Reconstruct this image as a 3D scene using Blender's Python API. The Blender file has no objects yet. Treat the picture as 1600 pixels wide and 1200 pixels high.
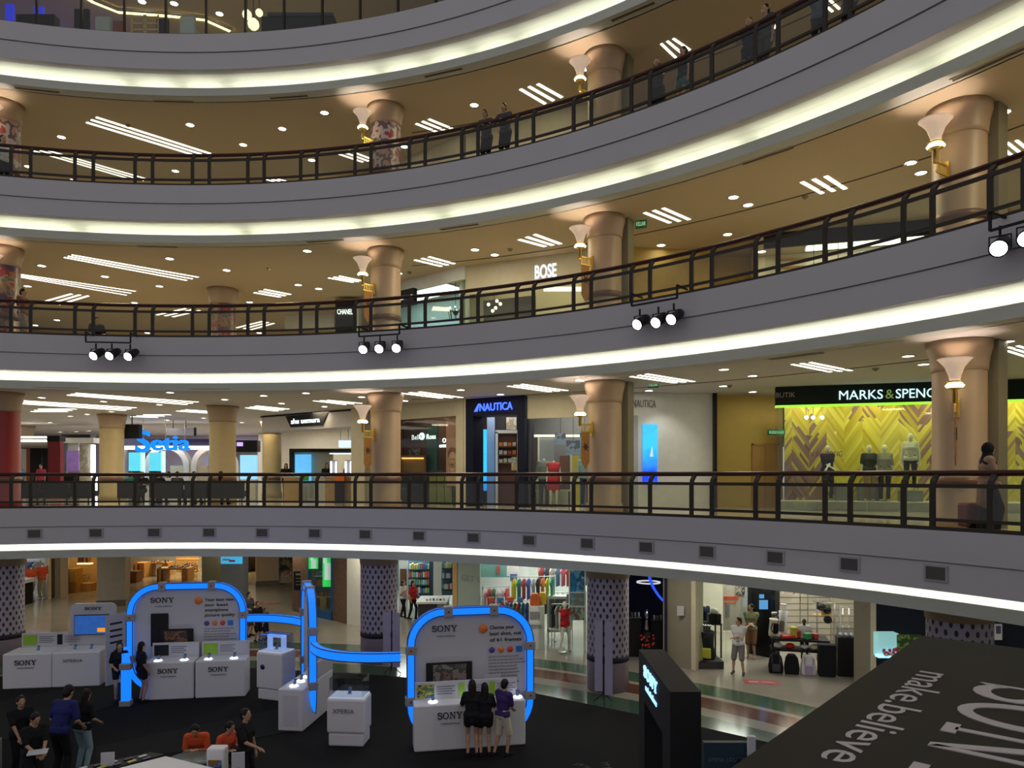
import bpy, bmesh, math, random
from math import sin, cos, pi, radians, hypot, atan2, sqrt
from mathutils import Vector, Matrix
random.seed(7)
S = bpy.context.scene
COL = S.collection
# ------------------------------------------------------------------ camera
F = 1150.0; HY = 744.5; EYE = 6.1            # focal length in pixels, horizon row, eye height above the ground floor
cd = bpy.data.cameras.new('camera'); cam = bpy.data.objects.new('camera', cd); COL.objects.link(cam)
cd.sensor_width = 36; cd.lens = F * 36 / 1600; cd.shift_y = (HY - 600) / 1600
cd.clip_end = 300; cam.location = (0, 0, EYE); cam.rotation_euler = (pi / 2, 0, 0)
S.camera = cam
# ------------------------------------------------------------------ world, large lights, exposure
w = bpy.data.worlds.new('world'); S.world = w; w.use_nodes = True
bg = w.node_tree.nodes['Background']; bg.inputs[0].default_value = (0.51, 0.50, 0.53, 1); bg.inputs[1].default_value = 0.75
S.view_settings.view_transform = 'Standard'; S.view_settings.look = 'None'
S.view_settings.exposure = 0.0; S.view_settings.gamma = 1.0; S.view_settings.use_curve_mapping = False
try:
    S.cycles.max_bounces = 6; S.cycles.diffuse_bounces = 3; S.cycles.glossy_bounces = 3
    S.cycles.transparent_max_bounces = 24; S.cycles.caustics_reflective = False; S.cycles.caustics_refractive = False
    S.cycles.sample_clamp_indirect = 4.0; S.cycles.use_light_tree = True
except Exception: pass
def lamp(kind, name, loc, energy, color=(1, 1, 1), size=0.3, rot=(0, 0, 0), sy=None, cone=None, blend=.5):
    l = bpy.data.lights.new(name, kind); l.energy = energy; l.color = color
    if kind == 'AREA':
        l.size = size
        if sy: l.shape = 'RECTANGLE'; l.size_y = sy
    else: l.shadow_soft_size = size
    if cone: l.spot_size = cone; l.spot_blend = blend
    o = bpy.data.objects.new(name, l); o.location = loc; o.rotation_euler = rot; COL.objects.link(o)
    return o
# ------------------------------------------------------------------ materials
MATS = {}
def nodes_of(name):
    m = bpy.data.materials.new(name); m.use_nodes = True
    nt = m.node_tree; return m, nt, nt.nodes['Principled BSDF']
def mat(name, col=(.5, .5, .5), rough=.6, metal=0., emit=0., var=.08, scale=4., ecol=None):
    if name in MATS: return MATS[name]
    m, nt, b = nodes_of(name); N = nt.nodes; L = nt.links
    tc = N.new('ShaderNodeTexCoord'); nz = N.new('ShaderNodeTexNoise'); nz.inputs['Scale'].default_value = scale
    nz.inputs['Detail'].default_value = 2
    L.new(tc.outputs['Object'], nz.inputs['Vector'])
    mx = N.new('ShaderNodeMix'); mx.data_type = 'RGBA'
    mx.inputs['A'].default_value = (*[max(0, c * (1 - var)) for c in col], 1)
    mx.inputs['B'].default_value = (*[min(1, c * (1 + var)) for c in col], 1)
    L.new(nz.outputs['Fac'], mx.inputs['Factor']); L.new(mx.outputs['Result'], b.inputs['Base Color'])
    b.inputs['Roughness'].default_value = rough; b.inputs['Metallic'].default_value = metal
    if max(col) < .06 and not metal: b.inputs['Specular IOR Level'].default_value = .2
    if emit:
        b.inputs['Emission Color'].default_value = (*(ecol or col), 1); b.inputs['Emission Strength'].default_value = emit
    MATS[name] = m; return m
def glow(name, col, s):
    return mat(name, (0.02, 0.02, 0.02), .5, emit=s, ecol=col)
def glass(name, tint=(1, 1, 1), refl=1.0):
    if name in MATS: return MATS[name]
    m = bpy.data.materials.new(name); m.use_nodes = True; nt = m.node_tree; N = nt.nodes; N.clear(); L = nt.links
    o = N.new('ShaderNodeOutputMaterial'); t = N.new('ShaderNodeBsdfTransparent'); t.inputs[0].default_value = (*tint, 1)
    g = N.new('ShaderNodeBsdfGlossy'); g.inputs['Roughness'].default_value = .03; g.inputs['Color'].default_value = (refl, refl, refl, 1)
    f = N.new('ShaderNodeFresnel'); f.inputs['IOR'].default_value = 1.5; x = N.new('ShaderNodeMixShader')
    ge = N.new('ShaderNodeNewGeometry'); sb = N.new('ShaderNodeMath'); sb.operation = 'SUBTRACT'; sb.inputs[0].default_value = 1; mu = N.new('ShaderNodeMath'); mu.operation = 'MULTIPLY'
    L.new(ge.outputs['Backfacing'], sb.inputs[1]); L.new(sb.outputs[0], mu.inputs[0]); L.new(f.outputs[0], mu.inputs[1]); L.new(mu.outputs[0], x.inputs[0]); L.new(t.outputs[0], x.inputs[1]); L.new(g.outputs[0], x.inputs[2]); L.new(x.outputs[0], o.inputs[0])
    MATS[name] = m; return m
def ramp_mat(name, stops, rough, coord, interp='CONSTANT', brick=None, noise=0.0):
    """coord(nt) gives a factor socket 0..1"""
    m, nt, b = nodes_of(name); N = nt.nodes; L = nt.links
    r = N.new('ShaderNodeValToRGB'); r.color_ramp.interpolation = interp
    while len(r.color_ramp.elements) < len(stops): r.color_ramp.elements.new(.5)
    for e, (p, c) in zip(r.color_ramp.elements, stops): e.position = p; e.color = (*c, 1)
    L.new(coord(nt), r.inputs[0]); out = r.outputs[0]
    if noise:
        nz = N.new('ShaderNodeTexNoise'); nz.inputs['Scale'].default_value = 1.3; nz.inputs['Detail'].default_value = 6
        mp = N.new('ShaderNodeMapRange'); mp.inputs['To Min'].default_value = 1 - noise; mp.inputs['To Max'].default_value = 1 + noise
        tc = N.new('ShaderNodeTexCoord'); L.new(tc.outputs['Object'], nz.inputs['Vector']); L.new(nz.outputs['Fac'], mp.inputs['Value'])
        mu = N.new('ShaderNodeVectorMath'); mu.operation = 'SCALE'; L.new(out, mu.inputs[0]); L.new(mp.outputs[0], mu.inputs['Scale']); out = mu.outputs[0]
    L.new(out, b.inputs['Base Color']); b.inputs['Roughness'].default_value = rough
    MATS[name] = m; return m
def brick_mat(name, c1, c2, mortar, scale=1., w=.5, h=.25, ms=.02, rough=.8, rot=0.0, coord='Object', offset=.5, swap=True):
    m, nt, b = nodes_of(name); N = nt.nodes; L = nt.links
    tc = N.new('ShaderNodeTexCoord'); mp = N.new('ShaderNodeMapping'); br = N.new('ShaderNodeTexBrick')
    L.new(tc.outputs[coord], mp.inputs['Vector'])
    src = mp.outputs[0]
    if swap:                                     # use x and z of a standing wall
        se = N.new('ShaderNodeSeparateXYZ'); cb = N.new('ShaderNodeCombineXYZ'); ad = N.new('ShaderNodeMath'); ad.operation = 'ADD'
        L.new(src, se.inputs[0]); L.new(se.outputs[0], ad.inputs[0]); L.new(se.outputs[1], ad.inputs[1])
        L.new(ad.outputs[0], cb.inputs[0]); L.new(se.outputs[2], cb.inputs[1]); src = cb.outputs[0]
    L.new(src, br.inputs['Vector']); mp.inputs['Rotation'].default_value = (0, 0, rot)
    br.inputs['Color1'].default_value = (*c1, 1); br.inputs['Color2'].default_value = (*c2, 1); br.inputs['Mortar'].default_value = (*mortar, 1)
    br.inputs['Scale'].default_value = scale; br.inputs['Brick Width'].default_value = w; br.inputs['Row Height'].default_value = h
    br.inputs['Mortar Size'].default_value = ms; br.offset = offset
    L.new(br.outputs['Color'], b.inputs['Base Color']); b.inputs['Roughness'].default_value = rough
    MATS[name] = m; return m
# ------------------------------------------------------------------ mesh collector
class MB:
    def __init__(s): s.v = []; s.f = []; s.mi = []; s.cur = 0; s.sm = []
    def add(s, vs, fs, M=None, smooth=False):
        n = len(s.v)
        s.v += [tuple(M @ Vector(p)) if M is not None else tuple(p) for p in vs]
        for f in fs: s.f.append([i + n for i in f]); s.mi.append(s.cur); s.sm.append(smooth)
        return s
    def m(s, i): s.cur = i; return s
    def box(s, x0, x1, y0, y1, z0, z1, M=None):
        v = [(x, y, z) for z in (z0, z1) for y in (y0, y1) for x in (x0, x1)]
        return s.add(v, [(0, 2, 3, 1), (4, 5, 7, 6), (0, 1, 5, 4), (2, 6, 7, 3), (0, 4, 6, 2), (1, 3, 7, 5)], M)
    def cb(s, cx, cy, cz, sx, sy, sz, M=None): return s.box(cx - sx / 2, cx + sx / 2, cy - sy / 2, cy + sy / 2, cz - sz / 2, cz + sz / 2, M)
    def tube(s, p0, p1, r0, r1=None, n=10, M=None, smooth=True):
        p0 = Vector(p0); p1 = Vector(p1); r1 = r0 if r1 is None else r1; d = p1 - p0
        q = d.to_track_quat('Z', 'Y').to_matrix() if d.length > 1e-9 else Matrix.Identity(3)
        v = []
        for p, r in ((p0, r0), (p1, r1)):
            for i in range(n): v.append(tuple(p + q @ Vector((r * cos(2 * pi * i / n), r * sin(2 * pi * i / n), 0))))
        s.add(v, [(i, (i + 1) % n, n + (i + 1) % n, n + i) for i in range(n)], M, smooth)
        s.add(v, [tuple(reversed(range(n))), tuple(range(n, 2 * n))], M)
        return s
    def lathe(s, prof, c=(0, 0, 0), n=24, M=None, smooth=True):
        v = []; f = []
        for r, z in prof:
            for i in range(n): v.append((c[0] + r * cos(2 * pi * i / n), c[1] + r * sin(2 * pi * i / n), c[2] + z))
        for k in range(len(prof) - 1):
            for i in range(n): f.append((k * n + i, k * n + (i + 1) % n, (k + 1) * n + (i + 1) % n, (k + 1) * n + i))
        return s.add(v, f, M, smooth)
    def prism(s, pts, z0, z1, M=None):
        n = len(pts); v = [(x, y, z0) for x, y in pts] + [(x, y, z1) for x, y in pts]
        return s.add(v, [tuple(reversed(range(n))), tuple(range(n, 2 * n))] + [(i, (i + 1) % n, n + (i + 1) % n, n + i) for i in range(n)], M)
    def ball(s, c, rx, ry=None, rz=None, n=12, M=None):
        ry = ry or rx; rz = rz or rx; v = []; f = []; h = n // 2
        for k in range(h + 1):
            t = pi * k / h
            for i in range(n): v.append((c[0] + rx * sin(t) * cos(2 * pi * i / n), c[1] + ry * sin(t) * sin(2 * pi * i / n), c[2] + rz * cos(t)))
        for k in range(h):
            for i in range(n): f.append((k * n + i, (k + 1) * n + i, (k + 1) * n + (i + 1) % n, k * n + (i + 1) % n))
        return s.add(v, f, M, True)
    def ring(s, prof, a0, a1, n, c, closed=True):
        """sweep a closed (r,z) profile round the point c from a0 to a1 degrees"""
        v = []; f = []; k = len(prof)
        for i in range(n + 1):
            a = radians(a0 + (a1 - a0) * i / n)
            for r, z in prof: v.append((c[0] + r * cos(a), c[1] + r * sin(a), z))
        for i in range(n):
            for j in range(k if closed else k - 1):
                f.append((i * k + j, (i + 1) * k + j, (i + 1) * k + (j + 1) % k, i * k + (j + 1) % k))
        if closed: f += [tuple(range(k)), tuple(n * k + j for j in reversed(range(k)))]
        return s.add(v, f)
    def sweep(s, path, prof, up=(0, 0, 1), M=None, side=None):
        """sweep a closed 2-D profile (side, up) along a path of points"""
        P = [Vector(p) for p in path]; v = []; f = []; k = len(prof); U0 = Vector(up)
        for i, p in enumerate(P):
            t = (P[min(i + 1, len(P) - 1)] - P[max(i - 1, 0)]).normalized()
            sd = Vector(side) if side else t.cross(U0).normalized(); u = sd.cross(t).normalized() if side else U0
            for a, b in prof: v.append(tuple(p + sd * a + u * b))
        for i in range(len(P) - 1):
            for j in range(k): f.append((i * k + j, (i + 1) * k + j, (i + 1) * k + (j + 1) % k, i * k + (j + 1) % k))
        f += [tuple(range(k)), tuple((len(P) - 1) * k + j for j in reversed(range(k)))]
        return s.add(v, f, M)
    def build(s, name, mats, parent=None, loc=None, rz=None, bevel=0):
        me = bpy.data.meshes.new(name); me.from_pydata(s.v, [], s.f)
        if not isinstance(mats, (list, tuple)): mats = [mats]
        for m in mats: me.materials.append(m)
        for p, i, q in zip(me.polygons, s.mi, s.sm): p.material_index = i; p.use_smooth = q
        bm = bmesh.new(); bm.from_mesh(me); bmesh.ops.recalc_face_normals(bm, faces=bm.faces); bm.to_mesh(me); bm.free()
        o = bpy.data.objects.new(name, me); COL.objects.link(o)
        if parent is not None: o.parent = parent
        if loc is not None: o.location = loc
        if rz is not None: o.rotation_euler = (0, 0, rz)
        if bevel:
            b = o.modifiers.new('bevel', 'BEVEL'); b.width = bevel; b.segments = 2; b.limit_method = 'ANGLE'
        return o
def tag(o, label=None, cat=None, group=None, kind=None):
    if label: o['label'] = label
    if cat: o['category'] = cat
    if group: o['group'] = group
    if kind: o['kind'] = kind
    return o
def thing(name, label, cat, loc=(0, 0, 0), rz=0, group=None, kind=None):
    o = bpy.data.objects.new(name, None); COL.objects.link(o); o.location = loc; o.rotation_euler = (0, 0, rz)
    o.empty_display_size = .1
    return tag(o, label, cat, group, kind)
def struct(name, mb, m, label=None, bevel=0):
    o = mb.build(name, m, bevel=bevel); o['kind'] = 'structure'
    if label: o['label'] = label
    return o
def kids(o): return [c for c in ALLKIDS.get(o.name, [])]
def dup(root, loc, rz=None, label=None, group=None, scale=None):
    r = root.copy(); COL.objects.link(r); r.location = loc
    if rz is not None: r.rotation_euler = (0, 0, rz)
    if label: r['label'] = label
    if group: r['group'] = group
    if scale: r.scale = (scale, scale, scale)
    for ch in list(root.children):
        c = ch.copy(); COL.objects.link(c); c.parent = r
        for g in list(ch.children):
            d = g.copy(); COL.objects.link(d); d.parent = c
    return r
_tc = {}
def text_mb(txt, h=1.0, w=None, depth=.01, bold=0.0):
    """block lettering as a mesh in the xz plane facing -y, lower left corner at the origin, cap height h"""
    cu = bpy.data.curves.new('t', 'FONT'); cu.body = txt; cu.size = 1; cu.extrude = .5; cu.resolution_u = 3
    o = bpy.data.objects.new('t', cu); COL.objects.link(o)
    me = bpy.data.meshes.new_from_object(o); bpy.data.objects.remove(o); bpy.data.curves.remove(cu)
    vs = [tuple(v.co) for v in me.vertices]; fs = [tuple(p.vertices) for p in me.polygons]; bpy.data.meshes.remove(me)
    x0 = min(v[0] for v in vs); x1 = max(v[0] for v in vs)
    sc = h / .70; sx = w / (x1 - x0) if w else sc
    mb = MB(); B_ = abs(bold)
    for i, (ox, oy) in enumerate([(0, 0)] + ([(B_ * cos(a * pi / 4), B_ * sin(a * pi / 4)) for a in range(8)] if bold > 0 else [])): mb.add([((x - x0 + ox) * sx, -depth / 2 + z * -depth + i * .0004, (y + oy) * sc) for x, y, z in vs], fs)
    mb.width = (x1 - x0) * sx
    return mb
def letters(txt, m, parent, loc, h, w=None, depth=.02, bold=0.0, name='lettering', M=None):
    mb = text_mb(txt, h, w, depth, bold); T = Matrix.Translation(loc)
    if M is not None: T = T @ M
    mb.v = [tuple(T @ Vector(p)) for p in mb.v]
    return mb.build(name, m, parent)
# slab-serif wordmark, drawn letter by letter, cap height 1, about 5.4 wide
def slab_word(mb, M, depth=.02):
    def q(pts): mb.prism(pts, 0, depth, M)
    def stroke(pts, ws):
        for i in range(len(pts) - 1):
            (x0, y0), (x1, y1) = pts[i], pts[i + 1]
            def nrm(k):
                a = pts[max(k - 1, 0)]; b = pts[min(k + 1, len(pts) - 1)]; dx = b[0] - a[0]; dy = b[1] - a[1]; l = hypot(dx, dy) or 1
                return -dy / l, dx / l
            n0 = nrm(i); n1 = nrm(i + 1); w0, w1 = ws[i] / 2, ws[i + 1] / 2
            q([(x0 - n0[0] * w0, y0 - n0[1] * w0), (x1 - n1[0] * w1, y1 - n1[1] * w1), (x1 + n1[0] * w1, y1 + n1[1] * w1), (x0 + n0[0] * w0, y0 + n0[1] * w0)])
    # S
    pts = []; ws = []
    for i in range(13):
        a = radians(25 + (270 - 25) * i / 12); pts.append((.5 + .40 * cos(a), .73 + .215 * sin(a))); ws.append(.11 + .10 * max(0, sin(radians((i - 3) * 20))))
    for i in range(1, 13):
        a = radians(90 - (245) * i / 12); pts.append((.5 + .42 * cos(a), .285 + .23 * sin(a))); ws.append(.2 - .09 * i / 12)
    stroke(pts, ws); q([(.86, .62), (.94, .62), (.94, 1.0), (.86, .95)]); q([(.05, 0), (.13, .05), (.13, .38), (.05, .38)])
    # O
    ox = 1.75; n = 28
    for i in range(n):
        a0 = 2 * pi * i / n; a1 = 2 * pi * (i + 1) / n
        q([(ox + .64 * cos(a0), .5 + .51 * sin(a0)), (ox + .64 * cos(a1), .5 + .51 * sin(a1)), (ox + .42 * cos(a1), .5 + .40 * sin(a1)), (ox + .42 * cos(a0), .5 + .40 * sin(a0))])
    # N
    x = 2.58
    for a, b, c, d in ((x, .0, .42, .10), (x, .90, .30, 1.0), (x + .98, .90, 1.36, 1.0)):
        pass
    q([(x, 0), (x + .42, 0), (x + .42, .10), (x, .10)]); q([(x + .15, .08), (x + .27, .08), (x + .27, .95), (x + .15, .95)])
    q([(x, .90), (x + .38, .90), (x + .38, 1.0), (x, 1.0)]); q([(x + .15, 1.0), (x + .40, 1.0), (x + 1.12, 0), (x + .97, 0)])
    q([(x + 1.0, .05), (x + 1.12, .0), (x + 1.12, .95), (x + 1.0, .95)]); q([(x + .85, .90), (x + 1.27, .90), (x + 1.27, 1.0), (x + .85, 1.0)])
    # Y
    x = 4.0
    q([(x, .90), (x + .50, .90), (x + .50, 1.0), (x, 1.0)]); q([(x + .86, .90), (x + 1.28, .90), (x + 1.28, 1.0), (x + .86, 1.0)])
    q([(x + .12, .93), (x + .38, .93), (x + .74, .45), (x + .54, .45)]); q([(x + 1.0, .93), (x + 1.14, .93), (x + .74, .45), (x + .62, .45)])
    q([(x + .54, .08), (x + .74, .08), (x + .74, .48), (x + .54, .48)]); q([(x + .38, 0), (x + .90, 0), (x + .90, .10), (x + .38, .10)])
    return mb
def sony(m, parent, loc, h, w=None, M=None, depth=.012, name='lettering'):
    sx = (w / 5.3) if w else h
    T = Matrix.Translation(loc) @ (M or Matrix.Identity(4)) @ Matrix(((sx, 0, 0, 0), (0, 0, -1, 0), (0, h, 0, 0), (0, 0, 0, 1)))
    mb = MB(); slab_word(mb, T, depth); return mb.build(name, m, parent)
def gp(px, py, z=0.0):
    """the place on the level z that the photo shows at px, py"""
    Y = F * (EYE - z) / (py - HY); return ((px - 800) / F * Y, Y)
def zat(py, Y): return EYE - (py - HY) / F * Y
def xat(px, Y): return (px - 800) / F * Y
# ------------------------------------------------------------------ the round atrium
CX, CY = -10.0, 2.0
RF, RL, RC = 20.9, 21.55, 23.1
LT = [None, 3.79, 9.09, 13.82, 18.53]                     # lip height of the floors above the ground floor
FL = [0.0] + [h + 1.27 for h in LT[1:]]                    # walking levels
CE = [h - .25 for h in LT[1:]]                             # ceilings of the storeys below them
TOPZ = [None] + [h + 1.34 for h in LT[1:]]
PAIRS = [117.9, 113.1, 108.4, 103.6, 98.8, 94, 89.2, 84.4, 79.7, 74.8, 69.9, 65.2, 60.4, 55.6, 51.0, 46.5, 42.1, 37.8, 33.5, 29.4, 25.2, 21.0, 16.7, 12.4]
A0, A1 = 2, 128
def pol(r, a): a = radians(a); return (CX + r * cos(a), CY + r * sin(a))
def hit(px, r):
    d = (px - 800) / F; a = 1 + d * d; b = -2 * (CX * d + CY); c = CX * CX + CY * CY - r * r
    Z = (-b + sqrt(b * b - 4 * a * c)) / 2 / a; return Z * d, Z
def frame2(p0, p1):
    """origin and turn of a local frame: x along p0->p1, y away from the camera"""
    return p0, atan2(p1[1] - p0[1], p1[0] - p0[0]), hypot(p1[0] - p0[0], p1[1] - p0[1])
def RM(p0, a, z=0): return Matrix.Translation((p0[0], p0[1], z)) @ Matrix.Rotation(a, 4, 'Z')
# common materials
m_fascia = mat('fascia_paint', (.50, .48, .50), .75, var=.03, scale=1)
m_groove = mat('groove_dark', (.16, .15, .17), .8)
m_lip = mat('lip_paint', (.55, .56, .52), .7, var=.03, scale=1)
m_cove = mat('cove_paint', (.80, .80, .72), .8, var=.03, scale=1)
m_ceil = mat('ceiling_paint', (.58, .47, .325), .85, var=.03, scale=.6)
m_ceilg = mat('ceiling_paint_pale', (.62, .58, .55), .85, var=.03, scale=.6)
m_col = mat('column_plaster', (.42, .30, .19), .45, var=.08, scale=2)
m_fin = mat('pilaster_dark', (.20, .18, .11), .6)
m_wood = mat('handrail_wood', (.05, .018, .015), .35, var=.2, scale=8)
m_rail = mat('rail_metal', (.04, .033, .026), .5)
m_glass = glass('rail_glass', (.86, .87, .80))
m_shopglass = glass('shop_glass', (.93, .97, .94))
m_gold = mat('gold', (.85, .58, .14), .28, metal=.9)
m_white = mat('white_laminate', (.72, .71, .74), .4, var=.03)
m_black = mat('black_matt', (.016, .015, .016), .6)
m_ink = mat('print_ink', (.03, .03, .04), .6)
m_dim = mat('slot_dark', (.10, .08, .055), .8)
# ================================================================== the storeys
for k in (1, 2, 3, 4):
    t = LT[k]; c = (CX, CY)
    fb, gr, tp = t + .25, t + .77, TOPZ[k]
    struct('trim_%d' % k, MB().ring([(RF + .03, fb), (RF + .03, gr - .012), (RF + .075, gr - .012), (RF + .075, gr + .012), (RF, gr + .012), (RF, tp), (RF + .35, tp), (RF + .35, fb + .02)], A0, A1, 126, c), m_fascia)
    struct('trim_%d' % (k + 10), MB().ring([(RL, t - .25), (RL, t), (RL + .05, t), (RL + .05, t - .14), (RL + .44, t - .14), (RL + .44, t - .25)], A0, A1, 126, c), m_lip)
    struct('trim_%d' % (k + 20), MB().ring([(RF + .04, fb + .015), (RF + .35, fb + .03), (RF + .7, fb + .02), (RF + .92, fb - .04), (RF + 1.04, fb - .15), (RF + 1.08, t - .14),
                                           (RF + 1.15, t - .14), (RF + 1.15, fb + .1), (RF + .04, fb + .1)], A0, A1, 126, c), m_cove)
    # slab and ceiling under it
    struct('floor_%d' % k, MB().ring([(RF + .3, FL[k] - .25), (RF + .3, FL[k]), (75, FL[k]), (75, FL[k] - .25)], A0, A1, 60, c),
           [MATS.get('floor_up') or mat('floor_up', (.55, .50, .38), .10, var=.05, scale=1.5)])
    struct('ceiling_%d' % (k - 1), MB().ring([(RL + .40, t - .25), (RL + .40, t - .15), (75, t - .15), (75, t - .25)], A0, A1, 60, c), m_ceilg if k <= 2 else m_ceil)
    # joint lines of the ceiling panels
    if k > 1:
        struct('trim_%d' % (k + 30), MB().ring([(24.9, t - .262), (24.9, t - .245), (24.95, t - .245), (24.95, t - .262)], A0, 75, 60, c), m_dim)
    # hidden strip light in the trough
    col = [(1, 1, .93), (1, 1, .88), (1, 1, .80), (1, 1, .84)][k - 1]; st = [8, 9, 8, 8.5][k - 1]
    cl = thing('cove_light', 'strip light in the lip under the %s curved balcony' % ['lowest', 'second lowest', 'second highest', 'topmost'][k - 1], 'cove light', (CX, CY, t - .14))
    rt = random.Random(k); a = 8.0
    gm = glow('cove_glow_%d' % k, col, st)
    base = None
    while a < 122:
        span = 3.1
        gap = .12 if k <= 2 or rt.random() < .7 else .9
        if base is None:
            base = MB().ring([(RL + .16, .02), (RL + .16, .06), (RL + .22, .06), (RL + .22, .02)], 0, span, 4, (0, 0)).build('tube', gm, cl, rz=radians(a))
        else:
            o = base.copy(); COL.objects.link(o); o.parent = cl; o.rotation_euler = (0, 0, radians(a))
        a += span + gap
    # railing
    if k < 4:
        nm = ['', 'lowest', 'middle', 'highest'][k]
        R = RF + .07
        rl = thing('balcony_railing', '%s curved glass balcony railing with dark wooden handrail' % nm.capitalize(), 'railing', (CX, CY, tp))
        def arc(r, z, hw, hh, name, m):
            MB().ring([(r - hw, z - hh), (r - hw, z + hh), (r + hw, z + hh), (r + hw, z - hh)], A0, A1, 126, (0, 0)).build(name, m, rl)
        MB().ring([(R + .17 + .055 * cos(x * pi / 4), 1.03 + .055 * sin(x * pi / 4)) for x in range(8)], A0, A1, 126, (0, 0)).build('handrail', m_wood, rl)
        arc(R, .80, .025, .035, 'mid_rail', m_rail); arc(R, .19, .025, .03, 'bottom_rail', m_rail); arc(R + .03, .03, .06, .035, 'base_rail', m_rail)
        pm = MB(); prof = [(-.045, -.03), (.045, -.03), (.045, .03), (-.045, .03)]
        pm.sweep([(R, 0, 0), (R, 0, .78), (R + .03, 0, .88), (R + .15, 0, 1.0)], [(-.045, -.03), (-.045, .03), (.045, .03), (.045, -.03)], side=(0, 1, 0))
        post = None; pan = {}
        for i, pa in enumerate(PAIRS):
            for s_ in (-.72, .72):
                if post is None: post = pm.build('post', m_rail, rl); o = post
                else: o = post.copy(); COL.objects.link(o); o.parent = rl
                o.rotation_euler = (0, 0, radians(pa + s_))
            if i + 1 < len(PAIRS):
                for b0, b1 in ((pa + .72, pa - .72), (pa - .72, PAIRS[i + 1] + .72)):
                    wd = round(b0 - b1, 1)
                    if wd not in pan:
                        g = MB().ring([(R - .006, .22), (R - .006, .77), (R + .006, .77), (R + .006, .22)], 0, wd - .22, 4, (0, 0)).build('glass_panel', m_glass, rl); pan[wd] = g
                    else: g = pan[wd].copy(); COL.objects.link(g); g.parent = rl
                    g.rotation_euler = (0, 0, radians(b1 + .11))
    else:
        # glass wall of the topmost storey
        R = RF + .12
        rl = thing('glass_screen', 'Full-height glass screen with thin dark posts round the topmost storey', 'glass screen', (CX, CY, tp))
        MB().ring([(R - .05, 0), (R - .05, .05), (R + .05, .05), (R + .05, 0)], A0, A1, 126, (0, 0)).build('base_rail', m_rail, rl)
        post = None
        for i in range(32):
            pa = 123 - i * 3.42
            if post is None: post = MB().box(R - .04, R + .04, -.03, .03, .04, 3.4).build('post', m_rail, rl); o = post
            else: o = post.copy(); COL.objects.link(o); o.parent = rl
            o.rotation_euler = (0, 0, radians(pa))
            if i == 0: g0 = MB().ring([(R - .006, .06), (R - .006, 3.4), (R + .006, 3.4), (R + .006, .06)], .1, 3.3, 3, (0, 0)).build('glass_panel', m_shopglass, rl); g = g0
            else: g = g0.copy(); COL.objects.link(g); g.parent = rl
            g.rotation_euler = (0, 0, radians(pa - 3.42))
# ceiling and roof over the topmost storey
struct('ceiling_4', MB().ring([(RF - .2, 23.3), (RF - .2, 23.45), (75, 23.45), (75, 23.3)], A0, A1, 60, (CX, CY)), m_ceil)
# topmost storey: cove lit raft
for pts, z in (([(-20, 27), (-15.3, 24.6), (-10.4, 27.5), (-9.6, 26.1), (-8.6, 25.2)], 22.9),):
    pass
# ground floor with its inlaid rings
def ringcoord(nt):
    N = nt.nodes; L = nt.links; tc = N.new('ShaderNodeTexCoord'); d = N.new('ShaderNodeVectorMath'); d.operation = 'DISTANCE'
    d.inputs[1].default_value = (CX, CY, 0); L.new(tc.outputs['Object'], d.inputs[0])
    r = N.new('ShaderNodeMapRange'); r.inputs['From Min'].default_value = 20; r.inputs['From Max'].default_value = 30; L.new(d.outputs['Value'], r.inputs['Value'])
    return r.outputs[0]
cr = (.30, .275, .23); gn = (.055, .10, .065); br_ = (.12, .05, .03)
mfl = ramp_mat('marble_floor', [(0, (.20, .22, .17)), (.14, gn), (.24, cr), (.30, br_), (.385, cr), (.41, gn), (.507, cr)], .14, ringcoord, noise=.13)
struct('floor', MB().box(-60, 40, -14, 75, -.3, 0), mfl)
# tiles joint pattern of the far floor is too fine to read; the polish carries the reflections
# ------------------------------------------------------------------ columns
def column(k, a=None, at=None, r=.49, mshaft=None, cap=True, fin=True, label='', r0=RC, h=None, band=True):
    z0 = FL[k]; z1 = CE[k] - .005; h = z1 - z0
    x, y = at if at else pol(r0, a)
    t = thing('column', label, 'column', (x, y, z0), kind='structure')
    hs = h - .62 if cap else h
    MB().lathe([(.01, 0), (r + .04, 0), (r + .04, .25), (r, .28), (r, hs)], n=36).build('shaft', mshaft or m_col, t)
    if cap:
        MB().lathe([(r, hs), (r + .02, hs), (r + .025, hs + .1), (r + .05, hs + .3), (r + .10, hs + .48), (r + .11, h), (.01, h)], n=36).build('capital', m_col, t)
    if band and k in (1, 2, 3):
        MB().lathe([(r + .005, .86), (r + .03, .86), (r + .03, 1.02), (r + .005, 1.02)], n=36).build('band', mat('band_stone', (.16, .08, .05), .4), t)
    if fin and a is not None:
        ar = radians(a)
        M = Matrix.Rotation(ar, 4, 'Z')
        MB().box(.25, .65, -.62, .62, 0, h, M).build('pilaster', m_fin, t)
    return t
lvl = ['ground floor', 'lowest balcony', 'middle balcony', 'highest balcony']
m_red = mat('red_wrap', (.30, .01, .01), .4)
def poster_mat(name, cols, scale=2.5):
    def co(nt):
        N = nt.nodes; tc = N.new('ShaderNodeTexCoord'); v = N.new('ShaderNodeTexNoise'); v.inputs['Scale'].default_value = scale; v.inputs['Detail'].default_value = 3
        nt.links.new(tc.outputs['Object'], v.inputs['Vector']); return v.outputs['Fac']
    n = len(cols); return ramp_mat(name, [(0 if i == 0 else .34 + .32 * (i - .5) / n, c) for i, c in enumerate(cols)], .4, co, 'CONSTANT')
m_movie = poster_mat('poster_wrap', [(.20, .04, .03), (.40, .18, .10), (.10, .12, .12), (.30, .18, .08), (.25, .03, .04), (.06, .05, .10)], 2.2)
m_beau = poster_mat('beauty_wrap', [(.35, .3, .3), (.45, .25, .2), (.12, .08, .1), (.5, .4, .38), (.3, .05, .06)], 1.6)
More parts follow.
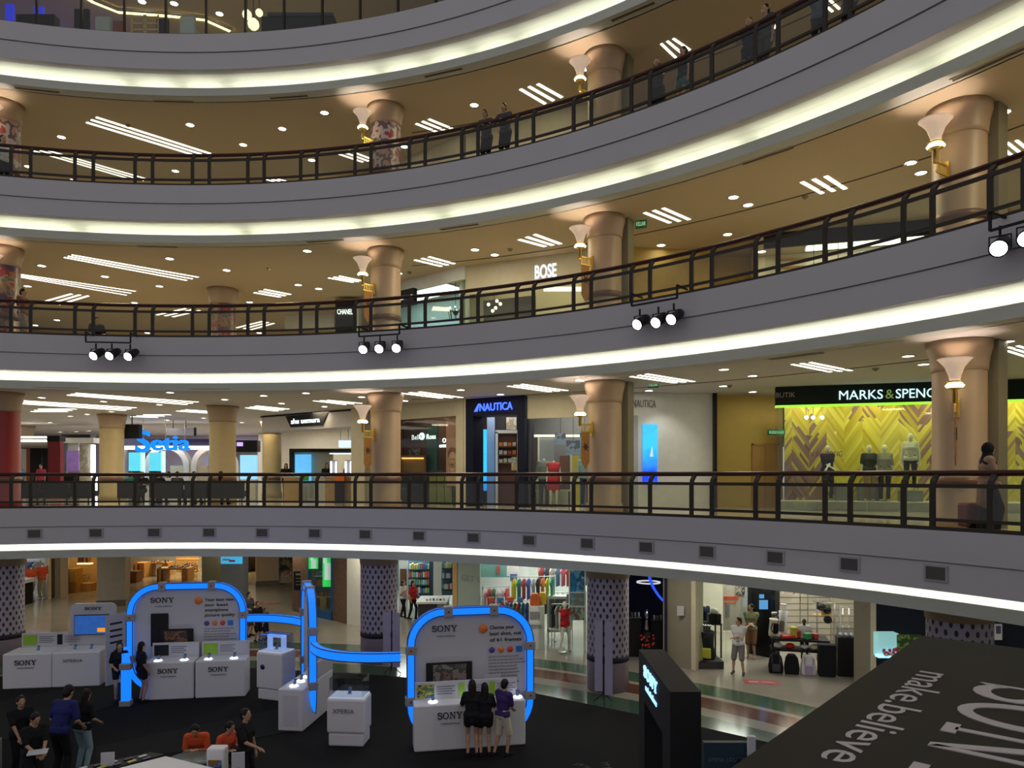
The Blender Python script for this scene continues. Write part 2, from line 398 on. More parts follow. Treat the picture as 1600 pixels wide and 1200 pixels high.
def dots_mat():
    m, nt, b = nodes_of('dotted_wrap'); N = nt.nodes; L = nt.links
    tc = N.new('ShaderNodeTexCoord'); se = N.new('ShaderNodeSeparateXYZ'); at = N.new('ShaderNodeMath'); at.operation = 'ARCTAN2'
    L.new(tc.outputs['Object'], se.inputs[0]); L.new(se.outputs[1], at.inputs[0]); L.new(se.outputs[0], at.inputs[1])
    def lat(du, dv):
        cb = N.new('ShaderNodeCombineXYZ')
        for src, sc, dd, i in ((at.outputs[0], 20 / (2 * pi), du, 0), (se.outputs[2], 3.0, dv, 1)):
            a = N.new('ShaderNodeMath'); a.operation = 'MULTIPLY_ADD'; a.inputs[1].default_value = sc; a.inputs[2].default_value = dd; L.new(src, a.inputs[0])
            f = N.new('ShaderNodeMath'); f.operation = 'FRACT'; L.new(a.outputs[0], f.inputs[0])
            g = N.new('ShaderNodeMath'); g.operation = 'SUBTRACT'; g.inputs[1].default_value = .5; L.new(f.outputs[0], g.inputs[0]); L.new(g.outputs[0], cb.inputs[i])
        ln = N.new('ShaderNodeVectorMath'); ln.operation = 'LENGTH'; L.new(cb.outputs[0], ln.inputs[0])
        lt = N.new('ShaderNodeMath'); lt.operation = 'LESS_THAN'; lt.inputs[1].default_value = .19; L.new(ln.outputs['Value'], lt.inputs[0]); return lt.outputs[0]
    ad = N.new('ShaderNodeMath'); ad.operation = 'MAXIMUM'; L.new(lat(0, 0), ad.inputs[0]); L.new(lat(.5, .5), ad.inputs[1])
    mx = N.new('ShaderNodeMix'); mx.data_type = 'RGBA'; mx.inputs['A'].default_value = (.42, .37, .44, 1); mx.inputs['B'].default_value = (.025, .02, .05, 1)
    L.new(ad.outputs[0], mx.inputs['Factor']); L.new(mx.outputs['Result'], b.inputs['Base Color']); b.inputs['Roughness'].default_value = .5
    MATS['dotted_wrap'] = m; return m
m_dots = dots_mat(); m_plinth = mat('plinth_mauve', (.30, .24, .28), .4)
def dotted_column(a, label, at=None, hb=1.0):
    x, y = at or pol(RC, a); t = thing('column', label, 'column', (x, y, 0), kind='structure'); h = CE[0] - .005
    MB().lathe([(.01, 0), (.60, 0), (.60, hb - .16)], n=40).build('plinth', m_plinth, t)
    MB().lathe([(.605, hb - .16), (.612, hb - .16), (.612, hb), (.605, hb)], n=40).build('border', m_ink, t)
    MB().lathe([(.60, hb), (.60, h - .32)], n=40).build('wrap', m_dots, t)
    MB().lathe([(.50, h - .32), (.62, h - .33), (.64, h - .1), (.70, h), (.01, h)], n=40).build('capital', m_col, t)
CA = {'five': 106.8, 'mid': 75.4, 'near': 56.7, 'right': 34.2}
for k in (1, 2, 3):
    column(k, CA['near'], label='round plaster column with flared top right of centre on the %s' % lvl[k], fin=True)
    column(k, CA['mid'], label='round plaster column with flared top left of centre on the %s' % lvl[k], fin=False,
           mshaft=m_beau if k == 3 else None)
    if k < 3: column(k, CA['right'], label='round plaster column with flared top at the right edge on the %s' % lvl[k], fin=True)
    else: column(k, CA['right'], label='round plaster column far right behind the highest balcony')
    column(k, CA['five'], label='round column at the left edge on the %s, %s' % (lvl[k], 'wrapped in deep red' if k == 1 else 'wrapped in pictures'), fin=False,
           mshaft=[None, m_red, m_movie, m_beau][k])
for i, (px, Y) in enumerate(((348, 28.8), (175, 32.6), (348, 29.4))):
    k = 1 if i < 2 else 2
    column(k, at=(xat(px, Y), Y), fin=False, mshaft=m_movie if k == 2 else mat('column_yellow', (.50, .38, .18), .5),
           label=['tan column right of the blue lit sign', 'tan column left of the blue lit sign', 'column wrapped in red film pictures on the middle balcony'][i])
for i, (px, Y, rr) in enumerate(((425, 36.5, .45), (33, 40, .55))):
    column(1, at=(xat(px, Y), Y), r=rr, fin=False, mshaft=mat('column_yellow', (.62, .48, .26), .5), label=['far pale column left of the cosmetics shop', 'far pale column behind the red column'][i])
dotted_column(56.45, 'dotted lilac column right of centre on the ground floor')
dotted_column(76.0, 'dotted lilac column behind the blue lit arches')
dotted_column(CA['right'], 'dotted lilac column seen over the black roof')
dotted_column(CA['five'], 'dotted column at the left edge on the ground floor')
# square pillars of the ground floor
m_pil = mat('pillar_stone', (.33, .30, .24), .5); m_pil2 = mat('pillar_grey', (.22, .24, .25), .4)
def pillar(px, wpx, py, label, m, rz=0.0, base=True):
    X, Y = gp(px, py); wd = wpx / F * Y
    t = thing('pillar', label, 'pillar', (X, Y + wd / 2, 0), rz, kind='structure')
    MB().box(-wd / 2, wd / 2, -wd / 2, wd / 2, 0, CE[0] - .005).build('shaft', m, t, bevel=.02)
    if base: MB().box(-wd / 2 - .03, wd / 2 + .03, -wd / 2 - .03, wd / 2 + .03, 0, .3).build('plinth', mat('plinth_dark', (.12, .10, .08), .4), t)
    return t
pillar(167, 40, 948, 'square stone pillar left of the shoe shop', m_pil, .3)
pillar(328, 26, 938, 'dark slim pillar right of the shoe shop', m_fin)
pillar(361, 32, 950, 'grey pillar with a blue panel at its head', m_pil2)
pillar(412, 34, 916, 'tan square pillar deep in the ground floor', m_col, .35)
# ------------------------------------------------------------------ column lamps
m_bowl = mat('alabaster_bowl', (.85, .68, .55), .5, emit=.28, ecol=(1, .72, .52)); m_bulb = glow('lamp_glow', (1, .85, .45), 9)
m_banner = mat('banner_bronze', (.42, .20, .05), .5, metal=.3, var=.25, scale=12)
lamps = None
def sconce(k, key, label, banner):
    a = CA[key]
    cx, cy = pol(RC, a)
    th = atan2(CY - cy, CX - cx) + {'near': -.35, 'mid': -.45, 'right': .35 if k == 1 else 0, 'five': 0}[key]      # towards the void
    rz = th + pi / 2                                            # local -y points out of the column
    z = CE[k] - 1.35
    t = thing('column_lamp', label, 'wall lamp', (cx, cy, z), rz, group='gold lamps on the balcony columns')
    y = -.95
    MB().lathe([(.06, .42), (.09, .46), (.11, .56), (.17, .72), (.28, .86), (.31, .88), (.28, .89), (.15, .76), (.07, .6)], (0, y, 0), 24).build('bowl', m_bowl, t)
    MB().lathe([(.02, .30), (.13, .32), (.17, .36), (.13, .41), (.05, .42)], (0, y, 0), 20).build('bulb_ring', m_bulb, t)
    MB().lathe([(.03, .02), (.05, .05), (.05, .28), (.14, .32), (.03, .31)], (0, y, 0), 16).lathe([(.10, .41), (.15, .43), (.10, .46)], (0, y, 0), 20).build('stem', m_gold, t)
    b = MB(); b.box(-.02, .02, y, -.48, .06, .10).box(-.02, .02, y + .02, -.48, -.14, -.10)
    for i in range(6): b.box(-.012, .012, y + .05 + i * .07, y + .07 + i * .07, -.12, .08)
    b.box(-.05, .05, -.54, -.48, -.22, .16); b.build('bracket', m_gold, t)
    if banner:
        bn = MB(); pts = [(y + .05, -.14), (-.60, -.14), (-.60, -.98), (y + .20, -1.18), (y + .05, -.98)]
        M = Matrix(((0, 0, 1, -.01), (1, 0, 0, 0), (0, 1, 0, 0), (0, 0, 0, 1)))
        bn.prism(pts, 0, .02, M); pl = bn.build('banner_plate', m_banner, t)
        st = MB(); cc = (y + .2, -.55); star = [(cc[0] + (.12 if i % 2 == 0 else .06) * cos(i * pi / 6), cc[1] + (.14 if i % 2 == 0 else .06) * sin(i * pi / 6)) for i in range(12)]
        st.prism(star, -.01, .03, M); st.build('emblem', mat('emblem_dark', (.06, .03, .02), .5), pl)
    p = Matrix.Rotation(rz, 4, 'Z') @ Vector((0, y, 0))
    lamp('SPOT', 'column_lamp_light', (cx + p.x, cy + p.y, z + .6), 110, (1, .80, .66), .14, (pi, 0, 0), cone=2.1, blend=.6)
    lamp('POINT', 'column_lamp_light', (cx + p.x, cy + p.y, z + .25), 3, (1, .7, .4), .08)
for k in (1, 2, 3):
    for key, lb in (('five', 'on the left edge column'), ('mid', 'on the column left of centre'), ('near', 'on the column right of centre'), ('right', 'on the rightmost column')):
        if (k, key) == (1, 'five') or (k, key) == (3, 'right'): continue
        sconce(k, key, 'gold lamp with flared bowl %s of the %s' % (lb, lvl[k]), not (k == 3 or (k == 2 and key == 'right')))
# ------------------------------------------------------------------ ceiling lights
m_lens = glow('downlight_glow', (1, .96, .85), 17); m_trimr = mat('downlight_trim', (.7, .62, .5), .4)
dl0 = None
def downlight(x, y, k):
    global dl0
    lb = 'round recessed downlight in the ceiling over the %s' % lvl[k]; gpn = 'downlights over the %s' % lvl[k]
    if dl0 is None:
        dl0 = thing('downlight', lb, 'ceiling light', (x, y, CE[k]), group=gpn)
        MB().lathe([(.13, 0), (.165, 0), (.165, -.012), (.13, -.018)], n=18).build('trim_ring', m_trimr, dl0)
        MB().lathe([(.002, -.006), (.128, -.006), (.128, -.002), (.002, -.002)], n=18).build('lens', m_lens, dl0)
        return dl0
    return dup(dl0, (x, y, CE[k]), label=lb, group=gpn)
DL = {3: [(96, 214), (297, 195), (507, 176), (380, 226), (441, 201), (274, 267), (44, 260), (17, 273), (741, 164), (916, 107), (632, 229), (487, 250), (1212, 40)],
      2: [(65, 415), (265, 404), (164, 432), (354, 422), (43, 447), (16, 455), (249, 447), (210, 473), (480, 392), (466, 445), (498, 451), (390, 472), (153, 486), (742, 390), (773, 398),
          (623, 427), (1033, 383), (1146, 308), (1169, 320), (1137, 366), (1071, 399), (1423, 254), (1439, 270), (1568, 175), (55, 508), (89, 500), (95, 524), (230, 520), (405, 520), (463, 511), (1190, 393)],
      1: [(65, 621), (162, 627), (249, 632), (351, 624), (174, 643), (266, 613), (136, 647), (110, 650), (78, 660), (261, 656), (318, 653), (412, 618), (478, 614), (440, 630), (507, 635),
          (633, 626), (720, 609), (782, 616), (14, 635), (378, 660), (1014, 610), (1065, 618), (1131, 577), (1176, 587), (1130, 603), (1176, 612), (1419, 556), (1443, 569), (1574, 533), (906, 594),
          (565, 620), (94, 675), (119, 674), (139, 673), (310, 683)]}
for k in DL:
    for px, py in DL[k]:
        x, y = gp(px, py, CE[k]); downlight(x, y, k)
m_strip = glow('strip_glow', (1, .97, .80), 3.0)
def trip(k, a0, a1, b0, b1, n=3):
    """n parallel strips; the first runs a0-a1 in the photo, the last b0-b1"""
    z = CE[k]; A = [Vector((*gp(*p, z), 0)) for p in (a0, a1, b0, b1)]
    c = (A[0] + A[1] + A[2] + A[3]) / 4; ln = (A[1] - A[0]).length
    long_ = ln > 4.5
    t = thing('strip_light', ('long' if long_ else 'short') + ' triple strip light in the ceiling over the %s' % lvl[k], 'ceiling light', (c.x, c.y, z),
              group=('long' if long_ else 'short') + ' triple strip lights over the ' + lvl[k])
    d = (A[1] - A[0]).normalized(); nrm = Vector((-d.y, d.x, 0)); sep = abs((A[2] - A[0]).dot(nrm)) / (n - 1); wd = sep * (.14 if long_ else .19)
    for i in range(n):
        f = i / (n - 1); p0 = A[0].lerp(A[2], f) - c; p1 = A[1].lerp(A[3], f) - c
        q = [p0 - nrm * wd, p1 - nrm * wd, p1 + nrm * wd, p0 + nrm * wd]
        MB().prism([(v.x, v.y) for v in q], -.012, 0).build('tube', m_strip, t)
TR = {3: [((150, 183), (329, 240), (135, 191), (300, 241)), ((75, 235), (238, 282), (50, 235), (212, 282)), ((670, 186), (714, 204), (650, 193), (690, 209)), ((840, 131), (878, 152), (813, 139), (852, 162)),
          ((1052, 60), (1078, 78), (1033, 68), (1056, 90)), ((1290, -6), (1312, 14), (1268, 2), (1290, 22)), ((545, 235), (585, 250), (525, 239), (567, 253)), ((425, 277), (455, 285), (415, 280), (440, 287)), ((110, 280), (146, 287), (100, 283), (130, 290))],
      2: [((112, 398), (310, 433), (100, 402), (292, 438)), ((22, 427), (212, 455), (15, 430), (198, 461)), ((112, 459), (62, 473), (138, 462), (92, 476)), ((413, 452), (454, 460), (397, 457), (438, 464)), ((530, 431), (568, 439), (513, 434), (552, 441)),
          ((670, 401), (710, 412), (648, 406), (690, 416)), ((835, 366), (876, 381), (811, 374), (852, 385)), ((1036, 325), (1077, 343), (1007, 332), (1047, 348)), ((1290, 275), (1321, 295), (1253, 284), (1285, 302)), ((1588, 219), (1612, 238), (1560, 226), (1584, 245)),
          ((290, 482), (245, 492), (312, 485), (270, 495)), ((410, 502), (370, 512), (428, 505), (392, 515))],
      1: [((118, 614), (309, 628), (105, 617), (292, 632)), ((20, 625), (212, 637), (10, 629), (196, 641)), ((62, 639), (118, 639), (50, 643), (104, 643)), ((225, 648), (266, 648), (205, 651), (246, 652)), ((290, 640), (350, 644), (276, 642), (335, 646)), ((512, 625), (565, 630), (490, 626), (540, 632)),
          ((655, 612), (722, 621), (626, 614), (690, 622)), ((815, 600), (886, 610), (794, 603), (860, 612)), ((1010, 584), (1084, 596), (986, 588), (1056, 598)), ((1266, 566), (1330, 579), (1238, 569), (1298, 581)), ((1590, 540), (1640, 556), (1562, 544), (1612, 560)), ((400, 634), (450, 639), (385, 637), (433, 642))]}
for k in TR:
    for q in TR[k]: trip(k, *q)
# slot vents near the edge, joint lines, smoke detectors
VT = {3: [(243, 158), (423, 151), (30, 140), (664, 113), (960, 18)], 2: [(218, 385), (480, 376), (689, 354), (1170, 243), (1515, 100)], 1: [(300, 607), (60, 605), (1215, 556)]}
for k in VT:
    for px, py in VT[k]:
        x, y = gp(px + 28, py, CE[k]); a = atan2(y - CY, x - CX)
        t = thing('ceiling_vent', 'dark slot vent in the ceiling edge over the %s' % lvl[k], 'air vent', (x, y, CE[k]), a + pi / 2, group='slot vents over the ' + lvl[k])
        MB().box(-.62, .62, -.05, .05, -.012, 0).build('slot', m_dim, t); MB().box(-.64, .64, -.065, -.05, -.02, 0).box(-.64, .64, .05, .065, -.02, 0).build('frame', m_ceil, t)
m_smoke = mat('detector', (.25, .2, .14), .5)
sd = None
for k, px, py in ((2, 420, 419), (2, 797, 389), (2, 640, 425), (1, 1140, 602), (1, 1368, 575), (3, 200, 195), (3, 1155, 65), (2, 1258, 307)):
    x, y = gp(px, py, CE[k]); lb = 'small dark smoke detector in the ceiling over the %s' % lvl[k]
    if sd is None:
        sd = thing('smoke_detector', lb, 'smoke detector', (x, y, CE[k]), group='smoke detectors')
        MB().lathe([(.01, -.05), (.07, -.05), (.09, 0)], n=14).build('body', m_smoke, sd); MB().lathe([(.01, -.08), (.03, -.075), (.035, -.05)], n=10).build('sensor', m_smoke, sd)
    else: dup(sd, (x, y, CE[k]), label=lb, group='smoke detectors')
# square grilles on the lowest fascia
m_gr = mat('grille', (.09, .085, .08), .6); m_grf = mat('grille_frame', (.38, .35, .34), .6)
gv = None
for px in (54, 150, 241, 327, 410, 492, 571, 655, 740, 827, 918, 1010, 1105, 1212, 1328, 1463):
    x, y = hit(px, RF + .03); a = atan2(y - CY, x - CX); lb = 'square dark air grille on the lowest balcony front'
    if gv is None:
        gv = thing('air_grille', lb, 'air vent', (x, y, 4.36), a + pi / 2, group='square grilles along the lowest balcony front')
        MB().box(-.21, .21, 0, .03, -.15, .15).build('frame', m_grf, gv)
        b = MB(); b.box(-.17, .17, .022, .034, -.115, .115)
        for i in range(6): b.box(-.17, .17, .03, .042, -.11 + i * .04, -.092 + i * .04)
        b.build('grille', m_gr, gv)
    else: dup(gv, (x, y, 4.36), a + pi / 2, lb)
# bars of stage spotlights in front of the middle balcony
m_spot = mat('spot_black', (.012, .012, .014), .4); m_hot = glow('spot_glow', (1, 1, 1), 14)
spot0 = None
for i, (pxs, pyb, lps) in enumerate((((134, 204), 535, [(143, 556), (168, 556), (197, 557)]), ((561, 624), 524, [(564, 546), (589, 545), (616, 544)]), ((987, 1058), 472, [(988, 507), (1017, 504), (1041, 499)]), ((1547, 1625), 350, [(1549, 388), (1593, 373)]))):
    p0 = hit(pxs[0], RF - .45); p1 = hit(pxs[1], RF - .45); (_, a, ln) = frame2(p0, p1); zb = zat(pyb, (p0[1] + p1[1]) / 2)
    t = thing('lighting_bar', '%s bar carrying stage spotlights below the middle balcony rail' % ['leftmost black', 'black second from left', 'black third from left', 'rightmost black'][i], 'lighting bar', (p0[0], p0[1], zb), a)
    MB().box(0, ln, -.02, .02, -.02, .02).build('bar', m_spot, t)
    for s_ in (0, ln):
        MB().box(s_ - .02, s_ + .02, -.02, .02, 0, .30).box(s_ - .02, s_ + .02, -.02, .50, .27, .31).build('arm', m_spot, t)
    for j, (px, py) in enumerate(lps):
        Y = p0[1] + (p1[1] - p0[1]) * ((px - pxs[0]) / (pxs[1] - pxs[0])) - .1; sx = xat(px, Y); sz = zat(py, Y)
        lb = '%s lit black spotlight on the %s lighting bar' % (['left', 'middle', 'right'][j], ['leftmost', 'second', 'third', 'rightmost'][i])
        bx = sx + (0.06 if i < 2 else .12); rz = -.1 if i < 2 else -.75
        if spot0 is None:
            s = spot0 = thing('spotlight', lb, 'spotlight', (bx, Y, sz), rz, group='stage spotlights under the middle balcony')
            M = Matrix.Rotation(radians(-28), 4, 'X')     # axis along -y, tipped down
            Mx = Matrix.Rotation(radians(28), 4, 'X')
            MB().lathe([(.01, .42), (.08, .42), (.10, .3), (.11, .02), (.125, 0), (.125, -.03), (.11, -.03)], n=18, M=Mx @ Matrix.Rotation(radians(-90), 4, 'X')).build('housing', m_spot, s)
            MB().lathe([(.001, -.012), (.108, -.012), (.108, -.002), (.001, -.002)], n=18, M=Mx @ Matrix.Rotation(radians(-90), 4, 'X')).build('lens', m_hot, s)
            MB().box(-.14, -.125, .08, .11, 0, .2).box(.125, .14, .08, .11, 0, .2).box(-.14, .14, .08, .11, .19, .205).box(-.015, .015, .08, .11, .2, .34).build('yoke', m_spot, s)
        else: s = dup(spot0, (bx, Y, sz), rz, lb)
        s.scale = (1.15, 1.15, 1.15)
        tgt = Vector((-4 + i * 2, 15, 0)); dv = tgt - Vector((bx, Y, sz))
        l = lamp('SPOT', 'spotlight_beam', Vector((bx, Y, sz)) + dv.normalized() * .15, 130, (1, .97, .95), .08, cone=.9, blend=.7); l.rotation_euler = dv.to_track_quat('-Z', 'Y').to_euler()
# ================================================================== figures
def cap(mb, p0, p1, r0, r1=None, n=10, rings=3):
    p0 = Vector(p0); p1 = Vector(p1); r1 = r0 if r1 is None else r1; d = p1 - p0; L = d.length
    q = d.to_track_quat('Z', 'Y').to_matrix() if L > 1e-6 else Matrix.Identity(3)
    prof = [(r0 * sin(pi / 2 * i / rings), -r0 * cos(pi / 2 * i / rings)) for i in range(rings + 1)] + [(r1 * cos(pi / 2 * i / rings), L + r1 * sin(pi / 2 * i / rings)) for i in range(rings + 1)]
    M = Matrix.Translation(p0) @ q.to_4x4()
    v = [(0, 0, prof[0][1])]; f = []
    for r, z in prof[1:-1]:
        for i in range(n): v.append((r * cos(2 * pi * i / n), r * sin(2 * pi * i / n), z))
    v.append((0, 0, prof[-1][1])); m_ = len(prof) - 2
    for i in range(n):
        f.append((0, 1 + (i + 1) % n, 1 + i)); b = 1 + (m_ - 1) * n; f.append((b + i, b + (i + 1) % n, len(v) - 1))
    for k in range(m_ - 1):
        for i in range(n): f.append((1 + k * n + i, 1 + k * n + (i + 1) % n, 1 + (k + 1) * n + (i + 1) % n, 1 + (k + 1) * n + i))
    mb.add(v, f, M, True)
def ik(a, t, l1, l2, hint):
    a = Vector(a); t = Vector(t); d = t - a; L = min(max(d.length, abs(l1 - l2) + .01), (l1 + l2) * .998); d = d.normalized()
    x = (l1 * l1 - l2 * l2 + L * L) / (2 * L); h = sqrt(max(0, l1 * l1 - x * x)); hn = Vector(hint); hn = (hn - d * hn.dot(d)).normalized()
    return a + d * x + hn * h, a + d * L
VOX = []
def remesh(o, v):
    m = o.modifiers.new('skin', 'REMESH'); m.mode = 'VOXEL'; m.voxel_size = v; m.use_smooth_shade = True
    s_ = o.modifiers.new('smooth', 'SMOOTH'); s_.iterations = 2; s_.factor = .5; VOX.append(o); return o
SKIN = mat('skin_tan', (.45, .26, .16), .5); SKINP = mat('skin_pale', (.58, .38, .26), .5)
HAIR = mat('hair_black', (.012, .009, .008), .45); EYE_M = mat('eye_dark', (.02, .015, .01), .3); LIPM = mat('lip', (.32, .10, .08), .5)
def cloth(n, c): return mat('cloth_' + n, c, .85, var=.12, scale=9)
def figure(label, loc, rz=0., H=1.68, hands=None, feet=((-.10, 0), (.10, .0)), lean=0., hipz=None, top=('shirt', 'black'), bottom=('trousers', 'black'), hair='short', shoe='black',
           skin=None, female=False, head=(0., 0.), name='person', cat='person', group=None, shift=0., hairm=None, vox=.013, headless=False, sleeve='short', parent=None, bald=False, kneedir=(0, -1, 0), base=False):
    s = H / 1.70; skin = skin or SKIN
    t = thing(name, label, cat, loc, rz, group); t.scale = (s, s, s)
    if s != 1: t.scale = (s, s, s)
    hz = hipz or .93
    R = Matrix.Translation((0, shift, hz)) @ Matrix.Rotation(lean, 4, 'X') @ Matrix.Translation((0, 0, -.93))   # lean>0 tips towards -y
    U = lambda x, y, z: R @ Vector((x, y, z))
    sw = .155 if female else .175; hw = .10 if female else .085
    body = MB(); topm = MB(); botm = MB(); shoes = MB(); hr = MB()
    def tr(mb, e): 
        cap(mb, U(-hw * .8, 0, .95), U(hw * .8, 0, .95), .115 + e); cap(mb, U(-.05, 0, 1.10), U(.05, 0, 1.10), .098 + e)
        cap(mb, U(-.03, 0, .98), U(-.03, 0, 1.28), .10 + e); cap(mb, U(.03, 0, .98), U(.03, 0, 1.28), .10 + e)
        cap(mb, U(-.08, 0, 1.28), U(.08, 0, 1.28), .108 + e); cap(mb, U(-.06, .0, 1.10), U(-.09, .0, 1.30), .085 + e); cap(mb, U(.06, .0, 1.10), U(.09, .0, 1.30), .085 + e)
        cap(mb, U(-sw, .01, 1.40), U(sw, .01, 1.40), .058 + e); cap(mb, U(-.1, 0, 1.34), U(.1, 0, 1.34), .085 + e)
        if female: cap(mb, U(-.07, -.07, 1.27), U(.07, -.07, 1.27), .055 + e)
    tr(body, 0)
    hc = U(0, -.015, 1.60)
    HM = Matrix.Translation(hc) @ (R.to_3x3().to_4x4()) @ Matrix.Rotation(head[0], 4, 'Z') @ Matrix.Rotation(head[1], 4, 'X') @ Matrix.Scale(1., 4)
    if not headless:
        cap(body, U(0, .01, 1.42), hc - Vector((0, 0, .07)), .053)
        body.ball((0, 0, .015), .076, .094, .108, 14, HM); body.ball((0, -.03, -.05), .052, .06, .06, 12, HM)
        cap(body, HM @ Vector((0, -.088, .015)), HM @ Vector((0, -.106, -.012)), .010, .014, 8)
        for e in (-1, 1): body.ball((e * .078, .005, .0), .012, .022, .03, 8, HM)
    else: cap(body, U(0, .01, 1.42), U(0, 0, 1.49), .05, .048)
    # arms
    hands = hands or ((-.24, -.06, .82), (.24, -.06, .82))
    for i, (e, hp) in enumerate(zip((-1, 1), hands)):
        sh = U(e * (sw + .015), .01, 1.395); el, wr = ik(sh, hp, .285, .25, (e * .6, .8, -.5))
        cap(body, sh, el, .047, .036); cap(body, el, wr, .038, .025)
        d = (wr - el).normalized(); sd = d.cross(Vector((0, 0, 1)));
        if sd.length < .2: sd = Vector((1, 0, 0)) if abs(d.x) < .8 else Vector((0, 1, 0))
        sd.normalize(); up = sd.cross(d).normalized()
        pc = wr + d * .05
        cap(body, wr, wr + d * .075, .024, .028, 8)
        cap(body, wr + d * .03 - sd * .016, wr + d * .08 - sd * .016, .017, .015, 6); cap(body, wr + d * .03 + sd * .016, wr + d * .08 + sd * .016, .017, .015, 6)
        for j, (o_, l_) in enumerate(((-.032, .060), (-.011, .072), (.011, .068), (.032, .052))):
            k0 = wr + d * .085 + sd * o_; k1 = k0 + d * l_ * .5 - up * .008; k2 = k1 + d * l_ * .42 - up * .022
            cap(body, k0, k1, .0095, .009, 6, 2); cap(body, k1, k2, .009, .008, 6, 2)
        th0 = wr + d * .03 - sd * .03 * e; cap(body, th0, th0 + d * .045 - sd * .03 * e - up * .015, .012, .010, 6, 2)
        if sleeve == 'short':
            cap(topm, sh, sh.lerp(el, .78), .064, .062)
        elif sleeve == 'long':
            cap(topm, sh, el, .062, .052); cap(topm, el, el.lerp(wr, .93), .052, .040)
        elif sleeve == 'rolled':
            cap(topm, sh, el, .060, .050)
    # legs
    for e, ft in zip((-1, 1), feet):
        hp = Vector((e * hw, shift, hz - .02)); fx, fy = ft[0], ft[1]; fz = ft[2] if len(ft) > 2 else 0
        kn, an = ik(hp, (fx, fy, .085 + fz), .435, .415, kneedir)
        cap(body, hp, kn, .083, .052); cap(body, kn, an, .052, .034); cap(body, kn.lerp(an, .08), kn.lerp(an, .5), .05, .048)
        ca = kn.lerp(an, .3) + Vector((0, .018, 0)); cap(body, ca, kn.lerp(an, .55), .042, .036)
        toe = Vector((fx + e * .02, fy - .15, .028 + fz)); heel = Vector((fx, fy + .035, .035 + fz))
        cap(body, heel, toe, .032, .026); cap(body, an, heel, .034, .03)
        if shoe: cap(shoes, heel, toe, .044, .036); cap(shoes, heel + Vector((0, 0, .02)), Vector((fx, fy - .03, .055 + fz)), .042, .038)
        b = bottom[0]
        if b in ('trousers', 'jeans'): cap(botm, hp, kn, .098, .068); cap(botm, kn, an.lerp(kn, .06), .066, .052 if b == 'jeans' else .06)
        elif b == 'shorts': cap(botm, hp, kn.lerp(hp, .02), .105, .088)
        elif b == 'short shorts': cap(botm, hp, hp.lerp(kn, .45), .10, .09)
        elif b == 'skirt': cap(botm, hp, hp.lerp(kn, .40), .105, .10)
        elif b == 'long skirt': cap(botm, hp, kn, .12, .15); cap(botm, kn, an.lerp(kn, .1), .15, .17)
    if bottom[0] in ('skirt', 'long skirt'): cap(botm, (0, shift, hz - .05), (0, shift, hz - (.10 if bottom[0] == 'skirt' else .70)), .12, .13 if bottom[0] == 'skirt' else .17)
    if bottom[0]:
        cap(botm, U(-hw * .8, 0, .94), U(hw * .8, 0, .94), .128); cap(botm, U(-hw * .6, 0, 1.0), U(hw * .6, 0, 1.0), .118)
    bo = remesh(body.build('body', skin, t), vox)
    if top[0]: tr(topm, .017 if top[0] == 'shirt' else .03); topm.cur = 0
    if top[0]:
        if top[0] == 'tunic': cap(topm, (-.06, shift, .95), (-.06, shift, .62), .15, .17); cap(topm, (.06, shift, .95), (.06, shift, .62), .15, .17)
        remesh(topm.build(top[0], cloth(*CL[top[1]]), t), vox)
    if bottom[0]: remesh(botm.build(bottom[0].replace(' ', '_'), cloth(*CL[bottom[1]]), t), vox)
    if shoe: remesh(shoes.build('shoes', cloth(*CL[shoe]), t), vox)
    if not headless and not bald:
        if hair in ('short', 'long', 'bun', 'cap'):
            hr.ball((0, .018, .035), .088, .098, .105, 14, HM); hr.ball((0, .05, -.01), .078, .068, .09, 12, HM)
            if hair == 'long':
                cap(hr, HM @ Vector((0, .05, .0)), HM @ Vector((0, .075, -.24)), .075, .06); cap(hr, HM @ Vector((-.06, .03, .0)), HM @ Vector((-.06, .06, -.18)), .035, .03); cap(hr, HM @ Vector((.06, .03, .0)), HM @ Vector((.06, .06, -.18)), .035, .03)
            if hair == 'bun': hr.ball((0, .11, .05), .05, .05, .05, 10, HM)
        elif hair == 'scarf':
            hr.ball((0, .012, .02), .10, .112, .125, 14, HM); cap(hr, HM @ Vector((0, .02, -.08)), U(0, .0, 1.33), .09, .13); cap(hr, U(-.1, 0, 1.33), U(.1, 0, 1.33), .12)
            body_face = True
        h_ = hr.build('headscarf' if hair == 'scarf' else 'hair', hairm or HAIR, t)
        remesh(h_, vox)
        # face opening: keep hair off the face
        eb = MB()
        for e in (-1, 1): eb.ball((e * .03, -.088 if hair != 'scarf' else -.10, .028), .010, .006, .006, 8, HM)
        eb.build('eyes', EYE_M, t); MB().ball((0, -.084, -.045), .021, .008, .006, 8, HM).build('mouth', LIPM, t)
    elif bald:
        eb = MB()
        for e in (-1, 1): eb.ball((e * .03, -.089, .028), .009, .005, .005, 8, HM)
        eb.build('eyes', mat('mannequin_shade', (.35, .33, .3), .5), t)
    if base: MB().lathe([(.01, 0), (.17, 0), (.17, .015), (.01, .02)], (0, 0, -.002), 20).build('stand', m_chrome, t)
    return t
m_chrome = mat('chrome', (.6, .6, .6), .2, metal=1.)
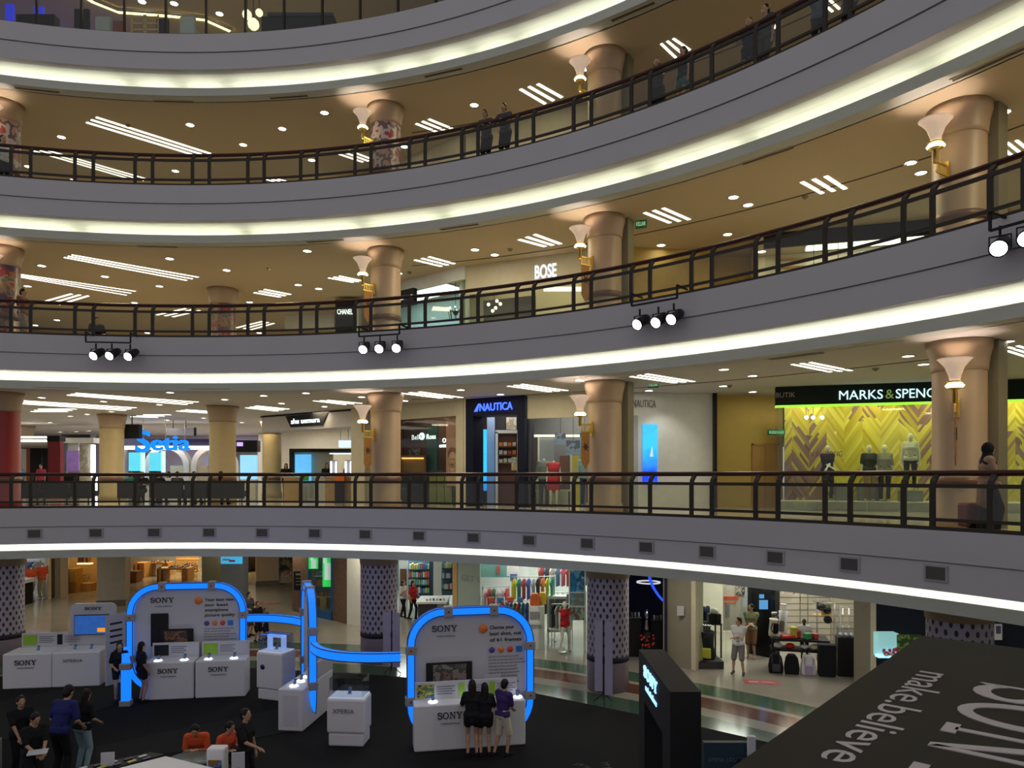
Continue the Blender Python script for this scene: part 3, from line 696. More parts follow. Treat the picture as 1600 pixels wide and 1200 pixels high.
CL = {'black': ('black', (.012, .012, .015)), 'navy': ('navy', (.012, .014, .05)), 'blue': ('blue', (.006, .010, .11)), 'purple': ('purple', (.035, .015, .12)), 'white': ('white', (.62, .62, .62)), 'grey': ('grey', (.16, .15, .14)),
      'darkgrey': ('darkgrey', (.05, .05, .06)), 'cream': ('cream', (.62, .56, .44)), 'orange': ('orange', (.65, .08, .02)), 'red': ('red', (.5, .01, .015)), 'pink': ('pink', (.55, .05, .10)), 'teal': ('teal', (.0, .16, .14)),
      'olive': ('olive', (.16, .17, .08)), 'brown': ('brown', (.20, .08, .04)), 'tan': ('tan', (.28, .18, .12)), 'denim': ('denim', (.10, .14, .20)), 'paleblue': ('paleblue', (.25, .38, .42)), 'skyblue': ('skyblue', (.12, .35, .65)),
      'yellow': ('yellow', (.7, .6, .05)), 'green': ('green', (.04, .3, .10)), 'khaki': ('khaki', (.30, .26, .18)), 'plaid': ('plaid', (.18, .2, .2)), 'lilac': ('lilac', (.4, .3, .5))}
# ================================================================== ground floor: phone show
m_carpet = mat('carpet_black', (.0055, .0055, .006), .95, var=.3, scale=60); m_carpet2 = mat('carpet_grey', (.011, .012, .011), .95, var=.3, scale=60)
cp = [gp(*p) for p in ((-200, 1060), (0, 1058), (165, 1048), (300, 1044), (400, 1045), (493, 1050), (598, 1056), (700, 1066), (835, 1084), (1000, 1118), (1100, 1138), (1200, 1161), (1330, 1190))]
cp = cp + [(9, 8), (9, -2), (-22, -2)]
o = MB().prism(cp, .004, .02).build('carpet', m_carpet); tag(o, 'large black carpet under the phone show stands on the marble floor', 'carpet')
for i, q in enumerate(([(0, 1160), (0, 1098), (170, 1062), (330, 1056)], [(150, 1200), (150, 1168), (480, 1100), (480, 1140)])):
    pts = [gp(*p) for p in q]
    o = MB().prism(pts, .021, .03).build('carpet_strip', m_carpet2); tag(o, ['dark grey carpet strip behind the left phone stand', 'dark grey carpet strip running past the four orange and black clad people'][i], 'carpet', 'grey strips on the black carpet')
m_blue = glow('tube_blue', (.005, .20, 1.0), 1.15); m_bluelow = m_blue
m_alu = mat('aluminium', (.30, .30, .32), .4, metal=.4); m_cap = mat('clamp_grey', (.30, .29, .31), .5)
m_panel = mat('panel_white', (.50, .49, .53), .6, var=.02); m_screenglow = glow('phone_glow', (.75, .85, 1.0), 5)
def sq_path(w, h, r, n=8):
    """rounded square outline in the xz plane, from the bottom middle round and back"""
    pts = []
    for (cx, cz, a0) in ((w / 2 - r, r, -90), (w / 2 - r, h - r, 0), (-w / 2 + r, h - r, 90), (-w / 2 + r, r, 180)):
        for i in range(n + 1): a = radians(a0 + 90 * i / n); pts.append((cx + r * cos(a), cz + r * sin(a)))
    return pts
def lit_frame(parent, w, h, r, d=.16, t=.21, cuts=True):
    """a square arch of blue lit tube with grey clamps; outline w x h"""
    P = sq_path(w - t, h - t, r - t / 2); P = [(x, z + t / 2) for x, z in P]; P.append(P[0])
    # dense resample by segment pieces between clamps
    segs = []; cl = []
    k = 9
    straight = [(P[8], P[9]), (P[17], P[18]), (P[26], P[27]), (P[35], P[0])]
    arcs = [P[0:9], P[9:18], P[18:27], P[27:36]]
    def lerp(a, b, f): return (a[0] + (b[0] - a[0]) * f, a[1] + (b[1] - a[1]) * f)
    g = .10
    for pts in arcs: segs.append(pts)
    for a, b in straight:
        L = hypot(b[0] - a[0], b[1] - a[1]); segs.append([lerp(a, b, g * 2 / L), lerp(a, b, 1 - g * 2 / L)]); cl.append((lerp(a, b, g / L), (b[0] - a[0], b[1] - a[1]))); cl.append((lerp(a, b, 1 - g / L), (b[0] - a[0], b[1] - a[1])))
    for pts in segs:
        path = [(x, 0, z) for x, z in pts]
        tb = MB(); tb.sweep(path, [(-d / 2, -t * .38), (-d / 2, t * .38), (d / 2, t * .38), (d / 2, -t * .38)], side=(0, 1, 0)); tt = tb.build('light_tube', m_blue, parent)
        tr_ = MB()
        for e in (-1, 1):
            for g_ in (-1, 1): cx_ = g_ * d / 2; cz_ = e * t * .40; tr_.sweep(path, [(cx_ - .011, cz_ - .011), (cx_ - .011, cz_ + .011), (cx_ + .011, cz_ + .011), (cx_ + .011, cz_ - .011)], side=(0, 1, 0))
        tr_.build('edge_strip', mat('edge_navy', (.06, .07, .16), .4), tt)
    for (x, z), (dx, dz) in cl:
        a = atan2(dz, dx); M = Matrix.Translation((x, 0, z)) @ Matrix.Rotation(-a, 4, 'Y')
        c = MB().box(-.10, .10, -d / 2 - .03, d / 2 + .03, -t / 2 - .02, t / 2 + .02, M).build('clamp', m_cap, parent, bevel=.02)
        MB().tube((x, -d / 2 - .045, z), (x, -d / 2 - .025, z), .018).build('bolt', m_black, c)
    return P
def phone(mb, x, y, z, w=.07, h=.14, tilt=.4, yaw=0.):
    M = Matrix.Translation((x, y, z)) @ Matrix.Rotation(yaw, 4, 'Z') @ Matrix.Rotation(-tilt, 4, 'X'); mb.box(-w / 2, w / 2, -.006, .006, 0, h, M); return mb
def display_phone(wx, wy, wz, yaw, label, col, glowing=True, group='display phones on the counters'):
    t = thing('display_phone', label, 'phone', (wx, wy, wz), yaw, group)
    MB().box(-.05, .05, -.03, .05, 0, .02).build('cradle', m_white, t)
    if glowing: MB().lathe([(.001, .004), (.10, .004), (.10, .02), (.001, .02)], (0, -.02, 0), 18).build('light_disc', m_screenglow, t)
    b = phone(MB(), 0, .01, .02, tilt=.5).build('handset', col, t); phone(MB(), 0, .003, .03, .055, .11, .5).build('screen', glow('screen_dim', (.05, .12, .25), .6), b)
    return t
IC = {'purple_': (.10, .05, .28), 'orange_': (.80, .20, .03), 'red_': (.70, .05, .04), 'blue_': (.02, .20, .60)}
def counter(label, X, Y, rz, w, d, h, logo='sony', splits=1):
    t = thing('display_counter', label, 'counter', (X, Y, .02), rz)
    for i in range(splits): MB().box(i * w / splits + .004, (i + 1) * w / splits - .004, 0, d, 0, h).build('cabinet', m_white, t, bevel=.03)
    return t
def booth(label, X, Y, rz, w, heading, kind):
    """lit arch with graphic panel; X,Y = middle of the frame on the floor"""
    t = thing('display_arch', label, 'display stand', (X, Y, .02), rz)
    lit_frame(t, w, 3.08, .86)
    P = sq_path(w - .40, 2.70, .68); pm = MB(); M = Matrix(((1, 0, 0, 0), (0, 0, 1, -.02), (0, 1, 0, .19), (0, 0, 0, 1)))
    pm.prism(P, 0, .06, M); pn = pm.build('graphic_panel', m_panel, t)
    y = -.028; s = w / 3.2
    sony(m_ink, pn, (-.97 * s, y, 2.52), .14, .62 * s); letters('make.believe', mat('print_grey', (.2, .2, .24), .6), pn, (-.85 * s, y, 2.40), .045, .45 * s, .006)
    MB().lathe([(.001, 0), (.105, 0), (.105, .012), (.001, .012)], n=24, M=Matrix.Translation((.30 * s, y, 2.55)) @ Matrix.Rotation(pi / 2, 4, 'X')).build('round_emblem', mat('icon_orange_', IC['orange_'], .4), pn)
    for i, ln in enumerate(heading): letters(ln, m_ink, pn, (.47 * s, y, 2.53 - i * .145), .085, None if len(ln) < 8 else (.80 if len(ln) > 11 else .62) * s, .006, .01)
    z0 = 2.53 - len(heading) * .145 - .05
    for i, c in enumerate(IC):
        if c == 'blue_': MB().box(.52 * s + i * .215 - .07, .52 * s + i * .215 + .07, y - .012, y, z0 - .07, z0 + .07).build('round_emblem', mat('icon_' + c, IC[c], .4), pn, bevel=.02)
        else: MB().lathe([(.001, 0), (.07, 0), (.07, .012), (.001, .012)], n=20, M=Matrix.Translation((.52 * s + i * .215, y, z0)) @ Matrix.Rotation(pi / 2, 4, 'X')).build('round_emblem', mat('icon_' + c, IC[c], .4), pn)
    tl = MB(); rr = random.Random(3)
    for i in range(9):
        xx = .44 * s
        while xx < 1.1 * s + rr.random() * .2:
            wd = .03 + rr.random() * .07; tl.box(xx, xx + wd, y - .004, y, z0 - .17 - i * .075, z0 - .145 - i * .075); xx += wd + .018
    tl.build('small_print', mat('print_pale', (.25, .24, .28), .6), pn)
    letters('BE MOVED', m_ink, pn, (.44 * s, y, z0 - .90), .035, .30 * s, .006); letters('XPERIA Z1', mat('print_grey', (.2, .2, .24), .6), pn, (.70 * s, y, z0 - 1.02), .06, .52 * s, .006)
    return t, pn
m_photo = poster_mat('photo_sunset', [(.30, .12, .06), (.10, .05, .04), (.22, .10, .05), (.05, .03, .03)], 3)
m_photo2 = poster_mat('photo_portrait', [(.03, .03, .03), (.22, .13, .11), (.10, .09, .07), (.05, .06, .05), (.25, .2, .18)], 4)
# right booth
RZ = radians(11)
bt, pn = booth('blue lit rounded square arch with large picture phone, behind three standing people', .03 - .98 + .0, 17.05, RZ, 2.98, ['Choose your', 'best shot, out', 'of 61 frames'], 'a')
ph = MB().box(-1.04, .02, -.07, -.028, 1.20, 1.82).build('phone_picture', m_black, pn, bevel=.02); MB().box(-.88, -.12, -.076, -.07, 1.25, 1.77).build('picture', m_photo2, ph)
def low_panel(parent_label, X, Y, rz, w, seed, z=1.02):
    t = thing('info_strip', parent_label, 'display panel', (X, Y, z), rz)
    MB().box(0, w, 0, .05, 0, .42).build('board', m_panel, t, bevel=.01); rr = random.Random(seed); x = .05
    cols = [poster_mat('leaf_photo', [(.05, .12, .10), (.12, .18, .05), (.4, .35, .05), (.02, .06, .10)], 6), m_black, mat('lime', (.25, .45, .03), .5), poster_mat('sea_photo', [(.02, .10, .2), (.05, .2, .35), (.1, .1, .12)], 5), mat('orange_tile', (.75, .12, .02), .5)]
    i = 0
    while x < w - .3:
        wd = .38 if i % 3 == 0 else .14; MB().box(x, x + wd, -.012, 0, .06, .36).build('picture', cols[(i + seed) % 5] if i % 2 == 0 else cols[1 + (seed + i) % 3], t)
        x += wd + .06; b = MB(); n = .42
        for k in range(4): b.box(x, x + n * (1 - .15 * (k % 2)), -.006, 0, .29 - k * .055, .315 - k * .055)
        b.build('small_print', mat('print_grey', (.2, .2, .24), .6), t); x += n + .08; i += 1
    return t
c1 = counter('long white counter under the right lit arch, with three people leaning on it', -2.16, 16.2, RZ, 2.52, .52, 1.02, splits=1)
sony(m_ink, c1, (.52, -.013, .70), .15, .55); letters('make.believe', mat('print_grey', (.2, .2, .24), .6), c1, (.60, -.012, .58), .05, .40, .006)
def on(t, x, y): c, s_ = cos(t.rotation_euler[2]), sin(t.rotation_euler[2]); return (t.location[0] + x * c - y * s_, t.location[1] + x * s_ + y * c)
p = on(c1, .05, .42); low_panel('strip of phone pictures standing at the back of the right counter', p[0], p[1], RZ, 2.35, 0)
for i, xx in enumerate((.44, 1.17, 2.38)):
    p = on(c1, xx, .25); display_phone(p[0], p[1], 1.04, RZ, ['leftmost glowing phone on the right counter', 'second glowing phone from the left on the right counter', 'glowing phone at the right end of the right counter'][i], mat('phone_blue', (.02, .03, .15), .3))
p = on(c1, 1.42, .5)
o = MB().box(-.2, .2, -.01, .01, 0, .5).build('info_card', mat('acrylic_card', (.45, .45, .5), .3)); o.location = (-.45, 17.0, 1.04); o.rotation_euler = (0, 0, RZ); tag(o, 'upright clear card behind the heads of the two women at the right counter', 'card')
# left booth
RZ2 = radians(8.4)
bt2, pn2 = booth('blue lit rounded square arch with phone pictures, behind two counters at left', xat(293, 20.9), 20.9, RZ2, 3.25, ['Your best view,', 'our best', 'smartphone', 'picture quality'], 'b')
ph = MB().box(-.97, -.50, -.06, -.028, 1.30, 2.22).build('phone_picture', m_black, pn2, bevel=.02); ph = MB().box(-.72, .18, -.10, -.062, 1.27, 1.78).build('phone_picture', m_black, pn2, bevel=.02); MB().box(-.60, .03, -.106, -.10, 1.33, 1.72).build('picture', m_photo, ph)
for i, (xa, wd) in enumerate(((-9.98, 1.28), (-8.68, 1.33))):
    Yb = 19.96 + (xa + 9.98) * .147
    c2 = counter(['left white cabinet under the left lit arch', 'right white cabinet under the left lit arch'][i], xa, Yb, RZ2, wd, .62, 1.02)
    sony(m_ink, c2, (.35, -.013, .72), .13, .52); letters('make.believe', mat('print_grey', (.2, .2, .24), .6), c2, (.42, -.012, .62), .045, .4, .006)
    p = on(c2, .02, .62); low_panel(['left', 'right'][i] + ' strip of phone pictures under the left lit arch', p[0], p[1], RZ2, wd - .04, i + 1)
    for j, xx in enumerate((.3, .98)):
        p = on(c2, xx, .22); display_phone(p[0], p[1], 1.04, RZ2, '%s glowing phone on the %s cabinet of the left arch' % (['left', 'right'][j], ['left', 'right'][i]), m_black)
# side-on arch
xa, ya, xb, yb = -4.86, 17.95, -5.86, 20.75
a3 = atan2(yb - ya, xb - xa)
t = thing('display_arch', 'blue lit rounded arch standing side-on between the two booths', 'display stand', ((xa + xb) / 2, (ya + yb) / 2, .02), a3)
lit_frame(t, 3.0, 3.25, .86, d=.19)
P = sq_path(2.6, 2.85, .68); MB().prism(P, 0, .06, Matrix(((1, 0, 0, 0), (0, 0, 1, -.03), (0, 1, 0, .19), (0, 0, 0, 1)))).build('graphic_panel', m_panel, t)
# horizontal lit arms
def arm(label, pts, z):
    t = thing('tube_light', label, 'light tube', (pts[0][0], pts[0][1], z)); n = 14; path = []
    for i in range(n + 1):
        f = i / n; q = [(1 - f) ** 2 * pts[0][j] + 2 * f * (1 - f) * pts[1][j] + f * f * pts[2][j] for j in (0, 1)]; path.append((q[0] - pts[0][0], q[1] - pts[0][1], 0))
    MB().sweep(path, [(-.08, -.10), (-.08, .10), (.08, .10), (.08, -.10)]).build('light_tube', m_blue, t)
    e = MB()
    for zz in (-.10, .10):
        for q in (-.08, .08): e.sweep(path, [(q - .011, zz - .011), (q - .011, zz + .011), (q + .011, zz + .011), (q + .011, zz - .011)])
    e.build('edge_strip', mat('edge_navy', (.06, .07, .16), .4), t)
arm('curved blue light tube joining the side-on arch to the right booth', [(-4.80, 17.85), (-4.3, 16.5), (-2.55, 16.83)], 1.98)
arm('blue light tube joining the left booth to the side-on arch', [(xat(386, 21.1), 21.15), (-6.6, 21.3), (-5.85, 20.6)], 2.03)
# low lit post by the two women
t = thing('light_post', 'low blue lit post with grey end blocks between two women', 'light tube', (-10.25, 19.55, .02), RZ2)
MB().box(-.10, .10, -.09, .09, .14, .96).build('light_tube', m_blue, t); MB().box(-.14, .14, -.12, .12, 0, .14).build('foot_block', m_cap, t, bevel=.01); MB().box(-.14, .14, -.12, .12, .96, 1.12).build('clamp', m_cap, t, bevel=.01)
MB().sweep([(0, 0, 1.12), (-.02, .06, 1.2), (-.1, .25, 1.26), (-.3, .8, 1.27), (-.36, 1.05, 1.27)], [(-.10, -.06), (-.10, .06), (.10, .06), (.10, -.06)], side=(1, 0, 0)).build('light_tube', m_blue, t)
# pedestals
m_acr = glass('acrylic', (.80, .82, .86))
def pedestal(label, X, Y, rz, w, d, h, gh, gl, txt=None, frame=False):
    t = thing('display_pedestal', label, 'pedestal', (X, Y, .02), rz)
    MB().box(.03, w - .03, .03, d - .03, 0, .3).build('plinth', m_white, t, bevel=.04); MB().box(0, w, 0, d, .3, h).build('body', m_white, t, bevel=.05)
    MB().box(.04, w - .04, .04, d - .04, h + .002, h + .02).build('lit_top', mat('lit_top', (.6, .62, .66), .5, emit=.45, ecol=(.6, .7, .85)), t)
    g = MB(); e = .008
    for q in ((.05, w - .05, .05, .05 + e), (.05, w - .05, d - .05 - e, d - .05), (.05, .05 + e, .05, d - .05), (w - .05 - e, w - .05, .05, d - .05)): g.box(*q, h + .02, h + .02 + gh)
    g.box(.05, w - .05, .05, d - .05, h + .02 + gh, h + .03 + gh); g.build('glass_box', m_acr, t)
    if txt: letters(txt, mat('print_grey', (.2, .2, .24), .6), t, (.14, -.008, h - .32), .10, .5, .008)
    if frame:
        f = MB(); f.box(.16, w - .16, d / 2 - .04, d / 2 + .1, h + gh - .06, h + gh); f.box(.16, .24, d / 2 - .04, d / 2 + .1, h + .02, h + gh); f.box(w - .24, w - .16, d / 2 - .04, d / 2 + .1, h + .02, h + gh); f.build('lit_frame', mat('pale_blue_light', (.3, .4, .6), .5, emit=.8, ecol=(.35, .5, .95)), t)
        MB().lathe([(.001, 0), (.07, 0), (.07, .01), (.001, .01)], n=20, M=Matrix.Translation((.22, -.003, h - .40)) @ Matrix.Rotation(pi / 2, 4, 'X')).build('round_badge', mat('badge_blue', (.01, .01, .12), .3), t)
    c, s_ = cos(rz), sin(rz); lx, ly = w / 2, d / 2
    display_phone(X + lx * c - ly * s_, Y + lx * s_ + ly * c, h + .045, rz, 'small phone inside the glass box of the ' + gl, mat('phone_silver', (.25, .26, .3), .3), glowing=False, group='phones in glass boxes')
    return t
pedestal('nearest white pedestal with glass box, in front of the lit arches', xat(510, 16.56), 16.56, -.08, .87, .62, 1.08, .42, 'nearest pedestal', 'XPERIA')
pedestal('white pedestal with glass box and pale lit frame, left of the side-on arch', xat(400, 20.1), 20.1, -.35, .85, .62, 1.30, .42, 'pedestal with the round blue badge', None, True)
t = thing('display_counter', 'narrow white counter with a row of glowing phones beside the side-on arch', 'counter', (-5.60, 17.6, .02), -.12)
MB().box(0, .62, 0, 2.0, 0, 1.0).build('cabinet', m_white, t, bevel=.03); MB().box(.55, .62, .4, 2.0, 1.0, 1.42).build('back_panel', m_panel, t, bevel=.02)
MB().box(.12, .5, -.006, .0, .12, .86).build('door', mat('panel_line', (.62, .61, .65), .4), t)
for j in range(4): p = on(t, .28, .30 + j * .40); display_phone(p[0], p[1], 1.025, -.12, 'glowing phone on the narrow side counter, %s' % ['nearest the camera', 'second from the front', 'third from the front', 'farthest back'][j], m_black)
# left stand
t = counter('white counter with a name plate at far left of the carpet', -14.55, 21.0, .14, 2.62, .9, 1.0, splits=2)
sony(m_ink, t, (.33, -.013, .68), .14, .58); letters('make.believe', mat('print_grey', (.2, .2, .24), .6), t, (.40, -.012, .58), .045, .45, .006); letters('XPERIA', mat('print_grey', (.2, .2, .24), .6), t, (1.60, -.012, .72), .09, .55, .008)
p = on(t, .1, .86); low_panel('strip of phone pictures on the far left counter', p[0], p[1], .14, 1.3, 2, 1.02)
p = on(t, 1.45, .92)
tv = thing('screen_panel', 'rounded white panel with a lit television behind the far left counter', 'display panel', (p[0], p[1], .02), .14)
MB().prism([(x, z) for x, z in sq_path(1.28, 2.25, .16)], 0, .12, Matrix(((1, 0, 0, .6), (0, 0, 1, 0), (0, 1, 0, 0), (0, 0, 0, 1)))).build('panel', m_panel, tv)
m_tv = poster_mat('tv_picture', [(.01, .02, .08), (.02, .12, .45), (.03, .03, .06), (.1, .25, .6), (.25, .12, .03)], 5)
b = MB().box(.10, 1.08, -.06, 0, 1.32, 1.92).build('television', m_black, tv, bevel=.01); MB().box(.12, 1.06, -.068, -.06, 1.34, 1.90).build('screen', mat('tv_glow', (.02, .1, .4), .3, emit=.35, ecol=(.05, .2, .7), var=.9, scale=6), b)
MB().box(.76, .98, -.074, -.068, 1.40, 1.52).build('screen_tile', glow('tile_orange', (1, .35, .02), .9), b)
sony(m_ink, tv, (.38, -.013, 2.06), .09, .48)
t = thing('leaning_banner', 'tall white printed panel edge-on right of the television panel', 'banner', (-11.75, 21.3, .02), radians(62))
MB().box(0, .75, 0, .03, 0, 2.05).build('panel', m_panel, t); b = MB()
for i, z in enumerate((1.75, 1.55, 1.38, 1.2)): b.box(.12, .5, -.006, 0, z, z + .06)
b.build('small_print', m_ink, t); MB().box(.25, .62, -.01, 0, .45, 1.0).build('phone_picture', m_black, t)
for i, (xx, yy) in enumerate(((.5, .3), (1.5, .3), (1.95, .3))):
    cc = [o for o in bpy.data.objects if o.get('label') == 'white counter with a name plate at far left of the carpet'][0]; p = on(cc, xx + .3, yy)
    display_phone(p[0], p[1], 1.02, .14, '%s small dark phone on the far left counter' % ['left', 'middle', 'right'][i], m_black, glowing=False)
# white roll banner on a tripod in front of the dotted column
def tripod_banner(label, px, py, w, h):
    X, Y = gp(px, py); t = thing('banner_stand', label, 'banner', (X, Y, 0))
    MB().tube((0, 0, .15), (0, 0, h), .018).build('pole', m_black, t)
    b = MB()
    for a in (-1.6, .5, 2.6): b.tube((0, 0, .3), (.3 * cos(a), .3 * sin(a), .02), .012)
    b.build('tripod', m_black, t)
    MB().box(-w / 2, -.03, -.03, -.02, .35, h).box(.03, w / 2, -.03, -.02, .25, h - .03).build('cloth_panel', mat('banner_cloth', (.42, .38, .50), .7), t)
tripod_banner('white cloth banner on a black tripod before the column right of centre', 943, 1100, .48, 2.25)
tripod_banner('lilac cloth banner on a black tripod left of the right lit arch', 612, 1055, .52, 1.95)
# black gate with lit name
t = thing('black_gate', 'black box gate with a small lit name, right of the carpet', 'gate', (2.29, 10.66, 0))
g = MB(); g.box(0, .45, 0, .55, 0, 2.98).box(0, .45, 2.07, 2.62, 0, 2.98).box(0, .45, .55, 2.07, 2.20, 2.98); g.build('frame', mat('gate_black', (.022, .02, .022), .7), t)
Ms = Matrix.Rotation(-pi / 2, 4, 'Z'); m_sg = glow('sign_blue_white', (.25, .55, 1.0), 2.2)
sony(m_sg, t, (-.004, 2.05, 2.66), .20, 1.15, Ms, .02); letters('make.believe', m_sg, t, (-.004, 1.90, 2.46), .10, .95, .015, M=Ms)
# black roof with big white wordmark
O = gp(1440, 993, 3.5); B_ = gp(1185, 1170, 3.5); ux, uy = B_[0] - O[0], B_[1] - O[1]; ul = hypot(ux, uy); ux /= ul; uy /= ul; vx, vy = -uy, ux      # u towards the camera, v to the right
if vx < 0: vx, vy = -vx, -vy
t = thing('lounge_roof', 'black flat roof of the lounge with huge white lettering on top, bottom right', 'roof', (O[0], O[1], 0), 0)
def W(u, v): return (u * ux + v * vx, u * uy + v * vy)
MB().prism([W(0, 0), W(0, 7.5), W(8.2, 7.5), W(8.2, 0)], 3.28, 3.5).build('roof_panel', mat('roof_black', (.020, .018, .015), .75), t)
for q in ((.1, .1), (.1, 7.3), (8.0, .1), (8.0, 7.3)):
    x, y = W(*q); MB().cb(x, y, 1.64, .2, .2, 3.28).build('support_post', m_black, t)
MB().prism([W(.3, 7.2), W(.3, 7.4), W(8, 7.4), W(8, 7.2)], 0, 3.28).build('back_wall', m_black, t)
m_let = mat('roof_lettering', (.42, .40, .43), .55, var=.05)
# text frame: x along u (towards the camera), y along v
Mt = Matrix(((ux, vx, 0, 0), (uy, vy, 0, 0), (0, 0, 1, 0), (0, 0, 0, 1)))
def loc_of(px, py):
    x, y = gp(px, py, 3.5); dx, dy = x - O[0], y - O[1]; return dx * ux + dy * uy, dx * vx + dy * vy
u0, v0 = loc_of(1441, 1049); u1, v1 = loc_of(1277, 1183)
mb = text_mb('make.believe', .42, u1 - u0, .01); mb.v = [tuple(Mt @ Vector((u0 + x, v0 - .02 + z, 3.502 - y * .5))) for x, y, z in mb.v]; mb.build('lettering', m_let, t)
u2, v2 = loc_of(1530, 1068); u3, v3 = loc_of(1425, 1195)
sw = 5.3; tot = (u3 - u2) / (4.0 + .4 - .05) * 5.3
T = Mt @ Matrix.Translation((u2 - .1, v2, 3.5)) @ Matrix.Diagonal((tot / 5.3, 1.35, 1, 1))
mb = MB(); slab_word(mb, T, .01); mb.build('lettering', m_let, t)
# lounge sign board and white stand below the roof edge
t = thing('sign_board', 'dark blue lounge board low beside the black roof', 'sign', (xat(1100, 9.4), 9.4, 0), 0)
MB().box(0, .62, 0, .08, 1.5, 2.70).build('board', mat('board_blue', (.02, .045, .07), .4), t); MB().box(.05, .1, .08, .12, 0, 1.6).box(.52, .57, .08, .12, 0, 1.6).build('post', m_black, t)
letters('XPERIA LOUNGE', mat('board_letters', (.10, .16, .24), .5), t, (.05, -.004, 2.46), .05, .5, .008)
o = MB().box(-.045, .045, -.03, .03, 0, .32).build('card_holder', m_white); o.location = (xat(1174, 9.3), 9.3, 2.5); tag(o, 'small white upright card holder at the black roof edge', 'card holder')
t = thing('plinth_box', 'black plinth under the small white card holder', 'plinth', (xat(1174, 9.3), 9.3, 0)); MB().box(-.15, .15, -.15, .15, 0, 2.5).build('body', m_black, t)
# potted palms by the gate
m_leaf = mat('palm_leaf', (.03, .07, .02), .6, var=.3, scale=5)
def palm(label, X, Y, h, n=16, seed=1, z=0):
    rr = random.Random(seed); t = thing('potted_palm', label, 'plant', (X, Y, z)); MB().lathe([(.01, 0), (.14, 0), (.18, .35), (.16, .35), (.01, .3)], n=18).build('pot', m_black, t)
    lf = MB()
    for i in range(n):
        a = 2 * pi * i / n + rr.random() * .4; L = .5 + rr.random() * .4; el = .5 + rr.random() * .7
        prev = Vector((0, 0, h * .5))
        for k in range(7):
            f = (k + 1) / 7; q = Vector((cos(a) * L * f, sin(a) * L * f, h * .5 + el * f * L - .55 * f * f * L)); lf.tube(prev, q, .006, .004, 4)
            sd = Vector((-sin(a), cos(a), 0))
            for e in (-1, 1):
                tip = q + sd * e * .17 * (1 - f * .5) + Vector((cos(a), sin(a), 0)) * .1 - Vector((0, 0, .04)); d_ = Vector((cos(a), sin(a), 0)) * .014
                lf.add([tuple(q - d_), tuple(q + d_), tuple(tip)], [(0, 1, 2)])
            prev = q
    lf.build('fronds', m_leaf, t)
palm('potted palm in the shade left of the black gate', xat(965, 12.6), 12.6, 1.3, seed=2); palm('potted palm low behind the gate', xat(968, 9.6), 9.6, 1.3, seed=5)
# front counters at the bottom edge
t = thing('display_counter', 'white counter with a phone card at the bottom left corner', 'counter', (-10.45, 13.3, .02), .1)
MB().box(-.6, .62, 0, 1.0, 0, 1.0).build('cabinet', mat('counter_blue', (.22, .25, .28), .4), t, bevel=.03); MB().box(.0, .5, .5, .54, 1.0, 1.38).build('card', m_panel, t)
t = thing('display_counter', 'white angled counter with a dark tray of phones at the bottom edge', 'counter', (-6.4, 13.25, .02), 0)
MB().prism([(-.95, -.9), (.1, .14), (1.5, -.55), (1.5, -1.4), (-.9, -1.4)], 0, 1.0).build('cabinet', m_white, t, bevel=.02)
MB().prism([(-1.45, -.6), (-.25, .32), (.05, .20), (-.95, -.85)], .9, 1.0).build('tray', m_black, t)
pl = [mat('phone_' + n, c, .35) for n, c in (('black', (.01, .01, .01)), ('yellow', (.6, .5, .1)), ('white', (.5, .5, .5)), ('darkblue', (.01, .02, .1)))]
base = None
for i in range(12):
    f = (i // 2) / 6; g = i % 2; x = -6.4 - 1.25 + 1.15 * f + g * .12; y = 13.25 - .60 + .82 * f - g * .10
    lb = 'small phone lying in the dark tray at the bottom edge'
    o = MB().box(-.035, .035, -.07, .07, 0, .012).build('handset', pl[i % 4]); o.location = (x, y, 1.03); o.rotation_euler = (0, 0, -.6); tag(o, lb, 'phone', 'phones lying in the dark tray')
for i, (px, py, Y, lb) in enumerate(((168, 1200, 12.9, 'left white blank card standing at the bottom edge'), (372, 1200, 12.9, 'right white blank card standing at the bottom edge'))):
    X = xat(px, Y); z = zat(1197, Y); t = thing('card_stand', lb, 'card', (X, Y, .02)); MB().box(-.11, .11, 0, .02, .95, 1.24, Matrix.Rotation(.2, 4, 'Z')).build('card', m_panel, t); MB().tube((0, .01, 0), (0, .01, .98), .012).lathe([(.01, 0), (.14, 0), (.01, .02)], n=16).build('stand', m_black, t)
t = thing('round_table', 'low round side table beside the person in orange at the bottom edge', 'table', (xat(296, 13.9), 13.9, .02)); MB().lathe([(.01, .70), (.42, .70), (.42, .74), (.01, .74)], n=28).build('table_top', mat('table_grey', (.12, .16, .15), .3), t); MB().lathe([(.2, 0), (.2, .02), (.03, .04), (.03, .70)], n=16).build('pedestal', m_black, t)
# ---- people on the ground floor
def person(label, px, py, rz, **k):
    z = k.pop('z', 0); X, Y = gp(px, py, z) if 'at' not in k else k.pop('at'); return figure(label, (X, Y, z + (.02 if z == 0 else 0)), rz, **k)
person('woman in black dress leaning on the low lit post, holding something', 187, 1098, .5, H=1.60, hands=((-.12, -.22, 1.03), (.14, -.28, 1.03)), top=('shirt', 'black'), bottom=('short shorts', 'black'), hair='long', female=True, lean=.08)
person('woman in black with long hair, back half turned, right of the low lit post', 221, 1098, 2.4, H=1.60, hands=((-.2, -.1, .90), (.2, -.12, .92)), top=('shirt', 'black'), bottom=('skirt', 'black'), hair='long', female=True)
person('woman in black dress with long hair, back turned, left of the three at the counter', 738, 1183, pi + .1, H=1.62, hands=((-.16, -.34, 1.06), (.16, -.34, 1.06)), bottom=('skirt', 'black'), hair='long', female=True, lean=.1)
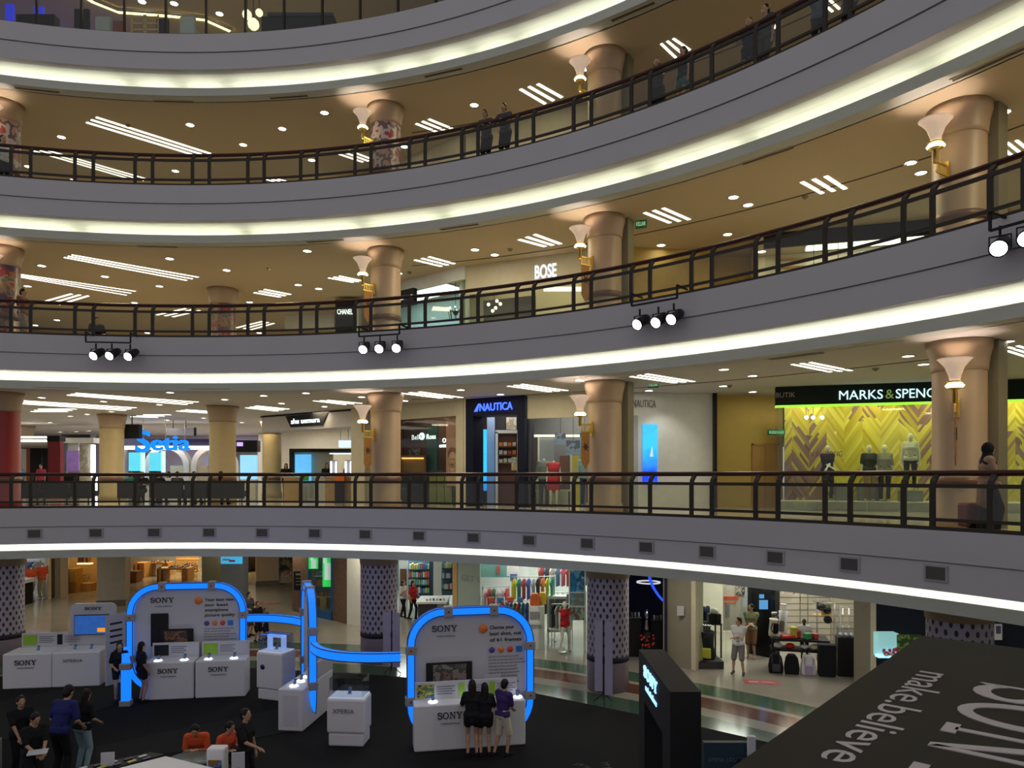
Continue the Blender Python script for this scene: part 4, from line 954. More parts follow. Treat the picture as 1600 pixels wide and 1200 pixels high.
person('woman in black dress standing between the other two at the counter', 758, 1182, pi + .2, H=1.55, hands=((-.14, -.30, 1.08), (.24, .02, .80)), bottom=('skirt', 'black'), hair='long', female=True, lean=.1)
person('man in purple polo shirt and white shorts at the right counter', 785, 1182, pi - .7, H=1.63, hands=((-.08, -.30, 1.0), (.10, -.32, 1.0)), top=('shirt', 'purple'), bottom=('shorts', 'cream'), hair='short', lean=.12, feet=((-.10, -.05), (.14, .12)))
person('man in white tee and grey shorts standing with folded arms on the marble', 1154, 1054, -.5, H=1.72, hands=((.08, -.20, 1.16), (-.08, -.22, 1.13)), top=('shirt', 'white'), bottom=('shorts', 'grey'), feet=((-.16, .03), (.15, -.03)), head=(-.8, 0), shoe='darkgrey')
person('man in green tee and brown shorts inside the golf shop window', 0, 0, -.5, at=(xat(1173, 24.75), 24.7), H=1.78, hands=((.05, -.20, 1.10), (-.06, -.24, 1.05)), top=('shirt', 'olive'), bottom=('shorts', 'brown'), head=(-.7, 0), shoe=None)
person('woman in white top and black trousers walking by the bookshop', 630, 966, 1.0, H=1.58, hands=((-.1, -.2, 1.25), (.2, -.1, .95)), top=('shirt', 'white'), bottom=('jeans', 'black'), hair='long', female=True, feet=((-.06, -.18), (.08, .2)))
person('woman in red top walking beside the woman in white', 645, 968, 1.1, H=1.62, hands=((-.22, -.05, .88), (.2, -.22, 1.0)), top=('shirt', 'red'), bottom=('jeans', 'black'), hair='long', female=True, feet=((-.08, .16), (.06, -.12)))
person('tallest of the three dark clad people behind the blue arm, in shorts', 389, 995, 1.2, H=1.66, hands=((-.1, -.2, 1.05), (.12, -.24, 1.05)), top=('shirt', 'darkgrey'), bottom=('shorts', 'darkgrey'))
person('dark clad boy behind the blue arm, in the middle of three', 402, 1003, .9, H=1.45, hands=((-.2, -.1, .8), (.2, -.14, .85)), top=('shirt', 'black'), bottom=('shorts', 'black'))
person('small dark clad child behind the blue arm, rightmost of three', 414, 1000, .9, H=1.15, hands=((-.2, -.1, .8), (.2, -.14, .85)), top=('shirt', 'navy'), bottom=('shorts', 'navy'))
person('man in black tee at the bottom left, leaning on the corner counter', 0, 0, .9, at=(-9.9, 14.8), H=1.66, hands=((-.1, -.28, .92), (.12, -.3, .9)), top=('shirt', 'black'), bottom=('trousers', 'black'), hair='short', lean=.08)
person('man in black tee holding a white leaflet at the bottom left', 0, 0, .9, at=(-8.98, 13.8), H=1.66, hands=((-.05, -.33, .98), (.05, -.36, 1.0)), top=('shirt', 'black'), bottom=('trousers', 'black'), hair='short', lean=.15, head=(.2, .3))
o = MB().box(-.16, .16, -.1, .1, 0, .01).build('leaflet', m_panel); o.location = (-8.70, 13.50, 1.04); o.rotation_euler = (.15, 0, .4); tag(o, 'white leaflet held by the man at the bottom left', 'leaflet')
person('person in deep blue shirt bending forward, back turned, at the bottom left', 0, 0, pi - .2, at=(-8.95, 14.55), H=1.9, hands=((-.2, -.3, .95), (.2, -.3, .95)), top=('shirt', 'blue'), bottom=('trousers', 'black'), hair='short', lean=.3)
person('person in dark top and pale blue jeans behind the blue shirt', 0, 0, pi - .3, at=(-8.85, 15.15), H=1.66, hands=((-.2, -.25, 1.0), (.2, -.25, 1.0)), top=('shirt', 'black'), bottom=('jeans', 'paleblue'), hair='long', female=True, lean=.15)
person('seated person in orange and black shirt bending over their knees', 0, 0, .2, at=(xat(311, 14.9), 14.9), H=1.66, hipz=.52, feet=((-.14, -.42), (.14, -.42)), hands=((-.08, -.46, .72), (.08, -.46, .72)), top=('shirt', 'orange'), bottom=('jeans', 'paleblue'), hair='short', lean=.55, head=(0, .1))
person('seated person in orange shirt with back turned, beside the white pillar box', 0, 0, 1.2, at=(xat(345, 14.7), 14.7), H=1.62, hipz=.52, feet=((-.14, -.42), (.14, -.42)), hands=((-.14, -.35, .72), (.14, -.35, .72)), top=('shirt', 'orange'), bottom=('jeans', 'black'), hair='short', lean=.35)
for i, px in enumerate((310, 344)):
    Y = 14.95 if i == 0 else 14.75; t = thing('stool', ['black stool under the bending person in orange', 'black stool under the person in orange with back turned'][i], 'stool', (xat(px, Y), Y, .02)); MB().lathe([(.01, .36), (.19, .36), (.19, .42), (.01, .43)], n=20).build('seat', m_black, t); MB().lathe([(.18, 0), (.18, .02), (.03, .03), (.03, .36)], n=16).build('base', m_black, t)
t = thing('pillar_box', 'white ribbed paper shade box beside the seated people at the bottom', 'box', (xat(340, 13.3), 13.3, .02)); MB().box(-.16, .16, -.12, .12, 0, 1.2).build('body', m_white, t, bevel=.03); MB().box(-.12, .12, -.13, -.12, .7, 1.0).build('picture', m_tv, t)
person('man in black tee walking right at the bottom, hand on a counter', 383, 1250, 1.35, H=1.68, hands=((-.14, -.36, 1.05), (.2, -.1, .85)), top=('shirt', 'black'), bottom=('trousers', 'black'), hair='short')
for k, (a, b) in {'a': (0, 0)}.items(): pass
# red floor stickers
for i, (px, py, s_) in enumerate(((1190, 1066, 1.0), (422, 943, .9))):
    X, Y = gp(px, py); t = thing('floor_sticker', ['red floor sticker in front of the golf shop', 'red floor sticker before the brick kiosk'][i], 'floor sticker', (X, Y, .001), -.15)
    MB().prism([(x * s_, y * s_ * .5) for x, y in [(-.5, -.45), (.42, -.45), (.5, -.35), (.5, .35), (.42, .45), (-.42, .45), (-.5, .35)]], 0, .005).build('film', mat('sticker_red', (.35, .03, .03), .5), t)
    MB().box(-.36 * s_, -.08, -.05, .05, .005, .008).box(0, .38 * s_, -.04, -.01, .005, .008).box(0, .3 * s_, .03, .06, .005, .008).build('print', mat('sticker_print', (.5, .4, .4), .5), t)
# ================================================================== shops
def col(n, c, **k): return mat('c_' + n, c, **k)
m_cream = col('cream', (.62, .56, .40)); m_yel = col('corridor_yellow', (.60, .42, .10)); m_dark = col('dark_wall', (.05, .045, .05)); m_wwall = col('white_wall', (.70, .70, .66)); m_brown = col('brown_wood', (.16, .06, .03), rough=.4)
m_lilac = col('lilac_wall', (.40, .37, .50)); m_grey = col('grey_wall', (.25, .26, .28)); m_oak = col('oak', (.50, .26, .08), rough=.5, var=.2); m_oakl = col('oak_light', (.62, .40, .16), rough=.5, var=.2)
SEG = dict(shu=((-11.2, 33.3), (-6.05, 29.6)), watch=((-4.9, 28.9), (-1.75, 26.25)), naut=((-1.65, 26.2), (.5, 24.9)), win=((.5, 24.9), (2.95, 23.85)), white=((3.9, 24.0), (6.65, 24.3)), yel=((6.7, 25.0), (9.2, 25.0)), ms=((8.15, 22.6), (17.8, 19.75)))
def onseg(px, seg):
    """local x where the sight line through column px meets the line p0-p1, and the distance"""
    (x0, y0), (x1, y1) = seg; k = (px - 800) / F; dx, dy = x1 - x0, y1 - y0; t = (k * y0 - x0) / (dx - k * dy); return t * hypot(dx, dy), y0 + t * dy
def fr(seg, z): p0, a, L = frame2(*seg); return RM(p0, a, z), a, L
def panel(name, label, cat, seg, k, px0, px1, z0, z1, m, y0=-.03, y1=0., parts=None, kind=None, group=None):
    """a thing standing in a shop front plane between two photo columns and two heights"""
    a0, _ = onseg(px0, seg); a1, _ = onseg(px1, seg); M, a, L = fr(seg, 0); p = M @ Vector((a0, 0, z0))
    t = thing(name, label, cat, p, a, group, kind); MB().box(0, a1 - a0, y0, y1, 0, z1 - z0).build('panel', m, t); t['w'] = a1 - a0
    del t['w']; return t, a1 - a0
def wseg(name, seg, z0, z1, m, th=.1, back=0., label=None):
    M, a, L = fr(seg, 0); b = MB().box(0, L, back, back + th, z0, z1); b.v = [tuple(M @ Vector(v)) for v in b.v]; return struct(name, b, m, label)
def room(i, seg, k, depth, m, lcol=(1, .95, .85), e=2.2, walls=True, x0=0., x1=None):
    M, a, L = fr(seg, FL[k]); x1 = L if x1 is None else x1; h = CE[k] - FL[k] - .01
    E_ = [M @ Vector((x0, .1, 0)), M @ Vector((x1, .1, 0))]; D_ = []
    for e_, tl in zip(E_, (.05, -.05)):
        d_ = Vector((e_.x, e_.y, 0)).normalized(); d_ = Vector((d_.x * cos(tl) - d_.y * sin(tl), d_.x * sin(tl) + d_.y * cos(tl), 0)); n_ = Vector((-sin(a), cos(a), 0)); D_.append(d_ * (depth / max(.3, d_.dot(n_))))
    F_ = [E_[0] + D_[0], E_[1] + D_[1]]
    for j, (p_, q_) in enumerate(((F_[0], F_[1]), (E_[0], F_[0]), (F_[1], E_[1]))):
        if j and not walls: continue
        t_ = (q_ - p_).normalized(); n_ = Vector((-t_.y, t_.x, 0)) * .08
        struct('wall_%d' % (i * 10 + j), MB().prism([(v.x, v.y) for v in (p_, q_, q_ + n_, p_ + n_)], FL[k], FL[k] + h), m)
    c = (E_[0] + E_[1] + F_[0] + F_[1]) / 4; c.z = FL[k] + h - .06; t = thing('ceiling_light', 'flat lit panel in the ceiling of shop', 'ceiling light', c, a); del t['label']
    t['label'] = RL_[i]; MB().box(-(x1 - x0) * .38, (x1 - x0) * .38, -depth * .3, depth * .3, -.02, .02).build('diffuser', glow('panel_%s_%s' % (tuple(lcol), e), lcol, e), t)
    MB().box(-(x1 - x0) * .38 - .04, (x1 - x0) * .38 + .04, -depth * .3 - .04, depth * .3 + .04, .02, .05).build('housing', m_white, t)
    return M, a, L
RL_ = {}
def kit(name, label, cat, parts, z=None, group=None, rz=None):
    """thing made of boxes given by photo columns and rows at a distance: (part, px0, px1, py0, py1 or ('z', height), Y, depth, material[, yaw])"""
    if z is None and any(q[4] is None for q in parts):
        z = max(f for f in FL if f < zat(parts[0][3], parts[0][5]))
    q = parts[0]; Y = q[5]; X = xat((q[1] + q[2]) / 2, Y); zz = z if z is not None else zat(q[4], Y)
    t = thing(name, label, cat, (X, Y, zz), 0, group)
    for q in parts:
        pn_, a, b, c, d, Y_, dp, m = q[:8]
        z1 = zat(c, Y_); z0 = z if d is None else zat(d, Y_)
        MB().box(xat(a, Y_) - X, xat(b, Y_) - X, Y_ - Y, Y_ - Y + dp, z0 - zz, z1 - zz).build(pn_, m, t)
    return t
def sign(txt, label, seg, px0, px1, zc, h, m, y=-.035, bold=.0, name='sign_lettering', depth=.03):
    a0, _ = onseg(px0, seg); a1, _ = onseg(px1, seg); M, a, L = fr(seg, 0); p = M @ Vector((a0, y, zc - h / 2)); mb = text_mb(txt, h, a1 - a0, depth, bold)
    t = mb.build(name, m); t.location = p; t.rotation_euler = (0, 0, a); return tag(t, label, 'sign')
def flat_text(txt, label, px0, px1, py0, py1, Y, m, rz=0., depth=.03, bold=0.):
    mb = text_mb(txt, zat(py0, Y) - zat(py1, Y), xat(px1, Y) - xat(px0, Y), depth, bold); t = mb.build('sign_lettering', m); t.location = (xat(px0, Y), Y, zat(py1, Y)); t.rotation_euler = (0, 0, rz); return tag(t, label, 'sign')
# ---- outer walls of the storeys
for k in (0, 1, 2, 3):
    z0, z1 = FL[k], CE[k] - .005
    m = [m_grey, m_lilac, m_cream, m_cream][k]
    struct('wall_%d' % (500 + k), MB().box(-46, -8.5, 49, 49.2, z0, z1), m); struct('wall_%d' % (510 + k), MB().box(-46.2, -46, 10, 49, z0, z1), m)
for k in (2, 3):
    zt = CE[k] - .005
    for nm, hd in (('watch', m_cream), ('naut', m_cream), ('win', m_cream)):
        if k == 3: wseg('wall_%d' % (600 + k * 10 + len(MATS)), SEG[nm], FL[k], zt, m_cream)
    wseg('wall_%d' % (640 + k), SEG['white'], FL[k], zt, m_wwall if k == 3 else m_yel); wseg('wall_%d' % (650 + k), SEG['yel'], FL[k], zt, m_yel)
    if k == 3: wseg('wall_653', SEG['ms'], FL[k], zt, m_cream); wseg('wall_654', SEG['shu'], FL[k], zt, m_cream)
# ================= storey 1
k = 1; z0, zt = FL[1], CE[1] - .005
# cosmetics shop
m_head = col('header_white', (.62, .58, .55)); s = SEG['shu']
RL_.update({1: 'lit ceiling panel of the cosmetics shop', 2: 'lit ceiling panel of the watch shop', 3: 'lit ceiling panel inside the blue-lit sail clothing shop door', 4: 'lit ceiling panel of the clothing window with mannequins', 5: 'lit ceiling panel of the yellow zigzag window', 6: 'lit ceiling panel of the blue-white shop on the middle balcony',
            7: 'lit ceiling panel of the audio shop on the middle balcony', 8: 'lit ceiling panel of the right shop on the middle balcony', 9: 'lit ceiling panel of the tee shirt shop', 10: 'lit ceiling panel of the shoe shop', 11: 'lit ceiling panel of the bookshop', 12: 'lit ceiling panel of the swimwear shop', 13: 'lit ceiling panel of the dark watch shop', 14: 'lit ceiling panel of the golf shop', 15: 'lit ceiling panel of the oak cabinet shop', 16: 'lit ceiling panel of the brick kiosk'})
t, w_ = panel('shop_header', 'white header over the cosmetics shop with a black sign plate', 'shop header', s, 1, 412, 553, 8.12, zt, m_head, -.1, .9)
a0 = onseg(450, s)[0] - onseg(412, s)[0]; a1 = onseg(516, s)[0] - onseg(412, s)[0]
MB().prism([(a0, .62), (a0 + .35, .12), (a1 - .35, .12), (a1, .62)], 0, .04, Matrix(((1, 0, 0, 0), (0, 0, -1, -.1), (0, 1, 0, 0), (0, 0, 0, 1)))).build('sign_plate', m_black, t)
letters('shu uemura', glow('sign_white', (.85, 1, .95), 2.4), t, (a0 + .42, -.15, .26), .22, a1 - a0 - .9, .02, 0)
MB().box(-.05, w_ + .02, -.14, 0, .64, .70).build('top_strip', m_black, t)
panel('pilaster', 'cream pilaster right of the cosmetics shop', 'pilaster', s, 1, 553, 574, z0, zt, m_cream, -.15, .5, kind='structure')
M, a, L = room(1, ((-13.0, 38.5), (-5.0, 33.0)), 1, 4.5, m_cream, (1, .97, .92), 2.0, walls=False)
kit('cosmetic_kiosk', 'black framed cosmetics kiosk with a blue picture screen', 'kiosk', [('post', 452, 457, 703, None, 36.5, .3, m_black), ('header', 452, 556, 701, 706, 36.3, .8, m_black), ('wall', 457, 520, 706, None, 36.9, .1, m_cream), ('screen', 461, 486, 710, 752, 36.6, .06, mat('screen_sky', (.1, .4, .7), .3, emit=.9, ecol=(.12, .5, .95), var=.6, scale=2)), ('header', 515, 553, 703, 708, 33, 1.2, m_black), ('light_line', 515, 553, 708, 709.5, 32.9, .05, glow('line_white', (.8, 1, 1), 3))], z=z0)
kit('hanging_sign', 'white lit sign hung on rods inside the cosmetics shop', 'sign', [('box', 529, 552, 688, 699, 32, .3, glow('white_box', (.75, .9, 1), 1.1)), ('rod', 531.5, 532.5, 646.3, 688, 32.1, .04, m_white), ('rod', 543.5, 544.5, 646.3, 688, 32.1, .04, m_white)])
for i, (a_, b_, m_, lb) in enumerate(((443, 466, m_oakl, 'pale oak counter with glowing heads, left in the cosmetics shop'), (491, 508, m_wwall, 'white cabinet with pictures in the cosmetics shop'), (508, 523, m_oakl, 'middle oak counter of the cosmetics shop'), (536, 549, m_oakl, 'right oak counter of the cosmetics shop'))):
    kit('shop_counter', lb, 'counter', [('body', a_, b_, 746, None, 31.5, .7, m_), ('worktop', a_ - 1, b_ + 1, 744.6, 746, 31.4, .9, m_wwall)], z=z0)
kit('bar_chair', 'green backed chair in the cosmetics shop', 'chair', [('seat', 467, 483, 752, 755, 30.8, .4, col('chair_green', (.05, .35, .03))), ('backrest', 468, 482, 742, 751, 30.7, .06, col('chair_green', (.05, .35, .03))), ('leg', 468, 469, 755, None, 30.8, .04, m_chrome), ('leg', 481, 482, 755, None, 30.8, .04, m_chrome), ('leg', 468, 469, 755, None, 31.15, .04, m_chrome), ('leg', 481, 482, 755, None, 31.15, .04, m_chrome)], z=z0)
kit('orange_bin', 'orange topped black case in the cosmetics shop', 'case', [('lid', 523, 538, 741, 752, 31.0, .4, col('case_orange', (.8, .18, .02))), ('body', 523, 535, 752, None, 31.0, .4, m_black)])
for i, px in enumerate((518, 541)): kit('lit_mirror', ['left', 'right'][i] + ' make-up mirror with two bright tubes', 'mirror', [('frame', px - 2, px + 9, 719, None, 32.4, .08, m_grey), ('tube', px - 2, px, 721, 741, 32.3, .05, glow('tube_white', (1, 1, 1), 4)), ('tube', px + 6, px + 8, 721, 741, 32.3, .05, glow('tube_white', (1, 1, 1), 4))])
# left hall of storey 1
kit('shop_canopy', 'dark canopy with two bright light bars, far left behind the red column', 'kiosk', [('light_bar', 10, 75, 682, 684.5, 38, .1, glow('bar_warm', (1, .95, .8), 6)), ('light_bar', 10, 75, 687, 690, 37.8, .1, glow('bar_warm', (1, .95, .8), 6)), ('canopy', 12, 74, 690, 700, 38, 2, col('canopy_dark', (.06, .05, .03))), ('wall', 16, 41, 700, None, 39.5, .1, m_wwall), ('post', 41, 47, 700, None, 39, .3, col('post_orange', (.45, .12, .05))), ('post', 47, 62, 700, None, 38.5, .3, m_black), ('post', 67, 74, 690, None, 38.5, .3, m_black)], z=z0)
kit('red_panel', 'dark red standing panel left of the striped picture', 'panel', [('panel', 75, 94, 690, None, 37, .3, col('panel_red', (.22, .02, .03))), ('cap', 73, 93, 681, 690, 37, .5, m_black)], z=z0)
kit('picture_kiosk', 'white kiosk with black top strip and purple picture', 'kiosk', [('fascia', 92, 146, 684, 692, 39, .6, m_wwall), ('top_strip', 96, 141, 679, 684, 39, .5, m_black), ('wall', 94, 104, 692, None, 39.2, .1, m_grey), ('picture', 103, 123, 704, 736, 39.2, .08, mat('purple_picture', (.2, .12, .3), .4, emit=.4, ecol=(.30, .16, .42), var=.8, scale=2)), ('wall', 103, 123, 692, 704, 39.3, .1, m_wwall), ('counter', 94, 146, 742, None, 38.2, .8, m_black)], z=z0)
kit('pattern_panel', 'pale panel with floral pattern beside a bright tube', 'panel', [('panel', 124, 142, 694, None, 36.5, .2, poster_mat('floral', [(.40, .36, .28), (.5, .46, .38), (.34, .30, .2)], 2.5)), ('light_tube', 142, 147, 695, 745, 36.3, .12, glow('tube_cool', (.9, .95, 1), 5)), ('light_tube', 145, 150, 745, 778, 36.3, .12, glow('tube_cool', (.9, .95, 1), 5))], z=z0)
m_bluesign = glow('sign_blue', (.0, .24, 1.0), 1.25)
t = thing('hall_sign', 'big blue lit hall sign hung over the lounge of the lowest balcony', 'sign', (xat(214, 34.5), 34.5, zat(706, 34.5)))
for tx, a_, b_, c_, d_ in (('S', 214, 235, 673, 706), ('etia', 238, 297, 680, 703)): letters(tx, m_bluesign, t, (xat(a_, 34.5) - t.location[0], 0, zat(d_, 34.5) - t.location[2]), zat(c_, 34.5) - zat(d_, 34.5), xat(b_, 34.5) - xat(a_, 34.5), .15, .02)
for xx in (.25, 1.3, 2.2): MB().tube((xx, .1, .5), (xx, .1, CE[1] - t.location[2]), .015).build('rod', m_chrome, t)
kit('light_bar', 'long white light bar behind the blue lit letters', 'light', [('bar', 192, 330, 697, 702, 37.5, .2, glow('bar_pink', (1, .85, .8), 5)), ('fascia', 192, 334, 686, 697, 37.7, .5, col('navy_dark', (.015, .015, .06))), ('post', 192, 196, 702, None, 37.7, .2, m_grey), ('post', 326, 330, 702, None, 37.7, .2, m_grey)], z=z0)
m_scr = mat('screen_teal', (.05, .35, .4), .3, emit=1.0, ecol=(.10, .62, .80), var=.8, scale=1.6)
for i, (a_, b_) in enumerate(((201, 219), (233, 251))):
    kit('picture_screen', ['left', 'right'][i] + ' bright teal picture screen under the blue letters', 'screen', [('screen', a_, b_, 707, 736, 37, .1, m_scr), ('stand', a_, b_, 736, None, 37, .2, m_black), ('light_tube', b_ + 1, b_ + 6, 705, 738, 37, .1, glow('tube_blue2', (.25, .6, 1), 3))], z=z0)
t = thing('arched_shelf', 'white double arch wall right of the teal screens', 'display wall', (xat(295, 38), 38, z0)); b = MB(); r_ = 1.15
for cx_ in (-1.15, 1.25):
    pts = [(cx_ + r_ * cos(pi * i / 14), 1.55 + r_ * sin(pi * i / 14)) for i in range(15)] ; pts2 = [(cx_ + (r_ - .28) * cos(pi * i / 14), 1.55 + (r_ - .28) * sin(pi * i / 14)) for i in range(14, -1, -1)]
    for i in range(14): b.prism([pts[i], pts[i + 1], pts2[13 - i], pts2[14 - i]], 0, .5, Matrix(((1, 0, 0, 0), (0, 0, 1, 0), (0, 1, 0, 0), (0, 0, 0, 1))))
    for e in (-1, 1): b.box(cx_ + e * (r_ - .14) - .14, cx_ + e * (r_ - .14) + .14, 0, .5, 0, 1.55)
b.build('arches', m_wwall, t); MB().box(-1.0, .9, .1, .4, .2, 1.6).build('back_board', m_cream, t)
kit('hanging_screen', 'black screen hung from the ceiling left of the blue letters', 'screen', [('housing', 188, 217, 663, 685, 33, .3, m_black), ('rod', 205.5, 206.5, 640, 663, 33.1, .04, m_black)])
kit('direction_sign', 'pale hanging direction board above the blue letters', 'sign', [('board', 259, 304, 669, 680, 36, .12, m_head), ('edge', 303, 305, 668, 681, 35.9, .15, m_black), ('rod', 270, 270.6, 640, 669, 36, .03, m_black), ('rod', 290, 290.6, 640, 669, 36, .03, m_black)])
kit('advert_light_box', 'sky blue lit advert box right of the tan column', 'advert', [('screen', 375, 400, 711, 749, 34, .25, mat('screen_sky2', (.2, .5, .7), .3, emit=.9, ecol=(.3, .66, .95), var=.5, scale=1.5)), ('stand', 376, 399, 749, None, 34, .25, m_wwall)], z=z0)
kit('dark_kiosk', 'black topped kiosk far behind the sky blue advert box', 'kiosk', [('header', 366, 402, 688, 706, 40, .5, m_black), ('sign', 370, 379, 691, 697, 39.9, .06, glow('sign_lilac', (.6, .4, 1), 1.3)), ('wall', 366, 402, 706, None, 41, .1, m_grey)], z=z0)
# dark lounge seating seen through the railing
lounge = [(22, 60, 'first from the left edge'), (66, 106, 'second from the left edge'), (112, 140, 'right of the second, before the lit tube'), (183, 214, 'left below the blue letters'), (236, 284, 'middle below the blue letters'), (288, 322, 'right below the blue letters'), (326, 380, 'beside the tan column')]
m_sofa = col('sofa_dark', (.03, .027, .02))
for a_, b_, lb in lounge:
    Y = 27.0; t = kit('lounge_bench', 'dark upholstered bench behind the lowest railing, ' + lb, 'bench', [('backrest', a_, b_, 753, 779, Y, .15, m_sofa), ('seat', a_, b_, 767, 776, Y + .15, .6, m_sofa), ('leg', a_ + 2, a_ + 3, 779, None, Y + .05, .06, m_black), ('leg', b_ - 3, b_ - 2, 779, None, Y + .05, .06, m_black), ('leg', a_ + 2, a_ + 3, 776, None, Y + .65, .06, m_black), ('leg', b_ - 3, b_ - 2, 776, None, Y + .65, .06, m_black)], z=z0, group='dark benches behind the lowest railing')
cafe = [(30, 36, 'blue top by the dark canopy', 'skyblue', 0.4, 'short', SKIN), (64, 36.2, 'pink top between the dark posts', 'pink', 0, 'short', SKIN), (205, 28.6, 'dark teal top left under the blue letters', 'teal', pi, 'short', SKIN), (222, 29, 'dark top under the letter S', 'black', .3, 'long', SKIN), (248, 28.5, 'black top before the right teal screen', 'black', pi, 'short', SKIN),
        (263, 29, 'pale top at the left white arch', 'white', -.6, 'long', SKIN), (277, 28.6, 'dark hair bent forward below the arches', 'darkgrey', pi, 'short', SKIN), (303, 28.6, 'white top right below the arches', 'white', .8, 'short', SKIN), (345, 27.3, 'brown top before the tan column', 'brown', pi, 'long', SKIN)]
for px, Y, lb, c, rz, hr_, sk in cafe: 
    sit = Y < 31
    figure('person with ' + lb + ', in the lowest balcony lounge', (xat(px, Y), Y, z0), rz, H=1.62, hipz=.50 if sit else None, feet=((-.12, -.40), (.12, -.40)) if sit else ((-.1, 0), (.1, 0)), hands=((-.15, -.35, .76), (.15, -.35, .76)) if sit else None, top=('shirt', c), bottom=('trousers', 'black'), hair=hr_, vox=.02)
for px, Y, lb, c in ((447, 33.6, 'in black at the left of the cosmetics shop', 'black'), (511, 32.8, 'in black at the middle counter of the cosmetics shop', 'black'), (545, 32.8, 'dark clad person by the right lit mirror', 'darkgrey')):
    figure('person ' + lb, (xat(px, Y), Y, z0), .4, H=1.62, top=('shirt', c), bottom=('trousers', 'black'), hair='long', vox=.02)
# watch shop
s = SEG['watch']
panel('shop_header', 'cream header over the glass front of the watch shop', 'shop header', s, 1, 618, 722, 8.28, zt, m_cream, -.05, 0.); panel('pilaster', 'cream pilaster between the watch shop and the black portal', 'pilaster', s, 1, 716, 731, z0, zt, m_cream, -.12, .4, kind='structure')
M, a, L = room(2, s, 1, 2.4, col('watch_wall', (.16, .08, .06)), (1, .85, .6), 2.0)
panel('shop_window', 'tall glass front of the watch shop', 'window', s, 1, 619, 716, z0, 8.28, m_shopglass, 0, .02)
s2 = ((s[0][0] + .9, s[0][1] + 1.2), (s[1][0] + .9, s[1][1] + 1.2))
panel('sign_board', 'dark wall panel carrying the round-badge watch sign', 'panel', s2, 1, 636, 668, 7.45, 8.15, m_dark, -.05, .05); panel('sign_board', 'dark teal wall panel beside the watch sign', 'panel', s2, 1, 668, 684, 6.3, 8.15, col('teal_dark', (.03, .10, .10)), -.04, .05)
sw_ = glow('sign_white', (.85, 1, .95), 2.0)
sign('Bell', 'white lit letters Bell in the watch shop', s2, 645, 656, 7.70, .2, sw_, y=-.02); sign('Ross', 'white lit letters Ross in the watch shop', s2, 668, 682, 7.70, .2, sw_, y=-.02)
a0, _ = onseg(662, s2); Mx, a, L = fr(s2, 0); p = Mx @ Vector((a0, -.08, 7.72)); t = thing('round_sign', 'round white lit badge with ampersand between the watch letters', 'sign', p, a)
MB().lathe([(.001, 0), (.14, 0), (.14, .04), (.001, .04)], n=24, M=Matrix.Rotation(pi / 2, 4, 'X')).build('disc', sw_, t); letters('&', m_ink, t, (-.06, -.05, -.08), .16, .12, .01)
panel('dial_picture', 'square picture of a watch dial', 'picture', s2, 1, 641, 657, 6.75, 7.25, poster_mat('dial', [(.02, .02, .02), (.1, .1, .1), (.3, .3, .3)], 9), -.08, -.05)
sign('OMEGA', 'white lit letters of the jewellery sign in the watch shop', s2, 688, 703, 7.30, .11, sw_); t = sign('O', 'small white horseshoe mark over the jewellery letters', s2, 693, 698, 7.52, .18, sw_)
t, w_ = panel('portrait_poster', 'tall pink portrait poster at the right of the watch shop', 'poster', s, 1, 694, 715, 5.75, 8.2, col('poster_pink', (.62, .30, .22)), .10, .13)
Mo = Matrix.Rotation(pi / 2, 4, 'X')
f = MB(); f.lathe([(.001, 0), (.22, 0), (.22, .012), (.001, .012)], n=24, M=Matrix.Translation((w_ / 2, .095, .95)) @ Matrix.Scale(1.35, 4, (0, 0, 1)) @ Mo); f.box(w_ / 2 - .09, w_ / 2 + .09, .085, .1, .4, .8); f.prism([(0.02, .35), (.03, 0), (w_ - .03, 0), (w_ - .02, .35), (w_ / 2, .55)], .085, .1, Matrix(((1, 0, 0, 0), (0, 0, 1, 0), (0, 1, 0, 0), (0, 0, 0, 1)))); f.build('face', col('face_tone', (.75, .42, .28)), t)
f = MB(); f.lathe([(.001, 0), (.25, 0), (.25, .008), (.001, .008)], n=24, M=Matrix.Translation((w_ / 2, .092, 1.16)) @ Mo); f.build('hair', col('hair_auburn', (.30, .12, .05)), t)
f = MB(); [f.box(w_ / 2 + e * .08 - .035, w_ / 2 + e * .08 + .035, .07, .082, .96, .985) for e in (-1, 1)]; f.box(w_ / 2 - .05, w_ / 2 + .05, .07, .082, .77, .80); f.build('features', m_ink, t)
kit('lit_shelf', 'orange lit shelf at the left of the watch shop', 'shelf', [('frame', 624, 666, 711, 714, 29.2, .4, m_brown), ('glow_strip', 628, 662, 715, 717, 29.5, .05, glow('amber', (1, .5, .12), 2.0)), ('back', 626, 664, 717, 738, 29.55, .05, col('amber_wood', (.5, .26, .08))), ('side', 624, 626, 714, 740, 29.2, .4, m_brown), ('side', 664, 666, 714, 740, 29.2, .4, m_brown), ('base', 624, 666, 738, None, 29.2, .4, m_dark)], z=z0)
for i, (a_, b_) in enumerate(((671, 682), (683, 694), (695, 706))): kit('watch_case', '%s gold green watch showcase' % ['left', 'middle', 'right'][i], 'showcase', [('cabinet', a_, b_, 741, None, 27.6 - i * .35, .5, col('case_goldgreen', (.30, .30, .08))), ('top_glass', a_, b_, 734, 741, 27.6 - i * .35, .5, m_acr)], z=z0)
kit('exit_sign', 'small green exit sign on the header of the watch shop', 'exit sign', [('plate', 703, 715, 637.5, 643, 27.1, .04, col('exit_green_dark', (.0, .12, .05)))])
